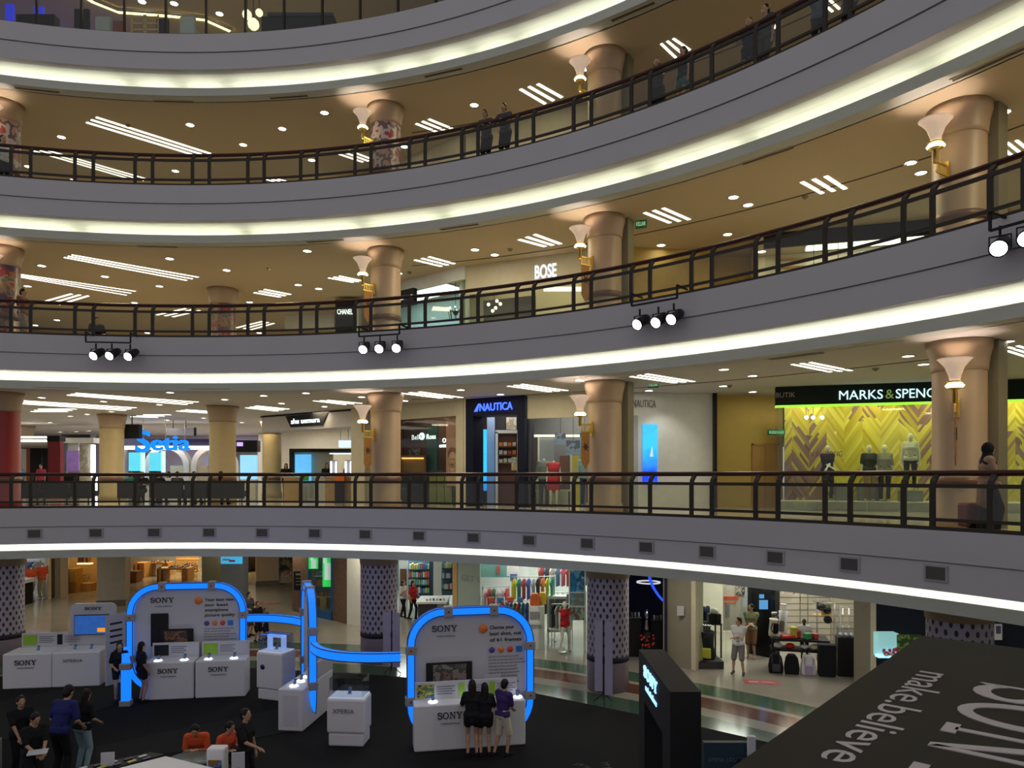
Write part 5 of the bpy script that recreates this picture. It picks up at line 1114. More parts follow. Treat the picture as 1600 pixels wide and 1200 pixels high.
# portal of the sail clothing shop
s = SEG['naut']; t = thing('shop_portal', 'black portal of the clothing shop with blue lit letters', 'shop front', (s[0][0], s[0][1], z0), frame2(*s)[1]); h = zt - z0; L = frame2(*s)[2]
lw = onseg(743, s)[0]; rw = onseg(812, s)[0]
b = MB(); b.box(0, lw, -.15, .5, 0, h).box(rw, L, -.15, .5, 0, h).box(lw, rw, -.15, .5, 8.22 - z0, h); b.build('frame', col('portal_navy', (.006, .008, .025)), t)
mb_ = glow('sign_blue_deep', (.04, .10, 1.0), 3.0); x0 = onseg(754, s)[0]; letters('NAUTICA', mb_, t, (x0, -.17, 8.38 - z0), .26, onseg(805, s)[0] - x0, .03, .012)
MB().prism([(x0 - .24, 0), (x0 - .10, 0), (x0 - .02, .27), (x0 - .06, .27)], 0, .03, Matrix(((1, 0, 0, 0), (0, 0, -1, -.16), (0, 1, 0, 8.37 - z0), (0, 0, 0, 1)))).build('sail_mark', mb_, t)
M, a, L = room(3, s, 1, 2.5, m_dark, (1, .97, .9), 5.0)
mwater = mat('water_picture', (.02, .2, .5), .3, emit=1.1, ecol=(.02, .30, .85), var=.9, scale=2.5)
def grad(name, lo, hi, z0_, z1_, s_=1.0):
    m, nt, b = nodes_of(name); N = nt.nodes; L_ = nt.links; tc = N.new('ShaderNodeTexCoord'); se = N.new('ShaderNodeSeparateXYZ'); mr = N.new('ShaderNodeMapRange'); mr.inputs['From Min'].default_value = z0_; mr.inputs['From Max'].default_value = z1_
    nz = N.new('ShaderNodeTexNoise'); nz.inputs['Scale'].default_value = 4; ad = N.new('ShaderNodeMath'); ad.operation = 'MULTIPLY_ADD'; ad.inputs[1].default_value = .8; ad.inputs[2].default_value = -.4; L_.new(tc.outputs['Object'], nz.inputs['Vector']); L_.new(nz.outputs['Fac'], ad.inputs[0])
    a2 = N.new('ShaderNodeMath'); L_.new(tc.outputs['Object'], se.inputs[0]); L_.new(se.outputs[2], mr.inputs['Value']); L_.new(mr.outputs[0], a2.inputs[0]); L_.new(ad.outputs[0], a2.inputs[1])
    mx = N.new('ShaderNodeMix'); mx.data_type = 'RGBA'; mx.inputs['A'].default_value = (*lo, 1); mx.inputs['B'].default_value = (*hi, 1); L_.new(a2.outputs[0], mx.inputs['Factor']); L_.new(mx.outputs['Result'], b.inputs['Emission Color']); b.inputs['Emission Strength'].default_value = s_; b.inputs['Base Color'].default_value = (0.02, .02, .02, 1); return m
m_sea = grad('sea_screen', (.0, .04, .85), (.03, .55, .95), 0.3, 1.2, 1.2)
kit('lit_picture', 'tall blue water light box inside the black portal', 'light box', [('screen', 743, 760.5, 671, 767, 26.5, .15, m_sea), ('side_panel', 761, 773, 652, None, 27.2, .1, col('pale_blue_wall', (.35, .45, .65)))], z=None)
t = kit('wall_shelf', 'white framed brown shelf of folded clothes inside the black portal', 'shelf', [('frame', 774, 778, 675, None, 27.0, .45, m_wwall), ('frame', 808, 812, 675, None, 27.0, .45, m_wwall), ('frame', 774, 812, 672, 677, 27.0, .45, m_wwall), ('back', 778, 808, 677, None, 27.4, .05, m_brown), ('shelf', 778, 808, 697, 698.5, 27.0, .4, m_brown), ('shelf', 778, 808, 710, 711.5, 27.0, .4, m_brown), ('shelf', 778, 808, 723, 724.5, 27.0, .4, m_brown)], z=z0)
cc = [(.6, .55, .4), (.7, .2, .03), (.65, .65, .62), (.10, .14, .3), (.55, .1, .08), (.6, .6, .5)]
rr = random.Random(4)
def row(n, px0, px1, py, Y, hh, name, label, cat, group, cols, dp=.25, fill=.8):
    ps = (px1 - px0) / n
    for i in range(n):
        m_ = mat('goods_%d_%d_%d' % tuple(int(c * 99) for c in cols[rr.randrange(len(cols))]), cols[rr.randrange(len(cols))], .6) if False else None
        c = cols[rr.randrange(len(cols))]; m_ = mat('goods_%d_%d_%d' % tuple(int(x * 99) for x in c), c, .6)
        wd = ps * fill / F * Y; z = zat(py, Y); o = MB().box(-wd / 2, wd / 2, 0, dp, 0, hh * (.75 + .25 * rr.random())).build(name, m_, bevel=.012)
        o.location = (xat(px0 + ps * (i + .5), Y), Y, z + .004); tag(o, label, cat, group)
for py in (697, 710, 723): row(4, 779, 807, py, 27.08, .16, 'folded_shirt', 'folded shirt on the brown shelf inside the black portal', 'clothes', 'folded shirts inside the black portal', cc)
t = kit('framed_picture', 'framed pale picture high on the dark wall of the clothing shop', 'picture', [('frame', 789, 809, 650, 673, 27.3, .05, m_black), ('picture', 791, 807, 652, 671, 27.25, .05, poster_mat('harbour', [(.5, .45, .38), (.35, .3, .2), (.6, .55, .5)], 2))])
kit('brochure_stand', 'stand of orange and white brochures by the right portal post', 'stand', [('board', 799, 812, 714, 735, 25.6, .1, poster_mat('brochures', [(.6, .15, .03), (.6, .6, .55), (.2, .35, .3), (.55, .4, .1)], 6)), ('pole', 805, 806, 735, None, 25.65, .05, m_black)], z=z0)
# clothing window
s = SEG['win']; panel('shop_header', 'cream header over the clothing window', 'shop header', s, 1, 825, 938, 8.05, zt, m_cream, -.05, 0.)
M, a, L = room(4, s, 1, 3.2, col('win_wall', (.14, .13, .13)), (1, .97, .88), 9.0, x1=3.0)
panel('shop_window', 'glass front of the clothing window with mannequins', 'window', s, 1, 826, 938, z0, 8.05, m_shopglass, 0, .02)
kit('display_wall', 'brown and white display wall behind the clothing mannequins', 'display wall', [('light_strip', 826, 925, 679, 682.5, 26.2, .1, glow('strip_cream', (1, .95, .7), 1.5)), ('panel', 826, 840, 684, None, 26.3, .1, m_brown), ('divider', 840, 843, 682, None, 26.2, .2, m_wwall), ('panel', 843, 866, 684, None, 26.4, .1, m_grey), ('panel', 874, 892, 712, None, 26.3, .1, m_brown), ('divider', 891, 894, 705, None, 26.2, .2, m_wwall), ('panel', 894, 906, 712, None, 26.2, .1, col('yellow_cloth', (.65, .5, .03)))], z=z0)
for i, (a_, b_, c_, d_) in enumerate(((867, 884, 677, 695), (885, 906, 688, 711), (906, 921, 676, 697))): kit('hanging_picture', '%s grey blue photo above the clothing mannequins' % ['left', 'middle', 'right'][i], 'picture', [('picture', a_, b_, c_, d_, 25.9, .04, poster_mat('sky_photo%d' % i, [(.14, .2, .34), (.25, .3, .4), (.08, .1, .15)], 2.0)), ('rod', (a_ + b_) / 2, (a_ + b_) / 2 + .7, 624, c_, 25.9, .02, m_black)])
MAN = mat('mannequin_white', (.70, .66, .56), .4)
def manq(label, X, Y, z, rz, **k): return figure(label, (X, Y, z), rz, skin=MAN, name='mannequin', cat='mannequin', bald=True, shoe=None, base=True, vox=.016, **k)
manq('headless mannequin in plaid shirt in the clothing window', xat(850, 25.2), 25.2, z0 + .02, 0, H=1.8, headless=True, top=('shirt', 'plaid'), bottom=('trousers', 'darkgrey'), sleeve='long')
manq('headless mannequin in red dress in the clothing window', xat(865, 25.0), 25.0, z0 + .02, 0, H=1.72, headless=True, female=True, top=('tunic', 'red'), bottom=('skirt', 'red'), sleeve=None)
manq('headless mannequin in blue green top at the right of the clothing window', xat(915, 24.9), 24.9, z0 + .02, 0, H=1.85, headless=True, top=('shirt', 'paleblue'), bottom=('trousers', 'navy'), sleeve='long')
row(5, 836, 890, 765, 25.65, .25, 'folded_clothes', 'folded clothes on the low table of the clothing window', 'clothes', 'folded clothes low in the clothing window', [(.5, .06, .03), (.05, .08, .2), (.55, .5, .4), (.1, .1, .1)], .3)
kit('low_table', 'low white table under the folded clothes in the clothing window', 'table', [('table_top', 834, 892, 765, 768, 25.6, .5, m_wwall), ('base', 838, 888, 768, None, 25.9, .4, m_wwall)], z=z0)
# white wall with the tall screen and its grey letters
s = SEG['white']; wseg('wall_71', s, z0, zt, m_wwall); wseg('wall_72', ((2.95, 23.85), (3.9, 24.0)), z0, zt, m_wwall)
t, w_ = panel('wall_screen', 'tall blue sea screen with a white sail on the white wall', 'screen', s, 1, 1004, 1026, 5.85, 7.80, m_sea, -.08, -.01)
MB().prism([(w_ * .45, .9), (w_ * .7, .9), (w_ * .62, 1.25)], 0, .01, Matrix(((1, 0, 0, 0), (0, 0, -1, -.085), (0, 1, 0, 0), (0, 0, 0, 1)))).build('sail', mat('sail', (.6, .8, .9), .4, emit=.6, ecol=(.5, .8, 1)), t)
sign('NAUTICA', 'grey unlit letters on the white wall over the sea screen', s, 988, 1024, 8.48, .24, col('sign_grey', (.16, .15, .13)))
panel('glass_door', 'glass pane with steel clamp left of the sea screen', 'door', ((3.6, 22.9), (6.6, 23.0)), 1, 984, 997, z0, 8.0, m_acr, 0, .02)
lamp('SPOT', 'wall_wash', (4.9, 22.9, 8.75), 60, (1, .97, .85), .05, (radians(25), 0, 0), cone=1.5, blend=.8)
struct('trim_90', MB().box(6.62, 6.72, 24.1, 25.2, z0, zt), m_black)
wseg('wall_73', SEG['yel'], z0, zt, m_yel)
s = SEG['yel']; t, w_ = panel('corridor_door', 'plain tan double door in the yellow corridor', 'door', s, 1, 1177, 1213, z0, 7.15, col('door_tan', (.50, .30, .09)), -.05, -.0)
MB().box(-.06, 0, -.08, 0, 0, 2.15).box(-.06, w_ + .06, -.08, 0, 2.09, 2.16).build('frame', m_oak, t); MB().box(w_ * .5 - .005, w_ * .5 + .005, -.056, -.05, 0, 2.08).build('gap', m_brown, t)
m_exit = col('exit_green', (.01, .16, .06)); 
def exit_sign(label, px0, px1, py0, py1, Y, rz=0.):
    X0, X1 = xat(px0, Y), xat(px1, Y); zz0, zz1 = zat(py1, Y), zat(py0, Y); t = thing('exit_sign', label, 'exit sign', (X0, Y, zz0), rz); w_, h_ = X1 - X0, zz1 - zz0
    MB().box(0, w_, 0, .06, 0, h_).build('plate', m_exit, t); letters('KELUAR', glow('exit_letter', (.55, .9, .5), .7), t, (w_ * .08, -.012, h_ * .25), h_ * .5, w_ * .84, .008)
exit_sign('green lit exit sign on the yellow wall above the tan door', 1200, 1227, 671, 680, 23.9); exit_sign('green exit sign hung right of the centre right column, lowest storey', 1013, 1029, 597, 606, 21.9, -.3); exit_sign('green exit sign hung right of the centre right column, middle storey', 993, 1010, 344, 357, 21.5, -.3)
# zigzag window
s = SEG['ms']; Ms_, a, L = fr(s, 0)
t = thing('shop_fascia', 'long black shop fascia with thin white letters and a green line', 'shop header', (s[0][0], s[0][1], 8.27), a); hb = zt - 8.27
MB().box(-.06, L, -.12, .3, 0, hb).build('board', col('fascia_black', (.010, .018, .012)), t); MB().box(-.06, L, -.13, .28, -.04, 0).build('green_line', glow('green_line', (.35, .95, .05), 1.3), t)
def sx(px): return onseg(px, s)[0]
m_thin = glow('thin_white', (.55, .85, .9), 1.5)
letters('BUTIK', col('butik_grey', (.40, .40, .30)), t, (sx(1212), -.13, .24), .15, sx(1242) - sx(1212), .015); letters('MARKS', m_thin, t, (sx(1310), -.14, .12), .27, sx(1378) - sx(1310), .02, -.012); letters('&', glow('amp_green', (.25, .4, .08), .6), t, (sx(1382), -.14, .12), .27, sx(1395) - sx(1382), .02); letters('SPENCER', m_thin, t, (sx(1398), -.14, .12), .27, (sx(1446) - sx(1398)) * 1.78, .02, -.012)
def zig():
    m, nt, b = nodes_of('zigzag_wall'); N = nt.nodes; Lk = nt.links
    def mth(op, a_, b_=None, c_=None):
        n = N.new('ShaderNodeMath'); n.operation = op
        for i, v in enumerate((a_, b_, c_)):
            if v is None: continue
            if isinstance(v, (int, float)): n.inputs[i].default_value = v
            else: Lk.new(v, n.inputs[i])
        return n.outputs[0]
    tc = N.new('ShaderNodeTexCoord'); se = N.new('ShaderNodeSeparateXYZ'); Lk.new(tc.outputs['Object'], se.inputs[0]); P = 1.05
    u = mth('DIVIDE', se.outputs[0], P); fl = mth('FLOOR', u); fu = mth('ABSOLUTE', mth('SUBTRACT', mth('FRACT', u), .5)); tt = mth('DIVIDE', mth('ADD', se.outputs[2], mth('MULTIPLY', fu, P * 1.5)), .13); rowi = mth('FLOOR', tt); half = mth('FLOOR', mth('MULTIPLY', u, 2))
    cb = N.new('ShaderNodeCombineXYZ'); Lk.new(half, cb.inputs[0]); Lk.new(rowi, cb.inputs[1]); wn = N.new('ShaderNodeTexWhiteNoise'); Lk.new(cb.outputs[0], wn.inputs['Vector'])
    nz = N.new('ShaderNodeTexNoise'); nz.inputs['Scale'].default_value = .75; nz.inputs['Detail'].default_value = 0; Lk.new(tc.outputs['Object'], nz.inputs['Vector'])
    sel = mth('ADD', mth('MULTIPLY', nz.outputs['Fac'], 1.6), mth('MULTIPLY', wn.outputs['Value'], .55)); isb = mth('GREATER_THAN', sel, 1.20)
    r = N.new('ShaderNodeValToRGB'); r.color_ramp.elements[0].color = (.50, .36, .02, 1); r.color_ramp.elements[1].color = (.80, .68, .10, 1); Lk.new(wn.outputs['Value'], r.inputs[0])
    r2 = N.new('ShaderNodeValToRGB'); r2.color_ramp.elements[0].color = (.14, .06, .05, 1); r2.color_ramp.elements[1].color = (.30, .17, .13, 1); Lk.new(wn.outputs['Value'], r2.inputs[0])
    mx = N.new('ShaderNodeMix'); mx.data_type = 'RGBA'; Lk.new(isb, mx.inputs['Factor']); Lk.new(r.outputs[0], mx.inputs['A']); Lk.new(r2.outputs[0], mx.inputs['B']); Lk.new(mx.outputs['Result'], b.inputs['Base Color']); b.inputs['Roughness'].default_value = .5; MATS['zigzag'] = m; return m
o = MB().box(.3, L, 1.5, 1.55, 0, 3.3).build('zigzag_backdrop', zig(), loc=(s[0][0], s[0][1], z0), rz=a); tag(o, 'yellow and brown zigzag plank backdrop behind the window mannequins', 'display wall')
b = MB().box(.02, L, .02, 1.5, 0, .28); o = b.build('window_platform', m_wwall, loc=(s[0][0], s[0][1], z0), rz=a); tag(o, 'low white platform under the window mannequins', 'platform')
t = thing('shop_window', 'wide glass front of the yellow zigzag window', 'window', (s[0][0], s[0][1], z0), a)
for i in range(4): MB().box(i * L / 4 + .01, (i + 1) * L / 4 - .01, 0, .02, 0, 3.2).build('glass_panel', m_shopglass, t)
MB().box(0, .03, 0, 1.5, 0, 3.2).build('glass_panel', m_acr, t)
for i in range(5):
    c = Ms_ @ Vector((1.0 + i * 1.9, .8, zt - .12)); t = thing('ceiling_light', '%s ceiling light inside the zigzag window' % ['first', 'second', 'third', 'fourth', 'fifth'][i], 'ceiling light', c, a); MB().box(-.5, .5, -.35, .35, -.02, .02).build('diffuser', glow('panel_ms', (1, .94, .62), 11), t); MB().box(-.54, .54, -.39, .39, .02, .05).build('housing', m_white, t)
for i, px in enumerate((1262, 1273, 1287)):
    a0, Yd = onseg(px, s); p = Ms_ @ Vector((a0, .4, zat(651, Yd))); t = thing('window_spotlight', '%s round white spotlight high in the zigzag window' % ['left', 'middle', 'right'][i], 'spotlight', p, a); MB().lathe([(.001, 0), (.06, 0), (.07, .12), (.001, .12)], n=16, M=Matrix.Rotation(-pi / 2, 4, 'X')).build('housing', m_white, t)
    MB().lathe([(.001, -.004), (.058, -.004), (.058, 0), (.001, 0)], n=16, M=Matrix.Rotation(-pi / 2, 4, 'X')).build('lens', glow('spot_white', (1, 1, .95), 6), t); MB().tube((0, .06, .05), (0, .06, zt - zat(651, Yd)), .01).build('rod', m_white, t)
for px, dz, rz, lb, kw in ((1298, .28, .1, 'leftmost white mannequin in black jacket in the zigzag window', dict(top=('shirt', 'black'), bottom=('trousers', 'black'), sleeve='rolled', hands=((.08, -.22, 1.02), (-.08, -.24, 1.0)))),
                           (1365, .28, .1, 'mannequin in dark grey top left of the pair in the zigzag window', dict(top=('shirt', 'darkgrey'), bottom=('trousers', 'tan'))), (1390, .28, -.1, 'mannequin in cream jacket right of the pair in the zigzag window', dict(top=('shirt', 'khaki'), bottom=('trousers', 'black'), sleeve='rolled')),
                           (1432, .62, -.2, 'tallest mannequin in white top with grey jacket on a box', dict(top=('shirt', 'cream'), bottom=('jeans', 'black'), sleeve='long')), (1556, .38, 0, 'mannequin in patterned jacket behind the headscarf woman', dict(top=('shirt', 'brown'), bottom=('trousers', 'darkgrey'), sleeve='long'))):
    a0, Yd = onseg(px, s); p = Ms_ @ Vector((a0, .75, z0 + dz + .01)); manq(lb, p.x, p.y, p.z, rz + a, H=1.70, female=True, **kw)
for i, (pa, pb, h_) in enumerate(((1310, 1333, .55), (1348, 1388, .55), (1411, 1450, .33))):
    a0 = onseg(pa, s)[0]; a1 = onseg(pb, s)[0]; yb = (.95, 1.0, .55)[i]
    o = MB().box(0, (a1 - a0) * .93, 0, .45, 0, h_).build('display_box', col('box_grey', (.25, .25, .25)), loc=Ms_ @ Vector((a0 + .05, yb, z0 + .285)), rz=a, bevel=.01); tag(o, '%s grey display box in the zigzag window' % ['left', 'middle', 'right'][i], 'display box')
sign('IN SHOPPING', 'purple glass lettering low on the zigzag window', s, 1263, 1316, 6.78, .16, col('vinyl_purple', (.14, .03, .12)), y=-.01, depth=.004)
# ================= storey 2
k = 2; z0, zt = FL[2], CE[2] - .005
s = ((-5.3, 29.2), (-1.75, 26.25)); M, a, L = room(6, s, 2, 2.6, col('ice_wall', (.55, .68, .72)), (.75, .95, 1), 3.0)
panel('shop_header', 'white header of the blue-white shop on the middle balcony', 'shop header', s, 2, 615, 729, 13.1, zt, m_wwall, -.1, 0.); panel('shop_window', 'glass front of the blue-white shop on the middle balcony', 'window', s, 2, 616, 728, z0, 13.1, m_shopglass, 0, .02)
t, w_ = panel('sign_box', 'black sign box with white script on the middle balcony', 'sign', s, 2, 617, 655, 12.55, 13.15, m_black, -.3, -.1); MB().prism([(.1, 0), (.35, 0), (.42, .12), (.17, .12)], 0, .02, Matrix(((1, 0, 0, 0), (0, 0, -1, -.31), (0, 1, 0, .2), (0, 0, 0, 1)))).prism([(.5, .04), (w_ - .1, .04), (w_ - .05, .14), (.55, .14)], 0, .02, Matrix(((1, 0, 0, 0), (0, 0, -1, -.31), (0, 1, 0, .2), (0, 0, 0, 1)))).build('lettering', sw_, t)
t = thing('chandelier', 'small dark chandelier with white candles in the blue-white shop', 'lamp', (xat(711, 27.6), 27.9, 12.2)); MB().tube((0, 0, .4), (0, 0, 1.35), .012).build('rod', m_black, t); b = MB(); c_ = MB()
for i in range(8): aa = i * pi / 4; b.tube((0, 0, .1), (.28 * cos(aa), .28 * sin(aa), .2), .015); b.tube((.28 * cos(aa), .28 * sin(aa), .2), (.22 * cos(aa), .22 * sin(aa), -.15), .012); c_.ball((.28 * cos(aa), .28 * sin(aa), .27), .035)
b.ball((0, 0, .1), .1); b.build('frame', m_black, t); c_.build('bulb', sw_, t)
t = kit('perfume_box', 'black shop box with white letters left of the centre column, middle balcony', 'shop front', [('box', 524, 556, 468, None, 30.5, .5, m_black), ('panel', 556, 560, 468, None, 30.4, .6, m_wwall)], z=z0)
flat_text('CHANEL', 'white letters on the black shop box, middle balcony', 527, 551, 483, 491, 30.4, sw_)
kit('curved_wall', 'pale wall with lit edge far left of the black shop box, middle balcony', 'wall panel', [('panel', 445, 522, 474, 515, 34, .3, m_wwall), ('light_edge', 440, 522, 471, 474, 33.9, .1, glow('edge_light', (.9, 1, .95), 2))])
s = ((-1.75, 26.25), (3.7, 23.85)); M, a, L = room(7, s, 2, 2.2, col('bose_wall', (.55, .46, .30)), (1, .9, .65), 3.2)
panel('shop_header', 'cream header with blue-white block letters on the middle balcony', 'shop header', s, 2, 729, 978, 12.55, zt, m_cream, -.05, 0.)
panel('shop_window', 'glass front of the audio shop on the middle balcony', 'window', s, 2, 730, 978, z0, 12.55, m_shopglass, 0, .02)
sign('BOSE', 'blue-white lit block letters on the middle balcony header', s, 837, 870, 13.06, .44, glow('bose_white', (.75, .85, 1), 1.6), bold=.02)
t, w_ = panel('display_wall', 'dark display wall left in the audio shop', 'display wall', s, 2, 740, 822, z0, 12.5, col('audio_dark', (.10, .08, .06)), .8, .9)
t = thing('globe_lamp', 'cluster of white globe lamps in the audio shop', 'lamp', (xat(772, 26.0), 26.1, 11.9))
MB().tube((0, 0, .2), (0, 0, 1.6), .012).build('rod', m_black, t)
for i, (x, y, z) in enumerate(((-.2, 0, .3), (.05, .1, .2), (.22, 0, .32), (-.05, -.1, .05), (.1, 0, .42))): MB().ball((x, y, z), .06).build('globe', glow('globe_warm', (1, .85, .6), 4), t)
panel('orange_board', 'small orange picture low in the audio shop', 'picture', s, 2, 775, 784, 10.9, 11.2, col('case_orange', (.8, .18, .02)), .7, .8)
t = kit('lit_ceiling_cove', 'bright strip inside the audio shop ceiling', 'light', [('strip', 850, 930, 448, 452, 26.2, .3, glow('cove_cream', (1, .92, .7), 2.5))])
# right shop
s = ((7.6, 22.8), (17.8, 19.75)); M, a, L = room(8, s, 2, 2.2, col('pearl_wall', (.66, .60, .42)), (1, .93, .75), 4)
panel('shop_header', 'dark header of the right shop on the middle balcony', 'shop header', s, 2, 1193, 1640, 13.12, zt, col('header_dark', (.03, .03, .025)), -.1, 0.); panel('shop_window', 'glass front of the right shop on the middle balcony', 'window', s, 2, 1196, 1640, z0, 13.12, m_shopglass, 0, .02)
t, w_ = panel('poster_wall', 'large pale blue portrait poster in the right shop, middle balcony', 'poster', s, 2, 1350, 1450, 11.6, 12.95, mat('poster_iceblue', (.3, .5, .65), .4, emit=.9, ecol=(.45, .72, .95)), .5, .55)
f = MB(); f.lathe([(.001, 0), (.26, 0), (.26, .01), (.001, .01)], n=24, M=Matrix.Translation((.95, .49, .85)) @ Mo); f.build('hair', m_ink, t); f = MB(); f.lathe([(.001, 0), (.17, 0), (.17, .01), (.001, .01)], n=24, M=Matrix.Translation((.97, .475, .78)) @ Mo); f.box(.75, 1.25, .47, .485, .2, .5); f.build('face', col('face_pale', (.55, .5, .48)), t)
for i, (px, dd) in enumerate(((1275, .6), (1318, 1.2))):
    a0, Yd = onseg(px, s); p = M @ Vector((a0, dd, 12.25 - z0)); t = thing('pendant_lamp', '%s warm lamp in the right shop, middle balcony' % ['left', 'right'][i], 'lamp', p); MB().lathe([(.12, 0), (.12, .3)], n=16).build('shade', glow('shade_warm', (1, .8, .5), 4), t); MB().tube((0, 0, .3), (0, 0, 1.31), .01).build('rod', m_black, t)
t = kit('shop_shelf', 'pale shelf wall left in the right shop, middle balcony', 'shelf', [('shelf', 1220, 1265, 402, 404, 22.0, .3, m_oakl), ('shelf', 1220, 1265, 415, 417, 22.0, .3, m_oakl), ('side', 1217, 1220, 396, None, 22.0, .3, m_oakl)], z=z0)
# ================= topmost storey restaurant
z0 = FL[4]
for pts, lb in (([(-400, 0), (-400, 0)], ''),): pass
zc = 23.28
def tz(px, py, z): return gp(px, py, z)
m_covew = glow('cove_warm', (1, .78, .30), 3.2)
def cove(label, pts):
    P = [tz(x, y, zc - .05) for x, y in pts]; t = thing('cove_strip', label, 'ceiling light', (P[0][0], P[0][1], zc - .05)); path = [(x - P[0][0], y - P[0][1], 0) for x, y in P]
    MB().sweep(path, [(-.10, -.02), (-.10, .02), (.10, .02), (.10, -.02)]).build('strip', m_covew, t)
    MB().sweep([(x, y, -.03) for x, y, z in path], [(.12, -.03), (.12, .06), (.22, .06), (.22, -.03)]).build('edge', m_ceil, t)
cove('warm glowing ceiling cove bent over the restaurant left of centre', [(120, -14), (145, 2), (185, 18), (265, 24)]); cove('warm glowing ceiling cove bent at the middle of the restaurant', [(265, 24), (320, 30), (360, 48)])
for i, (px, py, Y, r_) in enumerate(((386, 23, 23.5, .15), (405, 20, 23.8, .12), (396, 38, 23.1, .18))):
    t = thing('globe_lamp', '%s round pendant globe in the restaurant' % ['upper left', 'upper right', 'lowest and largest'][i], 'lamp', (xat(px, Y), Y, zat(py, Y))); MB().ball((0, 0, 0), r_).build('globe', glow('globe_cream', (1, .9, .6), 1.3), t); MB().tube((0, 0, r_), (0, 0, 23.28 - zat(py, Y)), .012).build('rod', m_black, t)
x_, y_ = tz(272, 6, zc); 
for px, py in ((272, 6), (222, 3), (343, 22)): x_, y_ = tz(px, py, zc); dup(dl0, (x_, y_, 23.298), label='round downlight in the restaurant ceiling', group='restaurant ceiling downlights')
def chair4(label, px, py, Y, m, wd=.5):
    X = xat(px, Y); t = thing('tub_chair', label, 'chair', (X, Y, z0)); h_ = max(.6, zat(py, Y) - z0)
    MB().box(-wd / 2, wd / 2, 0, wd, .2, .45).build('seat', m, t, bevel=.05); MB().box(-wd / 2, wd / 2, -.08, .05, .2, h_).build('backrest', m, t, bevel=.05)
    for a_, b_ in ((-1, 0), (1, 0), (-1, 1), (1, 1)): MB().box(a_ * wd * .4 - .02, a_ * wd * .4 + .02, b_ * wd * .85, b_ * wd * .85 + .04, 0, .22).build('leg', m_black, t)
mtub = col('tub_grey', (.45, .45, .42)); chair4('pale tub chair left of the wooden chairs behind the top glass', 162, 27, 23.7, mtub, .5); chair4('pale tub chair in the middle behind the top glass', 294, 27, 23.2, mtub, .5)
chair4('dark tub chair behind the top glass, between the pale ones', 255, 30, 23.6, m_black, .4); chair4('dark high seat behind the top glass right of the purple wall', 129, 15, 23.8, m_black, .5); chair4('reddish low chair behind the top glass', 186, 34, 23.7, col('chair_red', (.25, .06, .04)), .35)
for i, px in enumerate((215, 237)):
    t = thing('wooden_chair', ['left', 'right'][i] + ' pale wooden rail chair behind the top glass', 'chair', (xat(px, 23.5), 23.5, z0)); b = MB()
    for e in (-.2, .2): b.box(e - .02, e + .02, 0, .04, 0, 1.05)
    for q in (.55, .75, .95): b.box(-.2, .2, 0, .03, q, q + .05)
    b.build('backrest', m_oakl, t); MB().box(-.22, .22, 0, .45, .42, .47).build('seat', m_oakl, t)
    for e in (-.2, .2): MB().box(e - .02, e + .02, .4, .44, 0, .42).build('leg', m_oakl, t)
t = thing('bar_counter', 'long dark counter at the right of the restaurant', 'counter', (xat(462, 23.6), 23.6, z0)); MB().box(-1.1, 1.2, 0, .7, 0, 1.05).build('body', m_black, t); MB().box(-.9, 1.2, -.05, .8, 1.05, 1.15).build('worktop', m_dark, t)
struct('wall_400', MB().box(-30, 14, 34, 34.2, z0, 23.3), col('dining_wall', (.30, .24, .12)))
o = MB().box(-22, -14.9, 28.5, 28.7, 0, 3.4).build('lit_wall', mat('violet_wall', (.12, .08, .35), .6, emit=.5, ecol=(.16, .11, .55), var=.5, scale=.5)); o.location = (0, 0, z0); tag(o, 'violet lit wall at the left of the restaurant', 'wall panel')
for i, (px, w_) in enumerate(((8, 12), (53, 14), (121, 8))): kit('blue_screen', '%s blue lit strip in the restaurant' % ['leftmost', 'second', 'third'][i], 'light', [('screen', px, px + w_, 6 + i * 4, None, 25, .1, glow('deep_blue', (.02, .03, .5), 1.0 + .5 * i))])
kit('black_parasol', 'black angular panel in front of the violet wall', 'panel', [('panel', 25, 85, 22, None, 24.4, .3, m_black)])
lamp('AREA', 'restaurant_light', (-10, 27, 23.1), 70, (1, .8, .45), 9, sy=3)
# ================= ground floor shops
k = 0; z0, zt = 0.0, CE[0] - .005
Mr = Matrix(((1, 0, 0, 0), (0, 0, 1, 0), (0, 1, 0, 0), (0, 0, 0, 1)))
def rack(label, X, Y, rz, w, h, n, cols, glabel, group, dp=.45, z=0.):
    t = thing('clothes_rack', label, 'clothes rack', (X, Y, z), rz)
    for e in (0, w): MB().box(e - .015, e + .015, -.015, .015, 0, h).box(e - .015, e + .015, -.25, .25, 0, .03).build('side_frame', m_chrome, t)
    MB().tube((0, 0, h - .02), (w, 0, h - .02), .014).build('rail', m_chrome, t)
    for i in range(n):
        x = (i + .5) * w / n; c = cols[i % len(cols)]; m_ = mat('goods_%d_%d_%d' % tuple(int(q * 99) for q in c), c, .8); c_, s_ = cos(rz), sin(rz)
        g = MB(); g.prism([(-.2, 0), (.2, 0), (.22, .62), (.30, .5), (.32, .62), (.12, .75), (-.12, .75), (-.32, .62), (-.30, .5), (-.22, .62)], -.02, .02, Mr @ Matrix.Rotation(0, 4, 'Z')); 
        g.tube((0, 0, .75), (0, 0, .82), .006)
        o = g.build('hanging_shirt', m_); o.location = (X + x * c_, Y + x * s_, z + h - .85); o.rotation_euler = (0, 0, rz + 1.15); tag(o, glabel, 'clothes', group)
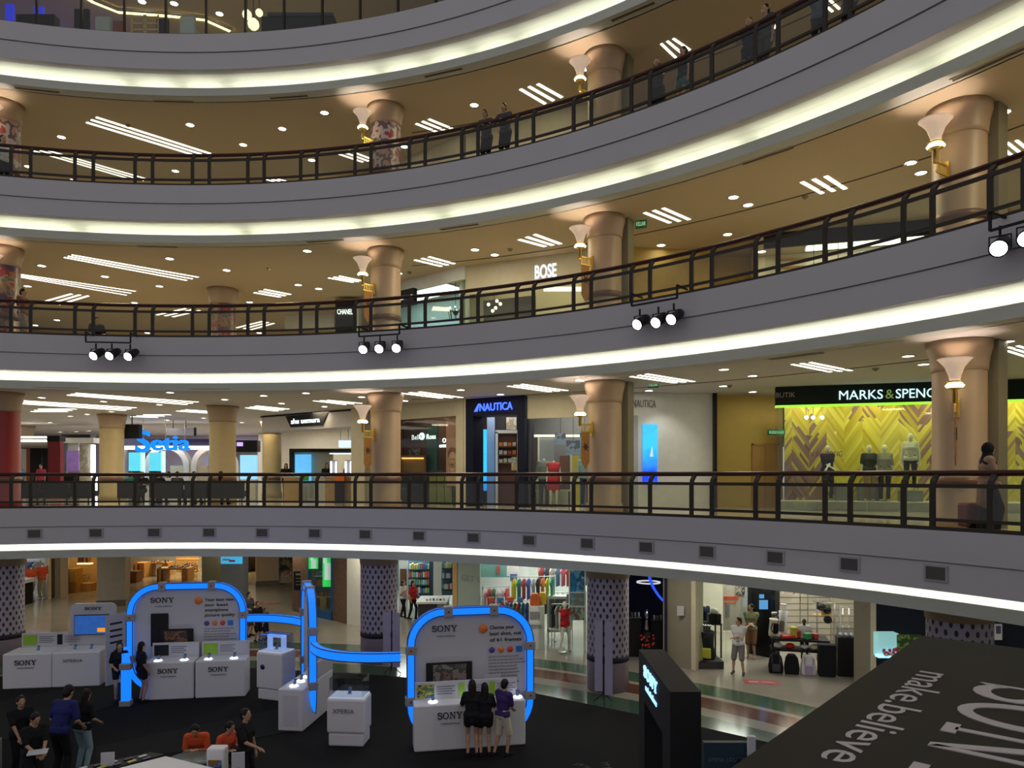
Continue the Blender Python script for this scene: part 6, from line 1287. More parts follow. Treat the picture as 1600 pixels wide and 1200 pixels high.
# tee shirt shop, far left
s = ((-28.2, 34.0), (-22.6, 37.2)); M, a, L = room(9, s, 0, 4, col('tee_wall', (.5, .5, .55)), (.9, .93, 1), 3.0)
panel('shop_window', 'glass front of the tee shirt shop', 'window', s, 0, 44, 86, 0, zt, m_shopglass, 0, .02); panel('door_post', 'dark edge post left of the tee shirt window', 'post', s, 0, 35, 42, 0, zt, m_grey, -.2, .1, kind='structure'); panel('door_post', 'dark edge post right of the tee shirt window', 'post', s, 0, 86, 94, 0, zt, m_fin, -.2, .3, kind='structure')
manq('left mannequin in orange tee and khaki shorts', xat(49, 36.0), 36.0, .02, 0, H=1.8, headless=True, top=('shirt', 'orange'), bottom=('shorts', 'khaki'))
manq('right mannequin in orange tee and pale trousers', xat(66, 36.6), 36.6, .02, 0, H=1.85, headless=True, top=('shirt', 'orange'), bottom=('trousers', 'khaki'))
kit('dark_bin', 'black draped table with white cloth on top, far left', 'table', [('cloth', 12, 32, 912, None, 34.6, .9, m_black), ('top_cloth', 11, 33, 907, 913, 34.5, 1.0, m_wwall)], z=0.)
rack('rack of pastel tops at the far left shop', xat(14, 37), 37.0, .1, 1.5, 1.9, 7, [(.6, .3, .45), (.1, .2, .5), (.6, .6, .65), (.55, .5, .15)], 'pastel top on the rack at far left', 'pastel tops on the far left rack')
kit('star_poster', 'pale poster with blue star and red stripes', 'poster', [('poster', 70, 86, 872, 940, 37.6, .05, m_wwall), ('star', 73, 79, 884, 891, 37.55, .04, col('star_blue', (.05, .06, .4))), ('stripe', 74, 80, 874, 876, 37.55, .04, col('stripe_red', (.6, .1, .15))), ('stripe', 74, 80, 908, 910, 37.55, .04, col('stripe_red', (.6, .1, .15)))])
# oak cabinet shop
s = ((-22.9, 36.6), (-20.6, 38.4)); M, a, L = room(15, s, 0, 3.6, m_oakl, (1, .72, .25), 3.2)
panel('door_post', 'brown wall post left of the oak shop', 'post', s, 0, 94, 106, 0, zt, m_col, -.1, .4, kind='structure')
kit('oak_cabinet', 'tall oak cabinet in the oak shop', 'cabinet', [('body', 107, 119, 889, None, 38.6, .6, m_oak), ('door', 108, 118, 891, 909, 38.55, .05, m_oakl)], z=0.); kit('oak_counter', 'low oak counter right in the oak shop', 'counter', [('body', 121, 141, 912, None, 39.0, .6, m_oak), ('shelf', 120, 141, 880, 882, 39.9, .3, glow('shelf_amber', (1, .7, .35), 1.5))], z=0.)
kit('price_board', 'white patterned board over the oak counter', 'board', [('board', 127, 140, 897, 909, 39.6, .05, poster_mat('toile', [(.6, .5, .35), (.4, .25, .12), (.65, .55, .4)], 8))])
row(6, 121, 140, 879.5, 39.95, .35, 'ornament', 'small dark ornament on the lit shelf of the oak shop', 'ornament', 'ornaments on the lit shelf of the oak shop', [(.2, .05, .02), (.4, .2, .08), (.08, .05, .04)], .2)
# shoe shop
s = ((-22.6, 43.5), (-15.2, 43.5)); M, a, L = room(10, s, 0, 6.0, col('shoe_wall', (.55, .33, .16)), (1, .78, .42), 6.5)
def shoes_on(px0, px1, py, Y, n, lb, gpn, rows=2):
    for r_ in range(rows):
        for i in range(n):
            x = xat(px0 + (px1 - px0) * (i + .5) / n, Y); c = [(.02, .02, .03), (.12, .05, .03), (.3, .28, .26), (.05, .05, .12), (.2, .12, .08)][(i * 3 + r_) % 5]; m_ = mat('shoe_%d' % int(c[0] * 100), c, .4)
            g = MB(); cap(g, (0, .10, .05), (0, -.12, .035), .05, .04, 8, 2); cap(g, (0, .10, .07), (0, .06, .10), .045, .035, 8, 2); o = g.build('shoe', m_); o.location = (x, Y + .15 + r_ * .35, zat(py, Y) + .012); o.rotation_euler = (0, 0, .5 * ((i % 3) - 1)); tag(o, lb, 'shoe', gpn)
def oak_table(label, px0, px1, ptop, Y, dp, post):
    z1 = zat(ptop, Y); w_ = xat(px1, Y) - xat(px0, Y); t = thing('display_table', label, 'table', (xat(px0, Y), Y, 0)); MB().box(0, w_, 0, dp, z1 - .08, z1).build('table_top', m_oak, t)
    MB().box(0, .35, 0, dp, 0, z1 - .08).build('side', m_brown, t); MB().box(w_ - .35, w_, 0, dp, 0, z1 - .08).build('side', m_oak, t)
    if post: MB().box(.12, .26, -.03, .05, 0, z1 + .1).build('corner_post', m_oakl, t)
    return t
oak_table('front brown table of shoes in the shoe shop', 245, 293, 888, 43.0, .9, True); shoes_on(262, 290, 888, 43.0, 5, 'shoe on the front table of the shoe shop', 'shoes on the front table')
oak_table('second brown table of shoes at left in the shoe shop', 208, 225, 880, 44.2, 1.0, True); oak_table('long rear table of shoes in the shoe shop', 224, 262, 879.5, 45.0, .9, False); shoes_on(226, 260, 879.5, 45.0, 6, 'shoe on the rear table of the shoe shop', 'shoes on the rear table')
kit('low_bench', 'low dark brown bench at the left of the shoe shop', 'bench', [('seat', 197, 213, 893, None, 42.2, .7, m_brown)], z=0.)
t = kit('shoe_rack', 'lit shelves of shoes on the right wall of the shoe shop', 'shelf', [('shelf', 275, 309, 874, 875.5, 46.5, .5, m_oak), ('shelf', 285, 309, 884, 885.5, 45.5, .5, m_oak), ('shelf', 293, 309, 892, 893.5, 44.7, .5, m_oak), ('back', 275, 309, 868, 900, 47.2, .1, m_oakl)]); shoes_on(287, 309, 884, 45.5, 5, 'shoe on the right wall shelf of the shoe shop', 'shoes on the right shelves', 1); shoes_on(294, 309, 892, 44.7, 3, 'shoe on the lowest right shelf of the shoe shop', 'shoes on the lowest right shelf', 1)
kit('blue_head_panel', 'sky blue lit sign panel at the head of the grey pillar', 'sign', [('panel', 345, 378, 868, 881, 34.08, .08, mat('sky_panel', (.05, .4, .6), .4, emit=.8, ecol=(.05, .42, .75))), ('mark', 348, 359, 873, 876, 34.04, .03, m_wwall), ('mark_red', 358, 367, 875, 878, 34.04, .03, col('stripe_red', (.6, .1, .15)))])
# deeper hall
for i, (a_, b_, c_, lb) in enumerate(((382, 392, 902, 'dark opening'), (438, 458, 905, 'bright stand'))): pass
kit('far_stall', 'far bright stall with red goods behind the menu board', 'kiosk', [('counter', 438, 458, 900, None, 45, 1, col('stall_yellow', (.55, .5, .25))), ('goods', 439, 456, 893, 900, 45, .8, poster_mat('red_goods', [(.5, .1, .04), (.4, .35, .3), (.15, .1, .1)], 5)), ('back', 438, 458, 868, 893, 46.5, .1, poster_mat('dim_goods', [(.10, .10, .07), (.3, .28, .15), (.05, .05, .04)], 2))], z=0.)
kit('far_stall', 'dark stall deep behind the grey pillar', 'kiosk', [('body', 379, 391, 870, 898, 47, 1, m_black), ('counter', 379, 391, 898, None, 46.8, 1, m_oakl)], z=0.)
# brick kiosk
m_brick = brick_mat('kiosk_brick', (.20, .10, .06), (.26, .14, .09), (.12, .10, .08), 1, .22, .075, .01)
def wpx(name, label, px0, Y0, px1, Y1, z0_, z1_, th, m, kind='structure', nm='x'):
    sg = ((xat(px0, Y0), Y0), (xat(px1, Y1), Y1)); M_, a_, L_ = fr(sg, 0); o = MB().box(0, L_, 0, th, z0_, z1_).build(name, m, loc=(sg[0][0], sg[0][1], 0), rz=a_); o['kind'] = kind; o['label'] = label; return o, sg
wpx('wall_801', 'brick pier left of the green posters', 457, 33.4, 482, 32.4, 0, zt, .4, m_brick); wpx('wall_802', 'brick pier right of the green posters', 520, 31.2, 542, 30.4, 0, zt, .4, m_brick); wpx('wall_803', 'white wall edge right of the brick pier', 542, 30.3, 562, 30.0, 0, zt, .6, m_wwall)
s = ((xat(482, 32.4), 32.4), (xat(520, 31.2), 31.2)); t = thing('kiosk_window', 'blue framed kiosk window with goods and green posters', 'window', (s[0][0], s[0][1], 0), frame2(*s)[1]); L = frame2(*s)[2]
MB().box(0, .1, -.05, .1, 0, zt).box(L - .08, L, -.05, .1, 0, zt).box(0, L, -.05, .1, 0, .35).build('frame', col('frame_blue', (.01, .12, .30)), t); MB().box(.1, L - .08, 0, .02, .35, zt).build('pane', m_shopglass, t)
M, a, L = room(16, s, 0, 1.6, col('teal_wall', (.12, .25, .28)), (.8, 1, .9), 2.5)
m_gp = mat('green_poster', (.02, .5, .08), .4, emit=.7, ecol=(.03, .65, .10)); m_gw = mat('green_white', (.6, .75, .7), .4, emit=.5, ecol=(.6, .8, .75))
kit('green_poster', 'left green poster with a white bottle in the kiosk window', 'poster', [('poster', 482, 497, 866, 889, 32.1, .03, m_gp), ('bottle', 486, 494, 874, 888, 32.05, .03, m_gw), ('mark', 485, 489, 871, 875, 32.05, .03, m_gw)]); kit('green_poster', 'right tall green poster with a white package in the kiosk window', 'poster', [('poster', 504, 520, 866, 917, 31.5, .03, m_gp), ('package', 507, 519, 880, 906, 31.45, .03, m_gw), ('mark', 505, 510, 872, 880, 31.45, .03, m_gw)])
kit('kiosk_shelf', 'shelf of small goods in the kiosk window', 'shelf', [('shelf', 484, 518, 900, 901, 32.6, .4, m_white), ('shelf', 484, 518, 914, 915, 32.6, .4, col('stripe_red', (.6, .1, .15))), ('shelf', 488, 518, 932, 933.5, 32.4, .5, m_oakl), ('side', 484, 485, 900, None, 32.6, .4, m_white), ('side', 517, 518, 900, None, 32.6, .4, m_white), ('cloth', 500, 510, 933, 952, 32.3, .1, m_oak)], z=0.)
for py, lb in ((900, 'upper'), (914, 'middle'), (932, 'lower')): row(6, 486, 517, py, 32.65, .22, 'small_goods', 'small package on the %s shelf in the kiosk window' % lb, 'package', 'packages on the %s kiosk shelf' % lb, [(.1, .2, .5), (.5, .15, .1), (.6, .6, .6), (.45, .35, .25)], .2)
kit('menu_board', 'black menu board on the left brick pier', 'board', [('board', 459, 473, 893, 922, 32.9, .05, m_black), ('writing', 462, 470, 896, 899, 32.87, .02, col('chalk', (.3, .3, .25))), ('writing', 462, 470, 903, 904, 32.87, .02, col('chalk', (.3, .3, .25))), ('writing', 462, 470, 908, 909, 32.87, .02, col('chalk', (.3, .3, .25))), ('writing', 462, 470, 913, 914, 32.87, .02, col('chalk', (.3, .3, .25)))])
# bookshop
sB = ((xat(600, 31.4), 31.4), (xat(712, 28.2), 28.2)); M, a, L = room(11, sB, 0, 6.4, col('book_wall', (.50, .58, .58)), (.9, 1, .97), 7)
wpx('wall_811', 'tan post right of the bookshop', 707, 28.6, 714, 28.3, 0, zt, .4, m_oakl)
t = kit('bookcase', 'tall dark bookcase full of boxes and books', 'bookcase', [('side', 671, 679, 866, None, 33.6, .4, col('case_navy', (.01, .03, .06)))] + [('shelf', 638, 672, y, y + 1.6, 33.6, .4, col('case_navy', (.01, .03, .06))) for y in (890, 902.5, 914, 927)] + [('back', 638, 672, 866, 935, 34.0, .05, col('case_teal', (.08, .2, .25)))], z=0.)
kit('bookcase', 'narrow bookcase at the right end of the bookshop', 'bookcase', [('side', 677, 690, 868, None, 33.0, .3, m_wwall)] + [('shelf', 690, 707, y, y + 1.6, 33.0, .4, col('case_navy', (.01, .03, .06))) for y in (888, 904, 921)] + [('back', 690, 707, 866, 930, 33.4, .05, col('case_teal', (.08, .2, .25)))], z=0.)
bc = [(.55, .6, .6), (.1, .35, .4), (.6, .5, .15), (.5, .1, .1), (.2, .45, .2), (.65, .65, .6), (.08, .12, .3)]
for py in (890, 902.5, 914, 927): row(9, 639, 671, py, 33.62, .30, 'book', 'book or boxed game on the tall dark bookcase', 'book', 'books on the tall dark bookcase', bc, .25, .85)
for py in (888, 904, 921): row(5, 691, 706, py, 33.02, .26, 'book', 'book on the narrow right bookcase', 'book', 'books on the narrow right bookcase', bc, .25, .85)
kit('mirror_panel', 'brown framed panel at the left of the bookshop', 'panel', [('panel', 625, 635, 889, 925, 33.4, .06, m_brown), ('wall_panel', 623, 637, 866, None, 33.5, .1, m_wwall)], z=0.)
kit('cash_counter', 'white topped dark counter in the bookshop', 'counter', [('worktop', 650, 698, 941, 944, 29.2, 1.6, m_wwall), ('body', 653, 683, 944, None, 29.3, 1.4, m_dark), ('body', 683, 697, 944, None, 29.3, 1.4, m_grey)], z=0.)
row(6, 664, 696, 941, 29.6, .16, 'counter_item', 'small device or paper on the bookshop counter', 'device', 'items on the bookshop counter', [(.1, .2, .4), (.6, .6, .6), (.05, .05, .05)], .12, .5)
# swimwear shop
sS = ((xat(716, 28.2), 28.2), (xat(952, 24.3), 24.3)); M, a, L = room(12, sS, 0, 5.5, col('swim_wall', (.58, .62, .58)), (1, 1, .95), 6)
panel('shop_window', 'frosted glass pane with faint letters left of the swimwear shop', 'window', sS, 0, 716, 750, 0, zt, mat('frosted', (.40, .50, .42), .5), 0, .04); sign('GET S', 'faint grey letters on the frosted pane', sS, 721, 750, zat(906, 27.5), .22, col('frost_letter', (.30, .36, .32)), y=-.01, depth=.004)
for i, (a_, b_) in enumerate(((826, 854), (854, 915))): panel('shop_window', ['left', 'right'][i] + ' clear pane of the swimwear shop front', 'window', sS, 0, a_, b_, 0, zt, m_shopglass, 0, .02)
kit('ad_picture', 'green blue sea picture with a red sail high in the swimwear shop', 'picture', [('picture', 750, 796, 868, 902, 29.8, .05, col('sea_green', (.08, .20, .18))), ('sail', 776, 781, 884, 897, 29.75, .04, col('sail_red', (.25, .05, .03))), ('rod', 760, 760.5, 843, 868, 29.8, .03, m_chrome), ('rod', 785, 785.5, 843, 868, 29.8, .03, m_chrome)]); kit('white_picture', 'white curved panel with a blue ship picture', 'picture', [('panel', 792, 811, 866, 900, 28.9, .05, m_wwall), ('picture', 797, 808, 897, 908, 28.85, .04, col('ship_blue', (.1, .18, .35))), ('rod', 795, 795.5, 847, 868, 28.9, .03, m_chrome), ('rod', 807, 807.5, 847, 868, 28.9, .03, m_chrome)])
swc = [(.75, .65, .03), (.02, .3, .25), (.5, .05, .05), (.05, .1, .4), (.6, .6, .6), (.03, .03, .05), (.6, .2, .05)]
rack('rack of coloured sports shirts in the swimwear shop', xat(800, 27.2), 27.2, .15, 1.6, 2.4, 9, swc, 'sports shirt on the tall rack by the yellow shirt', 'sports shirts on the tall rack', z=0.)
rack('rack of jerseys left in the swimwear shop', xat(754, 27.4), 27.4, .2, 1.0, 2.0, 6, [(.6, .6, .58), (.5, .05, .06), (.05, .15, .08), (.6, .62, .6)], 'jersey on the left rack of the swimwear shop', 'jerseys on the left rack')
rack('low rack of coloured shorts in the swimwear shop', xat(782, 26.9), 26.9, .15, 1.2, 1.55, 8, [(.5, .04, .05), (.02, .3, .28), (.06, .1, .4), (.1, .25, .1)], 'coloured shorts on the low rack', 'coloured shorts on the low rack')
rack('back rack of dark and red clothes in the swimwear shop', xat(842, 29.2), 29.2, 0, 3.0, 2.6, 14, [(.4, .05, .05), (.04, .04, .08), (.5, .4, .3), (.1, .2, .3), (.5, .15, .2)], 'garment on the back rack of the swimwear shop', 'garments on the back rack')
rack('second back rack with pale goods behind the counter', xat(850, 28.2), 28.2, 0, 1.6, 1.7, 8, [(.05, .05, .04), (.4, .42, .4), (.2, .2, .15)], 'pale garment on the second back rack', 'garments on the second back rack')
kit('sale_counter', 'white counter with grey labels carrying orange bags', 'counter', [('body', 827, 851, 948, None, 26.0, .8, m_wwall), ('label', 828, 842, 956, 966, 25.95, .03, m_grey), ('ledge', 827, 844, 973, 976, 25.9, .1, m_wwall)], z=0.)
for i, (px, c, w_) in enumerate(((836, (.75, .12, .02), .34), (848, (.75, .45, .03), .28))):
    o = MB().prism([(-w_ / 2, 0), (w_ / 2, 0), (w_ / 2, .28), (w_ * .3, .42), (-w_ * .3, .42), (-w_ / 2, .28)], 0, .25, Mr).build('bag', mat('bag%d' % i, c, .6), bevel=.02); o.location = (xat(px, 26.2), 26.2 + i * .2, zat(947, 26.1)); tag(o, ['orange rounded bag on the white counter', 'yellow bag behind the orange bag'][i], 'bag')
kit('wall_unit', 'white slanted display unit behind the swimsuit mannequin', 'display unit', [('side', 855, 858, 935, None, 27.2, .1, m_wwall), ('top', 855, 885, 932, 936, 27.2, .5, m_wwall), ('back', 857, 884, 936, 984, 27.6, .05, m_grey), ('base', 855, 885, 984, 988, 27.2, .5, m_wwall)], z=0.)
rack('small rack of dark and white clothes under the display unit top', xat(862, 26.95), 26.95, 0, .75, 1.45, 5, [(.03, .03, .04), (.5, .5, .45), (.3, .35, .2)], 'garment under the white display unit', 'garments under the display unit')
manq('white mannequin in red swimsuit and pink cap', xat(882, 25.4), 25.4, .05, .5, H=1.72, female=True, top=('shirt', 'red'), bottom=(None, None), sleeve=None, feet=((-.2, 0), (.2, .05)))
t = kit('photo_tower', 'tower of three blue swimming photos', 'photo tower', [('frame', 889, 892, 884, None, 25.6, .1, m_wwall), ('frame', 912, 915, 884, None, 25.6, .1, m_wwall), ('photo', 891, 913, 891, 925, 25.6, .05, poster_mat('swim1', [(.02, .25, .45), (.03, .12, .35), (.15, .45, .55)], 3)), ('photo', 891, 913, 927, 947, 25.6, .05, poster_mat('swim2', [(.15, .45, .5), (.35, .2, .12), (.05, .3, .4)], 4)), ('photo', 891, 913, 949, 969, 25.6, .05, poster_mat('swim3', [(.2, .42, .42), (.3, .12, .08), (.35, .5, .45)], 3)), ('top', 888, 915, 882, 890, 25.6, .1, col('cyan', (.02, .35, .45))), ('crossbar', 889, 915, 925, 927, 25.55, .08, m_wwall), ('crossbar', 889, 915, 947, 949, 25.55, .08, m_wwall)], z=0.)
row(4, 760, 820, 942, 27.0, .2, 'sport_box', 'red or blue box on the sports shelf', 'box', 'boxes on the sports shelf', [(.6, .1, .05), (.05, .2, .5)], .2, .6)
# dark watch shop
sD = ((xat(962, 24.6), 24.6), (xat(1036, 23.6), 23.6)); M, a, L = room(13, sD, 0, 2.3, col('navy_wall', (.015, .015, .035)), (.5, .6, 1), .6)
t = thing('ring_lamp', 'white oval ring lamp hanging in the dark shop', 'lamp', (xat(1015, 25.2), 25.4, zat(911, 25.2)), .2); b = MB(); n = 32
b.sweep([(.38 * cos(2 * pi * i / n), .38 * sin(2 * pi * i / n), 0) for i in range(n + 1)], [(-.03, -.02), (-.03, .02), (.03, .02), (.03, -.02)]); b.build('ring', glow('ring_white', (.7, .75, .8), .9), t); MB().tube((0, .38, 0), (0, .38, .7), .008).tube((0, -.38, 0), (0, -.38, .7), .008).build('cord', m_black, t)
t = thing('blue_arc_light', 'curved blue light strip on the dark shop wall', 'light', (xat(1030, 25), 25.0, 2.0)); b = MB(); b.sweep([(-.35 + .5 * (i / 8) ** 2, 0, .9 - i * .13) for i in range(9)], [(-.05, -.02), (-.05, .02), (.05, .02), (.05, -.02)], side=(1, 0, 0)); b.build('strip', glow('arc_blue', (.02, .08, .8), 1.2), t)
for i, (px, py, Y) in enumerate(((993, 966, 24.9), (1028, 970, 25.2))):
    t = kit('showcase', ['left', 'right'][i] + ' dark showcase with small objects in the dark shop', 'showcase', [('body', px - 10, px + 9, py, None, Y, .6, m_black), ('top', px - 10, px + 9, py - 1.5, py, Y - .05, .7, m_chrome)], z=0.)
    row(3, px - 8, px + 8, py - 1.6, Y + .2, .16, 'ornament', 'small silver object on the %s dark showcase' % ['left', 'right'][i], 'ornament', 'objects on the %s dark showcase' % ['left', 'right'][i], [(.4, .4, .42), (.15, .14, .12)], .12, .5)
t = thing('mannequin_bust', 'small figure form on a stand with red flowers, middle of the dark shop', 'ornament', (xat(1011, 24.6), 24.6, 0)); MB().lathe([(.01, 0), (.14, 0), (.14, .9), (.01, .92)], n=16).build('stand', m_black, t); MB().lathe([(.01, 1.3), (.06, 1.35), (.10, 1.5), (.07, 1.62), (.01, 1.66)], n=16).lathe([(.02, .92), (.10, 1.0), (.05, 1.3)], n=14).build('figure', m_chrome, t)
rr2 = random.Random(5); b = MB()
for i in range(16): b.ball((rr2.uniform(-.25, .2), -.2 + rr2.uniform(-.05, .05), rr2.uniform(.45, .85)), .045, n=6)
b.build('flowers', col('flower_red', (.5, .03, .015)), t)
# wall pier with notice
wpx('wall_821', 'grey brown pier between the dark shop and the golf shop', 1036, 23.9, 1086, 23.2, 0, zt, .5, mat('pier_stone', (.26, .23, .17), .6)); kit('notice', 'white paper notice on the grey brown pier', 'notice', [('paper', 1058, 1069, 947, 962, 23.35, .01, m_panel)]); wpx('wall_822', 'pale strip at the right of the pier', 1080, 23.25, 1087, 23.15, 0, zt, .52, m_cream)
# golf shop
sG = ((xat(1074, 23.9), 23.9), (xat(1352, 21.9), 21.9)); M, a, L = room(14, sG, 0, 5.5, col('golf_wall', (.62, .60, .50)), (1, .97, .88), 8)
kit('display_plinth', 'dark plinth of the golf display window', 'plinth', [('base', 1090, 1131, 1034, None, 23.3, 1.6, m_dark)], z=0.)
t = thing('shop_window', 'corner glass of the golf display window', 'window', (xat(1086, 23.3), 23.3, .2)); MB().box(0, 1.0, 0, .02, 0, zt - .2).build('glass_panel', m_shopglass, t); MB().box(0, 2.6, 0, .02, 0, zt - .2, Matrix.Translation((1.0, 0, 0)) @ Matrix.Rotation(radians(48), 4, 'Z')).build('glass_panel', m_shopglass, t)
kit('sale_poster', 'tall white poster with red letters and grey figures in the golf window', 'poster', [('poster', 1130, 1168, 912, 985, 25.2, .05, col('poster_cream', (.68, .60, .52))), ('red_text', 1131, 1154, 932, 937, 25.17, .03, col('sale_red', (.8, .08, .01))), ('red_text', 1132, 1150, 941, 943, 25.17, .03, col('sale_red', (.8, .08, .01))), ('figure_print', 1134, 1140, 945, 965, 25.17, .03, m_grey), ('bike_print', 1150, 1164, 914, 930, 25.17, .03, poster_mat('bike', [(.6, .5, .42), (.08, .08, .08), (.6, .5, .42)], 9))])
wpx('wall_823', 'black glossy wall inside the golf shop', 1167, 25.4, 1211, 24.6, 0, zt, .3, col('gloss_black', (.012, .012, .014), rough=.12)); kit('wall_screen', 'pale blue screens on the black glossy wall', 'screen', [('screen', 1187, 1200, 938, 952, 24.6, .05, glow('screen_pale', (.1, .35, .7), .9)), ('screen', 1187, 1194, 929, 935, 24.6, .05, glow('screen_pale', (.1, .35, .7), .9))])
manq('dark blue sweater dummy at the left of the golf window', xat(1101, 25.0), 25.0, .22, .6, H=1.7, headless=True, top=('shirt', 'navy'), bottom=('trousers', 'black'), sleeve='rolled')
def golf_bag(label, X, Y, z, rz, c1, c2, h=.85, lean=.15, clubs=True):
    t = thing('golf_bag', label, 'golf bag', (X, Y, z), rz); Ml = Matrix.Rotation(lean, 4, 'X')
    MB().lathe([(.01, 0), (.13, 0), (.14, .1), (.12, .5), (.14, h), (.11, h), (.01, h - .05)], n=18, M=Ml).build('body', cloth(*CL[c1]), t); MB().box(-.08, .08, -.19, -.11, .12, .45, Ml).build('pocket', cloth(*CL[c2]), t, bevel=.02)
    MB().sweep([tuple(Ml @ Vector((-.1, -.12, h - .1))), tuple(Ml @ Vector((-.2, -.2, h * .6))), tuple(Ml @ Vector((-.1, -.13, h * .3)))], [(-.02, -.008), (-.02, .008), (.02, .008), (.02, -.008)], side=(0, 1, 0)).build('strap', cloth(*CL[c2]), t)
    if clubs:
        for i in range(4): MB().tube(tuple(Ml @ Vector((-.06 + i * .04, 0, h - .1))), tuple(Ml @ Vector((-.07 + i * .045, .01, h + .18))), .008).ball(tuple(Ml @ Vector((-.07 + i * .045, -.01, h + .2))), .035, n=8).build('club', m_chrome, t)
golf_bag('black golf bag with yellow trim in the golf window', xat(1106, 23.75), 23.75, .21, -.4, 'black', 'yellow', .95); bpy.data.objects[[o.name for o in bpy.data.objects if o.get('label', '').startswith('black golf bag with')][0]].scale = (1.7, 1.7, 1.0) 
t = kit('display_stand', 'dark stand with white cap and blue collar in the golf window', 'stand', [('pole', 1117, 1119, 962, None, 24.0, .06, m_black), ('body', 1108, 1127, 960, 975, 24.0, .3, m_black)], z=.2)
b = MB(); b.ball((0, 0, .04), .13, .13, .11); o = b.build('cap_hat', m_wwall); o.location = (xat(1117, 24.1), 24.15, zat(957, 24.1)); tag(o, 'white cap on the dark stand in the golf window', 'cap')
kit('stool_table', 'small black table with legs in the golf window', 'table', [('table_top', 1105, 1129, 975, 977, 23.9, .5, m_black), ('leg', 1106, 1108, 977, None, 23.9, .05, m_black), ('leg', 1126, 1128, 977, None, 23.9, .05, m_black), ('leg', 1106, 1108, 977, None, 24.35, .05, m_black), ('leg', 1126, 1128, 977, None, 24.35, .05, m_black)], z=.2)
# slat wall, racks and table of the golf shop
t = thing('slat_wall', 'cream slatted wall at the back of the golf shop', 'display wall', (xat(1212, 25.9), 25.9, 0)); MB().box(0, 3.2, 0, .05, 0, zt).build('board', col('slat_cream', (.58, .55, .42)), t); b = MB()
for i in range(14): b.box(0, 3.2, -.008, 0, .3 + i * .22, .315 + i * .22)
b.build('groove_lines', m_dim, t)
for lb, px, Y, z, h_, n, cs in (('rack with white and blue shirts right in the golf shop', 1312, 23.9, 0, 1.9, 4, [(.65, .65, .65), (.62, .62, .62), (.02, .2, .55), (.03, .22, .5)]), ('high rail with black and striped shirts on the golf shop wall', 1262, 25.5, 0, 3.0, 4, [(.02, .02, .03), (.6, .6, .6), (.02, .02, .03), (.05, .05, .2)]), ('single rail with white red and navy shirt on the slatted wall', 1214, 25.5, 0, 2.9, 2, [(.65, .65, .65), (.6, .04, .05)])):
    rack(lb, xat(px, Y), Y, 0, .8, h_, n, cs, 'shirt on the ' + lb.split(' with ')[0] + (' in the golf shop, ' + lb.split(' with ')[1].split(' ')[0] + ' group'), 'shirts on the ' + lb)
kit('wall_rack', 'grey metal rack with caps and yellow panel', 'rack', [('post', 1276, 1278, 935, None, 24.4, .05, m_chrome), ('post', 1303, 1305, 942, None, 24.4, .05, m_chrome), ('panel', 1284, 1298, 945, 962, 24.5, .05, col('panel_olive', (.35, .33, .05))), ('shelf', 1277, 1304, 962, 963.5, 24.4, .4, m_oakl), ('shelf', 1277, 1304, 941, 943, 24.4, .4, m_chrome)], z=0.)
for i, (px, py) in enumerate(((1283, 948), (1292, 953), (1293, 968))): o = MB().ball((0, 0, 0), .14, .12, .13).box(-.09, .09, -.2, -.08, -.05, -.035).build('cap_hat', m_black); o.location = (xat(px, 24.3), 24.28, zat(py, 24.3)); tag(o, '%s dark cap on the grey metal rack' % ['upper left', 'upper right', 'lower'][i], 'cap')
def P(px, py): return gp(px, py)
t = thing('display_table', 'black two tier table of golf goods', 'table', (*P(1204, 1050), 0), radians(-14)); MB().box(.05, 1.75, .15, .95, .95, 1.02).build('table_top', m_black, t, bevel=.01); MB().box(.05, 1.75, .2, .9, .62, .67).build('shelf', m_black, t)
for x, y in ((.08, .18), (1.7, .18), (.08, .9), (1.7, .9)): MB().box(x - .03, x + .03, y - .03, y + .03, 0, .95).build('leg', m_black, t)
tb = t
c_ = [('grey', 'black', 'black'), ('black', 'black', 'grey'), ('white', 'lilac', 'navy'), ('black', 'black', 'black')]
def backpack(label, x, c1, c2):
    p = on(tb, x, -.02); t = thing('backpack', label, 'bag', (p[0], p[1], 0), radians(-14)); MB().prism([(-.2, 0), (.2, 0), (.22, .2), (.17, .5), (.09, .6), (-.09, .6), (-.17, .5), (-.22, .2)], -.13, .12, Mr).build('body', cloth(*CL[c1]), t, bevel=.03); MB().prism([(-.12, .06), (.12, .06), (.12, .3), (-.12, .3)], -.18, -.12, Mr).build('pocket', cloth(*CL[c2]), t, bevel=.02)
    for e in (-1, 1): MB().box(e * .12 - .02, e * .12 + .02, -.15, -.13, .32, .55).build('strap', cloth(*CL[c2]), t)
backpack('leftmost black bag under the golf table', .15, 'black', 'darkgrey'); backpack('second black bag under the golf table', .62, 'black', 'black'); backpack('white and purple backpack under the golf table', 1.10, 'white', 'lilac'); 
p = on(tb, 1.62, -.08); o = MB().box(-.25, .25, -.15, .2, 0, .98).build('travel_bag', cloth(*CL['black']), bevel=.05); o.location = (p[0], p[1], 0); o.rotation_euler = (0, 0, radians(-14)); tag(o, 'tall black travel bag at the right end of the golf table', 'bag')
p = on(tb, 1.95, .0); t = thing('black_cabinet', 'black cabinet with a clear case right of the golf table', 'cabinet', (p[0], p[1], 0), radians(-14)); MB().box(0, .62, 0, .5, 0, 1.18).build('body', m_black, t, bevel=.01); MB().box(.02, .6, .02, .48, 1.18, 1.50).build('glass_case', m_acr, t)
for i in range(6): q = on(t, .12 + (i % 3) * .16, .15 + (i // 3) * .16); o = MB().ball((0, 0, 0), .05).build('golf_ball', m_wwall); o.location = (q[0], q[1], 1.235); tag(o, 'golf ball in the clear case on the black cabinet', 'golf ball', 'golf balls in the clear case')
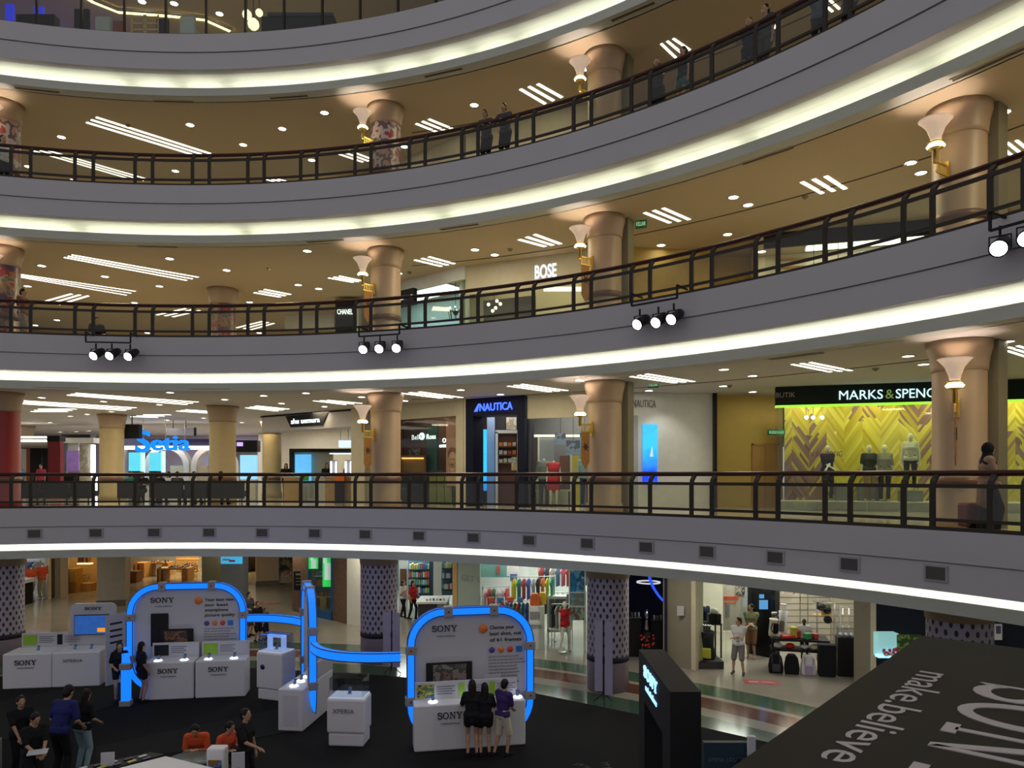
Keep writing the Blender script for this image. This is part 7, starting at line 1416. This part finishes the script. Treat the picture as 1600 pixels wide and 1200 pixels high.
q = on(tb, 1.05, .5); figure('white shirt bust with black cap on the golf table', (q[0], q[1], .36), radians(-14), H=1.35, headless=False, skin=mat('bust_dark', (.03, .03, .03), .5), top=('shirt', 'white'), bottom=(None, None), shoe=None, name='mannequin_bust', cat='mannequin', bald=True, vox=.018, hipz=.8)
bpy.data.objects.remove([o for o in bpy.data.objects if o.name.startswith('never')][0]) if any(o.name.startswith('never') for o in bpy.data.objects) else None
q = on(tb, .4, .6); golf_bag('white and grey golf bag leaning on the golf table', q[0], q[1], 1.02, -.5, 'white', 'grey', .8, -.35); q = on(tb, .12, .55); golf_bag('small pale golf bag at the left end of the golf table', q[0], q[1], 1.02, .2, 'cream', 'black', .55, .1)
gl = [((.55, .03, .02), .42, .22, .9, 'flat red shoe box'), ((.5, .45, .05), .16, .35, .72, 'yellow green headcover'), ((.55, .04, .04), .14, .22, .85, 'red headcover'), ((.04, .3, .10), .2, .2, 1.12, 'green bag'), ((.55, .05, .06), .14, .18, 1.35, 'red glove pack'), ((.6, .6, .58), .22, .12, .30, 'white cap')]
for i, (c, w_, h_, x, lb) in enumerate(gl):
    q = on(tb, x if i else .55, .28 + .1 * (i % 3)); o = MB().box(-w_ / 2, w_ / 2, -.1, .1, 0, .1 if i == 0 else h_).build('golf_goods', mat('gg%d' % i, c, .6), bevel=.03); o.location = (q[0], q[1], 1.024); o.rotation_euler = (0, 0, .1 * i); tag(o, lb + ' on top of the golf table', 'golf goods')
for i, (x, c, lb) in enumerate(((.25, 'white', 'white cap on the lower shelf, left'), (.62, 'red', 'red round case on the lower shelf'), (1.05, 'white', 'white shoe on the lower shelf'), (1.35, 'cream', 'cream shoe on the lower shelf, right'))): q = on(tb, x, .4); o = MB().ball((0, 0, .09), .15, .13, .09).build('golf_goods', cloth(*CL[c])); o.location = (q[0], q[1], .672); tag(o, lb + ' of the golf table', 'golf goods')
# right pier and dark wall with aquarium-like window
wpx('wall_831', 'grey pier right of the golf shop', 1334, 21.9, 1362, 21.4, 0, zt, .5, mat('pier_stone', (.26, .23, .17), .6)); wpx('wall_832', 'cream edge of the grey pier', 1360, 21.35, 1369, 21.2, 0, zt, .6, m_cream); wpx('wall_833', 'navy wall with a lit showcase right of the grey pier', 1369, 21.2, 1600, 18.2, 0, zt, .3, col('navy_plain', (.008, .012, .022)))
Y = 20.2; kit('lit_niche', 'pale turquoise lit showcase with pink flowers in the navy wall', 'showcase', [('box', 1373, 1404, 990, 1027, Y, .3, mat('niche_teal', (.3, .6, .6), .5, emit=.55, ecol=(.30, .62, .62))), ('leaf_picture', 1402, 1440, 992, 1027, Y - .03, .1, poster_mat('leafy', [(.08, .2, .03), (.3, .4, .1), (.04, .12, .02)], 6)), ('glow_base', 1373, 1410, 1024, 1028, Y - .1, .2, glow('niche_glow', (.2, .7, 1), 3))]); b = MB(); rr3 = random.Random(9)
t = thing('flower_heap', 'heap of pink and white flowers in the turquoise showcase', 'flowers', (xat(1392, Y - .25), Y - .2, zat(1024, Y - .2)))
for j, c in enumerate(((.6, .06, .15), (.8, .75, .8))):
    b = MB(); [b.ball((rr3.uniform(-.22, .25), rr3.uniform(-.05, .05), rr3.uniform(.02, .2 - j * .1)), .05, n=6) for _ in range(12)]; b.build('petals', mat('petal%d' % j, c, .6), t)
kit('wall_card', 'white framed card right of the dotted column, far right', 'picture', [('card', 1555, 1566, 975, 1000, 17.6, .03, m_panel), ('picture', 1557, 1564, 978, 990, 17.58, .02, col('card_dark', (.05, .06, .1)))])
# unseen fill lamps added below the ground floor ceiling to brighten the floor
for i, (x, y) in enumerate([pol(24.5, a) for a in (102, 90, 78, 66, 54, 44, 34, 24)]): lamp('AREA', 'hall_fill', (x, y, 3.5), 42, (1, .92, .78), .6)
for x, y in ((-22, 33), (-14, 36), (-14, 42), (-20, 30), (-10, 33), (-6, 29)): lamp('AREA', 'hall_fill', (x, y, 3.5), 48, (1, .88, .65), .8)
# ---- people on the balconies
def gal(label, px, kk, rz=0., dr=.55, **kw):
    x, y = hit(px, RF + .17 + dr); f = figure(label, (x, y, FL[kk]), rz + atan2(y - CY, x - CX) - pi / 2, vox=.016, **kw); return f
lean_h = ((-.25, -.42, 1.08), (.15, -.44, 1.10))
gal('left of two dark clad people leaning on the highest railing, in knee length shorts', 761, 3, H=1.66, hands=lean_h, lean=.22, top=('shirt', 'darkgrey'), bottom=('shorts', 'black'), hair='short')
gal('right of two dark clad people leaning on the highest railing, arms spread', 790, 3, H=1.72, hands=lean_h, lean=.18, top=('shirt', 'darkgrey'), bottom=('shorts', 'black'), hair='short')
gal('woman in dark dress at the highest railing before the strip lights', 1027, 3, .3, H=1.60, hands=lean_h, lean=.1, top=('shirt', 'darkgrey'), bottom=('long skirt', 'black'), hair='long', female=True)
gal('woman in teal skirt and vest right of the strip lights, highest balcony', 1068, 3, -.4, H=1.68, dr=.6, top=('shirt', 'black'), bottom=('skirt', 'teal'), hair='bun', female=True, sleeve=None)
gal('long haired person in short skirt at the highest railing, left of a pair', 1171, 3, .2, H=1.62, hands=lean_h, top=('shirt', 'navy'), bottom=('short shorts', 'navy'), hair='long', female=True)
gal('taller long haired person with a bag at the highest railing, right of a pair', 1197, 3, -.3, H=1.74, top=('shirt', 'darkgrey'), bottom=('jeans', 'darkgrey'), hair='long', female=True)
gal('person in grey blue top at the highest railing near the top edge, left', 1280, 3, .4, H=1.60, hands=lean_h, top=('shirt', 'denim'), bottom=('jeans', 'black'), hair='short'); gal('dark clad person cut by the top edge at the highest railing', 1330, 3, -.4, H=1.66, top=('shirt', 'navy'), bottom=('trousers', 'black'), hair='short')
gal('person in dark top and pale shorts walking at the left, middle balcony', 36, 2, 1.3, dr=1.2, H=1.72, top=('shirt', 'brown'), bottom=('shorts', 'khaki'), feet=((-.08, -.25), (.08, .22)))
gal('person in black and white stripes at the far left edge, highest balcony', 4, 3, .8, dr=.9, H=1.72, top=('shirt', 'white'), bottom=('jeans', 'black'), hair='long', female=True)
gal('low seated person bent behind the middle railing at left', 150, 2, .5, dr=2.6, H=1.6, hipz=.5, hands=((-.15, -.35, .6), (.15, -.35, .6)), feet=((-.12, -.4), (.12, -.4)), top=('shirt', 'black'), bottom=('jeans', 'black'), lean=.3)
gal('woman in black headscarf and brown top at the lowest railing, facing the shops', 1543, 1, pi * .75, dr=.65, H=1.62, hands=((-.14, -.28, 1.15), (.2, -.2, 1.0)), top=('tunic', 'tan'), bottom=('long skirt', 'black'), hair='scarf', hairm=cloth(*CL['black']), female=True, sleeve='long')
x, y = hit(1522, RF + 1.1); t = thing('stroller_bag', 'dark red and black bag on the floor beside the headscarf woman', 'bag', (x, y, FL[1])); MB().box(-.22, .22, -.18, .18, .1, .55).build('body', mat('bag_red', (.15, .02, .02), .6), t, bevel=.05); MB().tube((-.15, -.22, .09), (-.15, -.16, .09), .09).tube((.15, -.22, .09), (.15, -.16, .09), .09).build('wheel', m_black, t)

for x, y in ((-13, 41), (-22, 41), (-31, 40), (-18, 46)): lamp('AREA', 'hall_fill', (x, y, CE[1] - .04), 170, (.95, .92, 1), 1.2)  # extra fill lamps, added to brighten the dim hall behind the lounge
for kk, en in ((1, 40), (2, 50), (3, 22)):  # area lamps added beside the modelled downlights for more bounce onto the ceilings
    for aa in (100, 86, 70, 63, 48, 40, 28, 20): lamp('AREA', 'gallery_fill', (*pol(23.1 if aa < 75 else 24.5, aa), CE[kk] - .04), en, (1, .84, .55), .8)
    for x, y in ((-8, 31), (-15, 31), (-21, 30), (-12, 36), (-20, 37)): lamp('AREA', 'gallery_fill', (x, y, CE[kk] - .04), en * (1.6 if kk != 2 else .95), (1, .86, .6), .9)
# ------------------------------------------------------------------ bake the figures' surfaces
bpy.context.view_layer.update()
dg = bpy.context.evaluated_depsgraph_get()
for o in VOX:
    me = bpy.data.meshes.new_from_object(o.evaluated_get(dg)); old = o.data
    if not me.materials and old.materials: me.materials.append(old.materials[0])
    o.modifiers.clear(); o.data = me
    for p in me.polygons: p.use_smooth = True
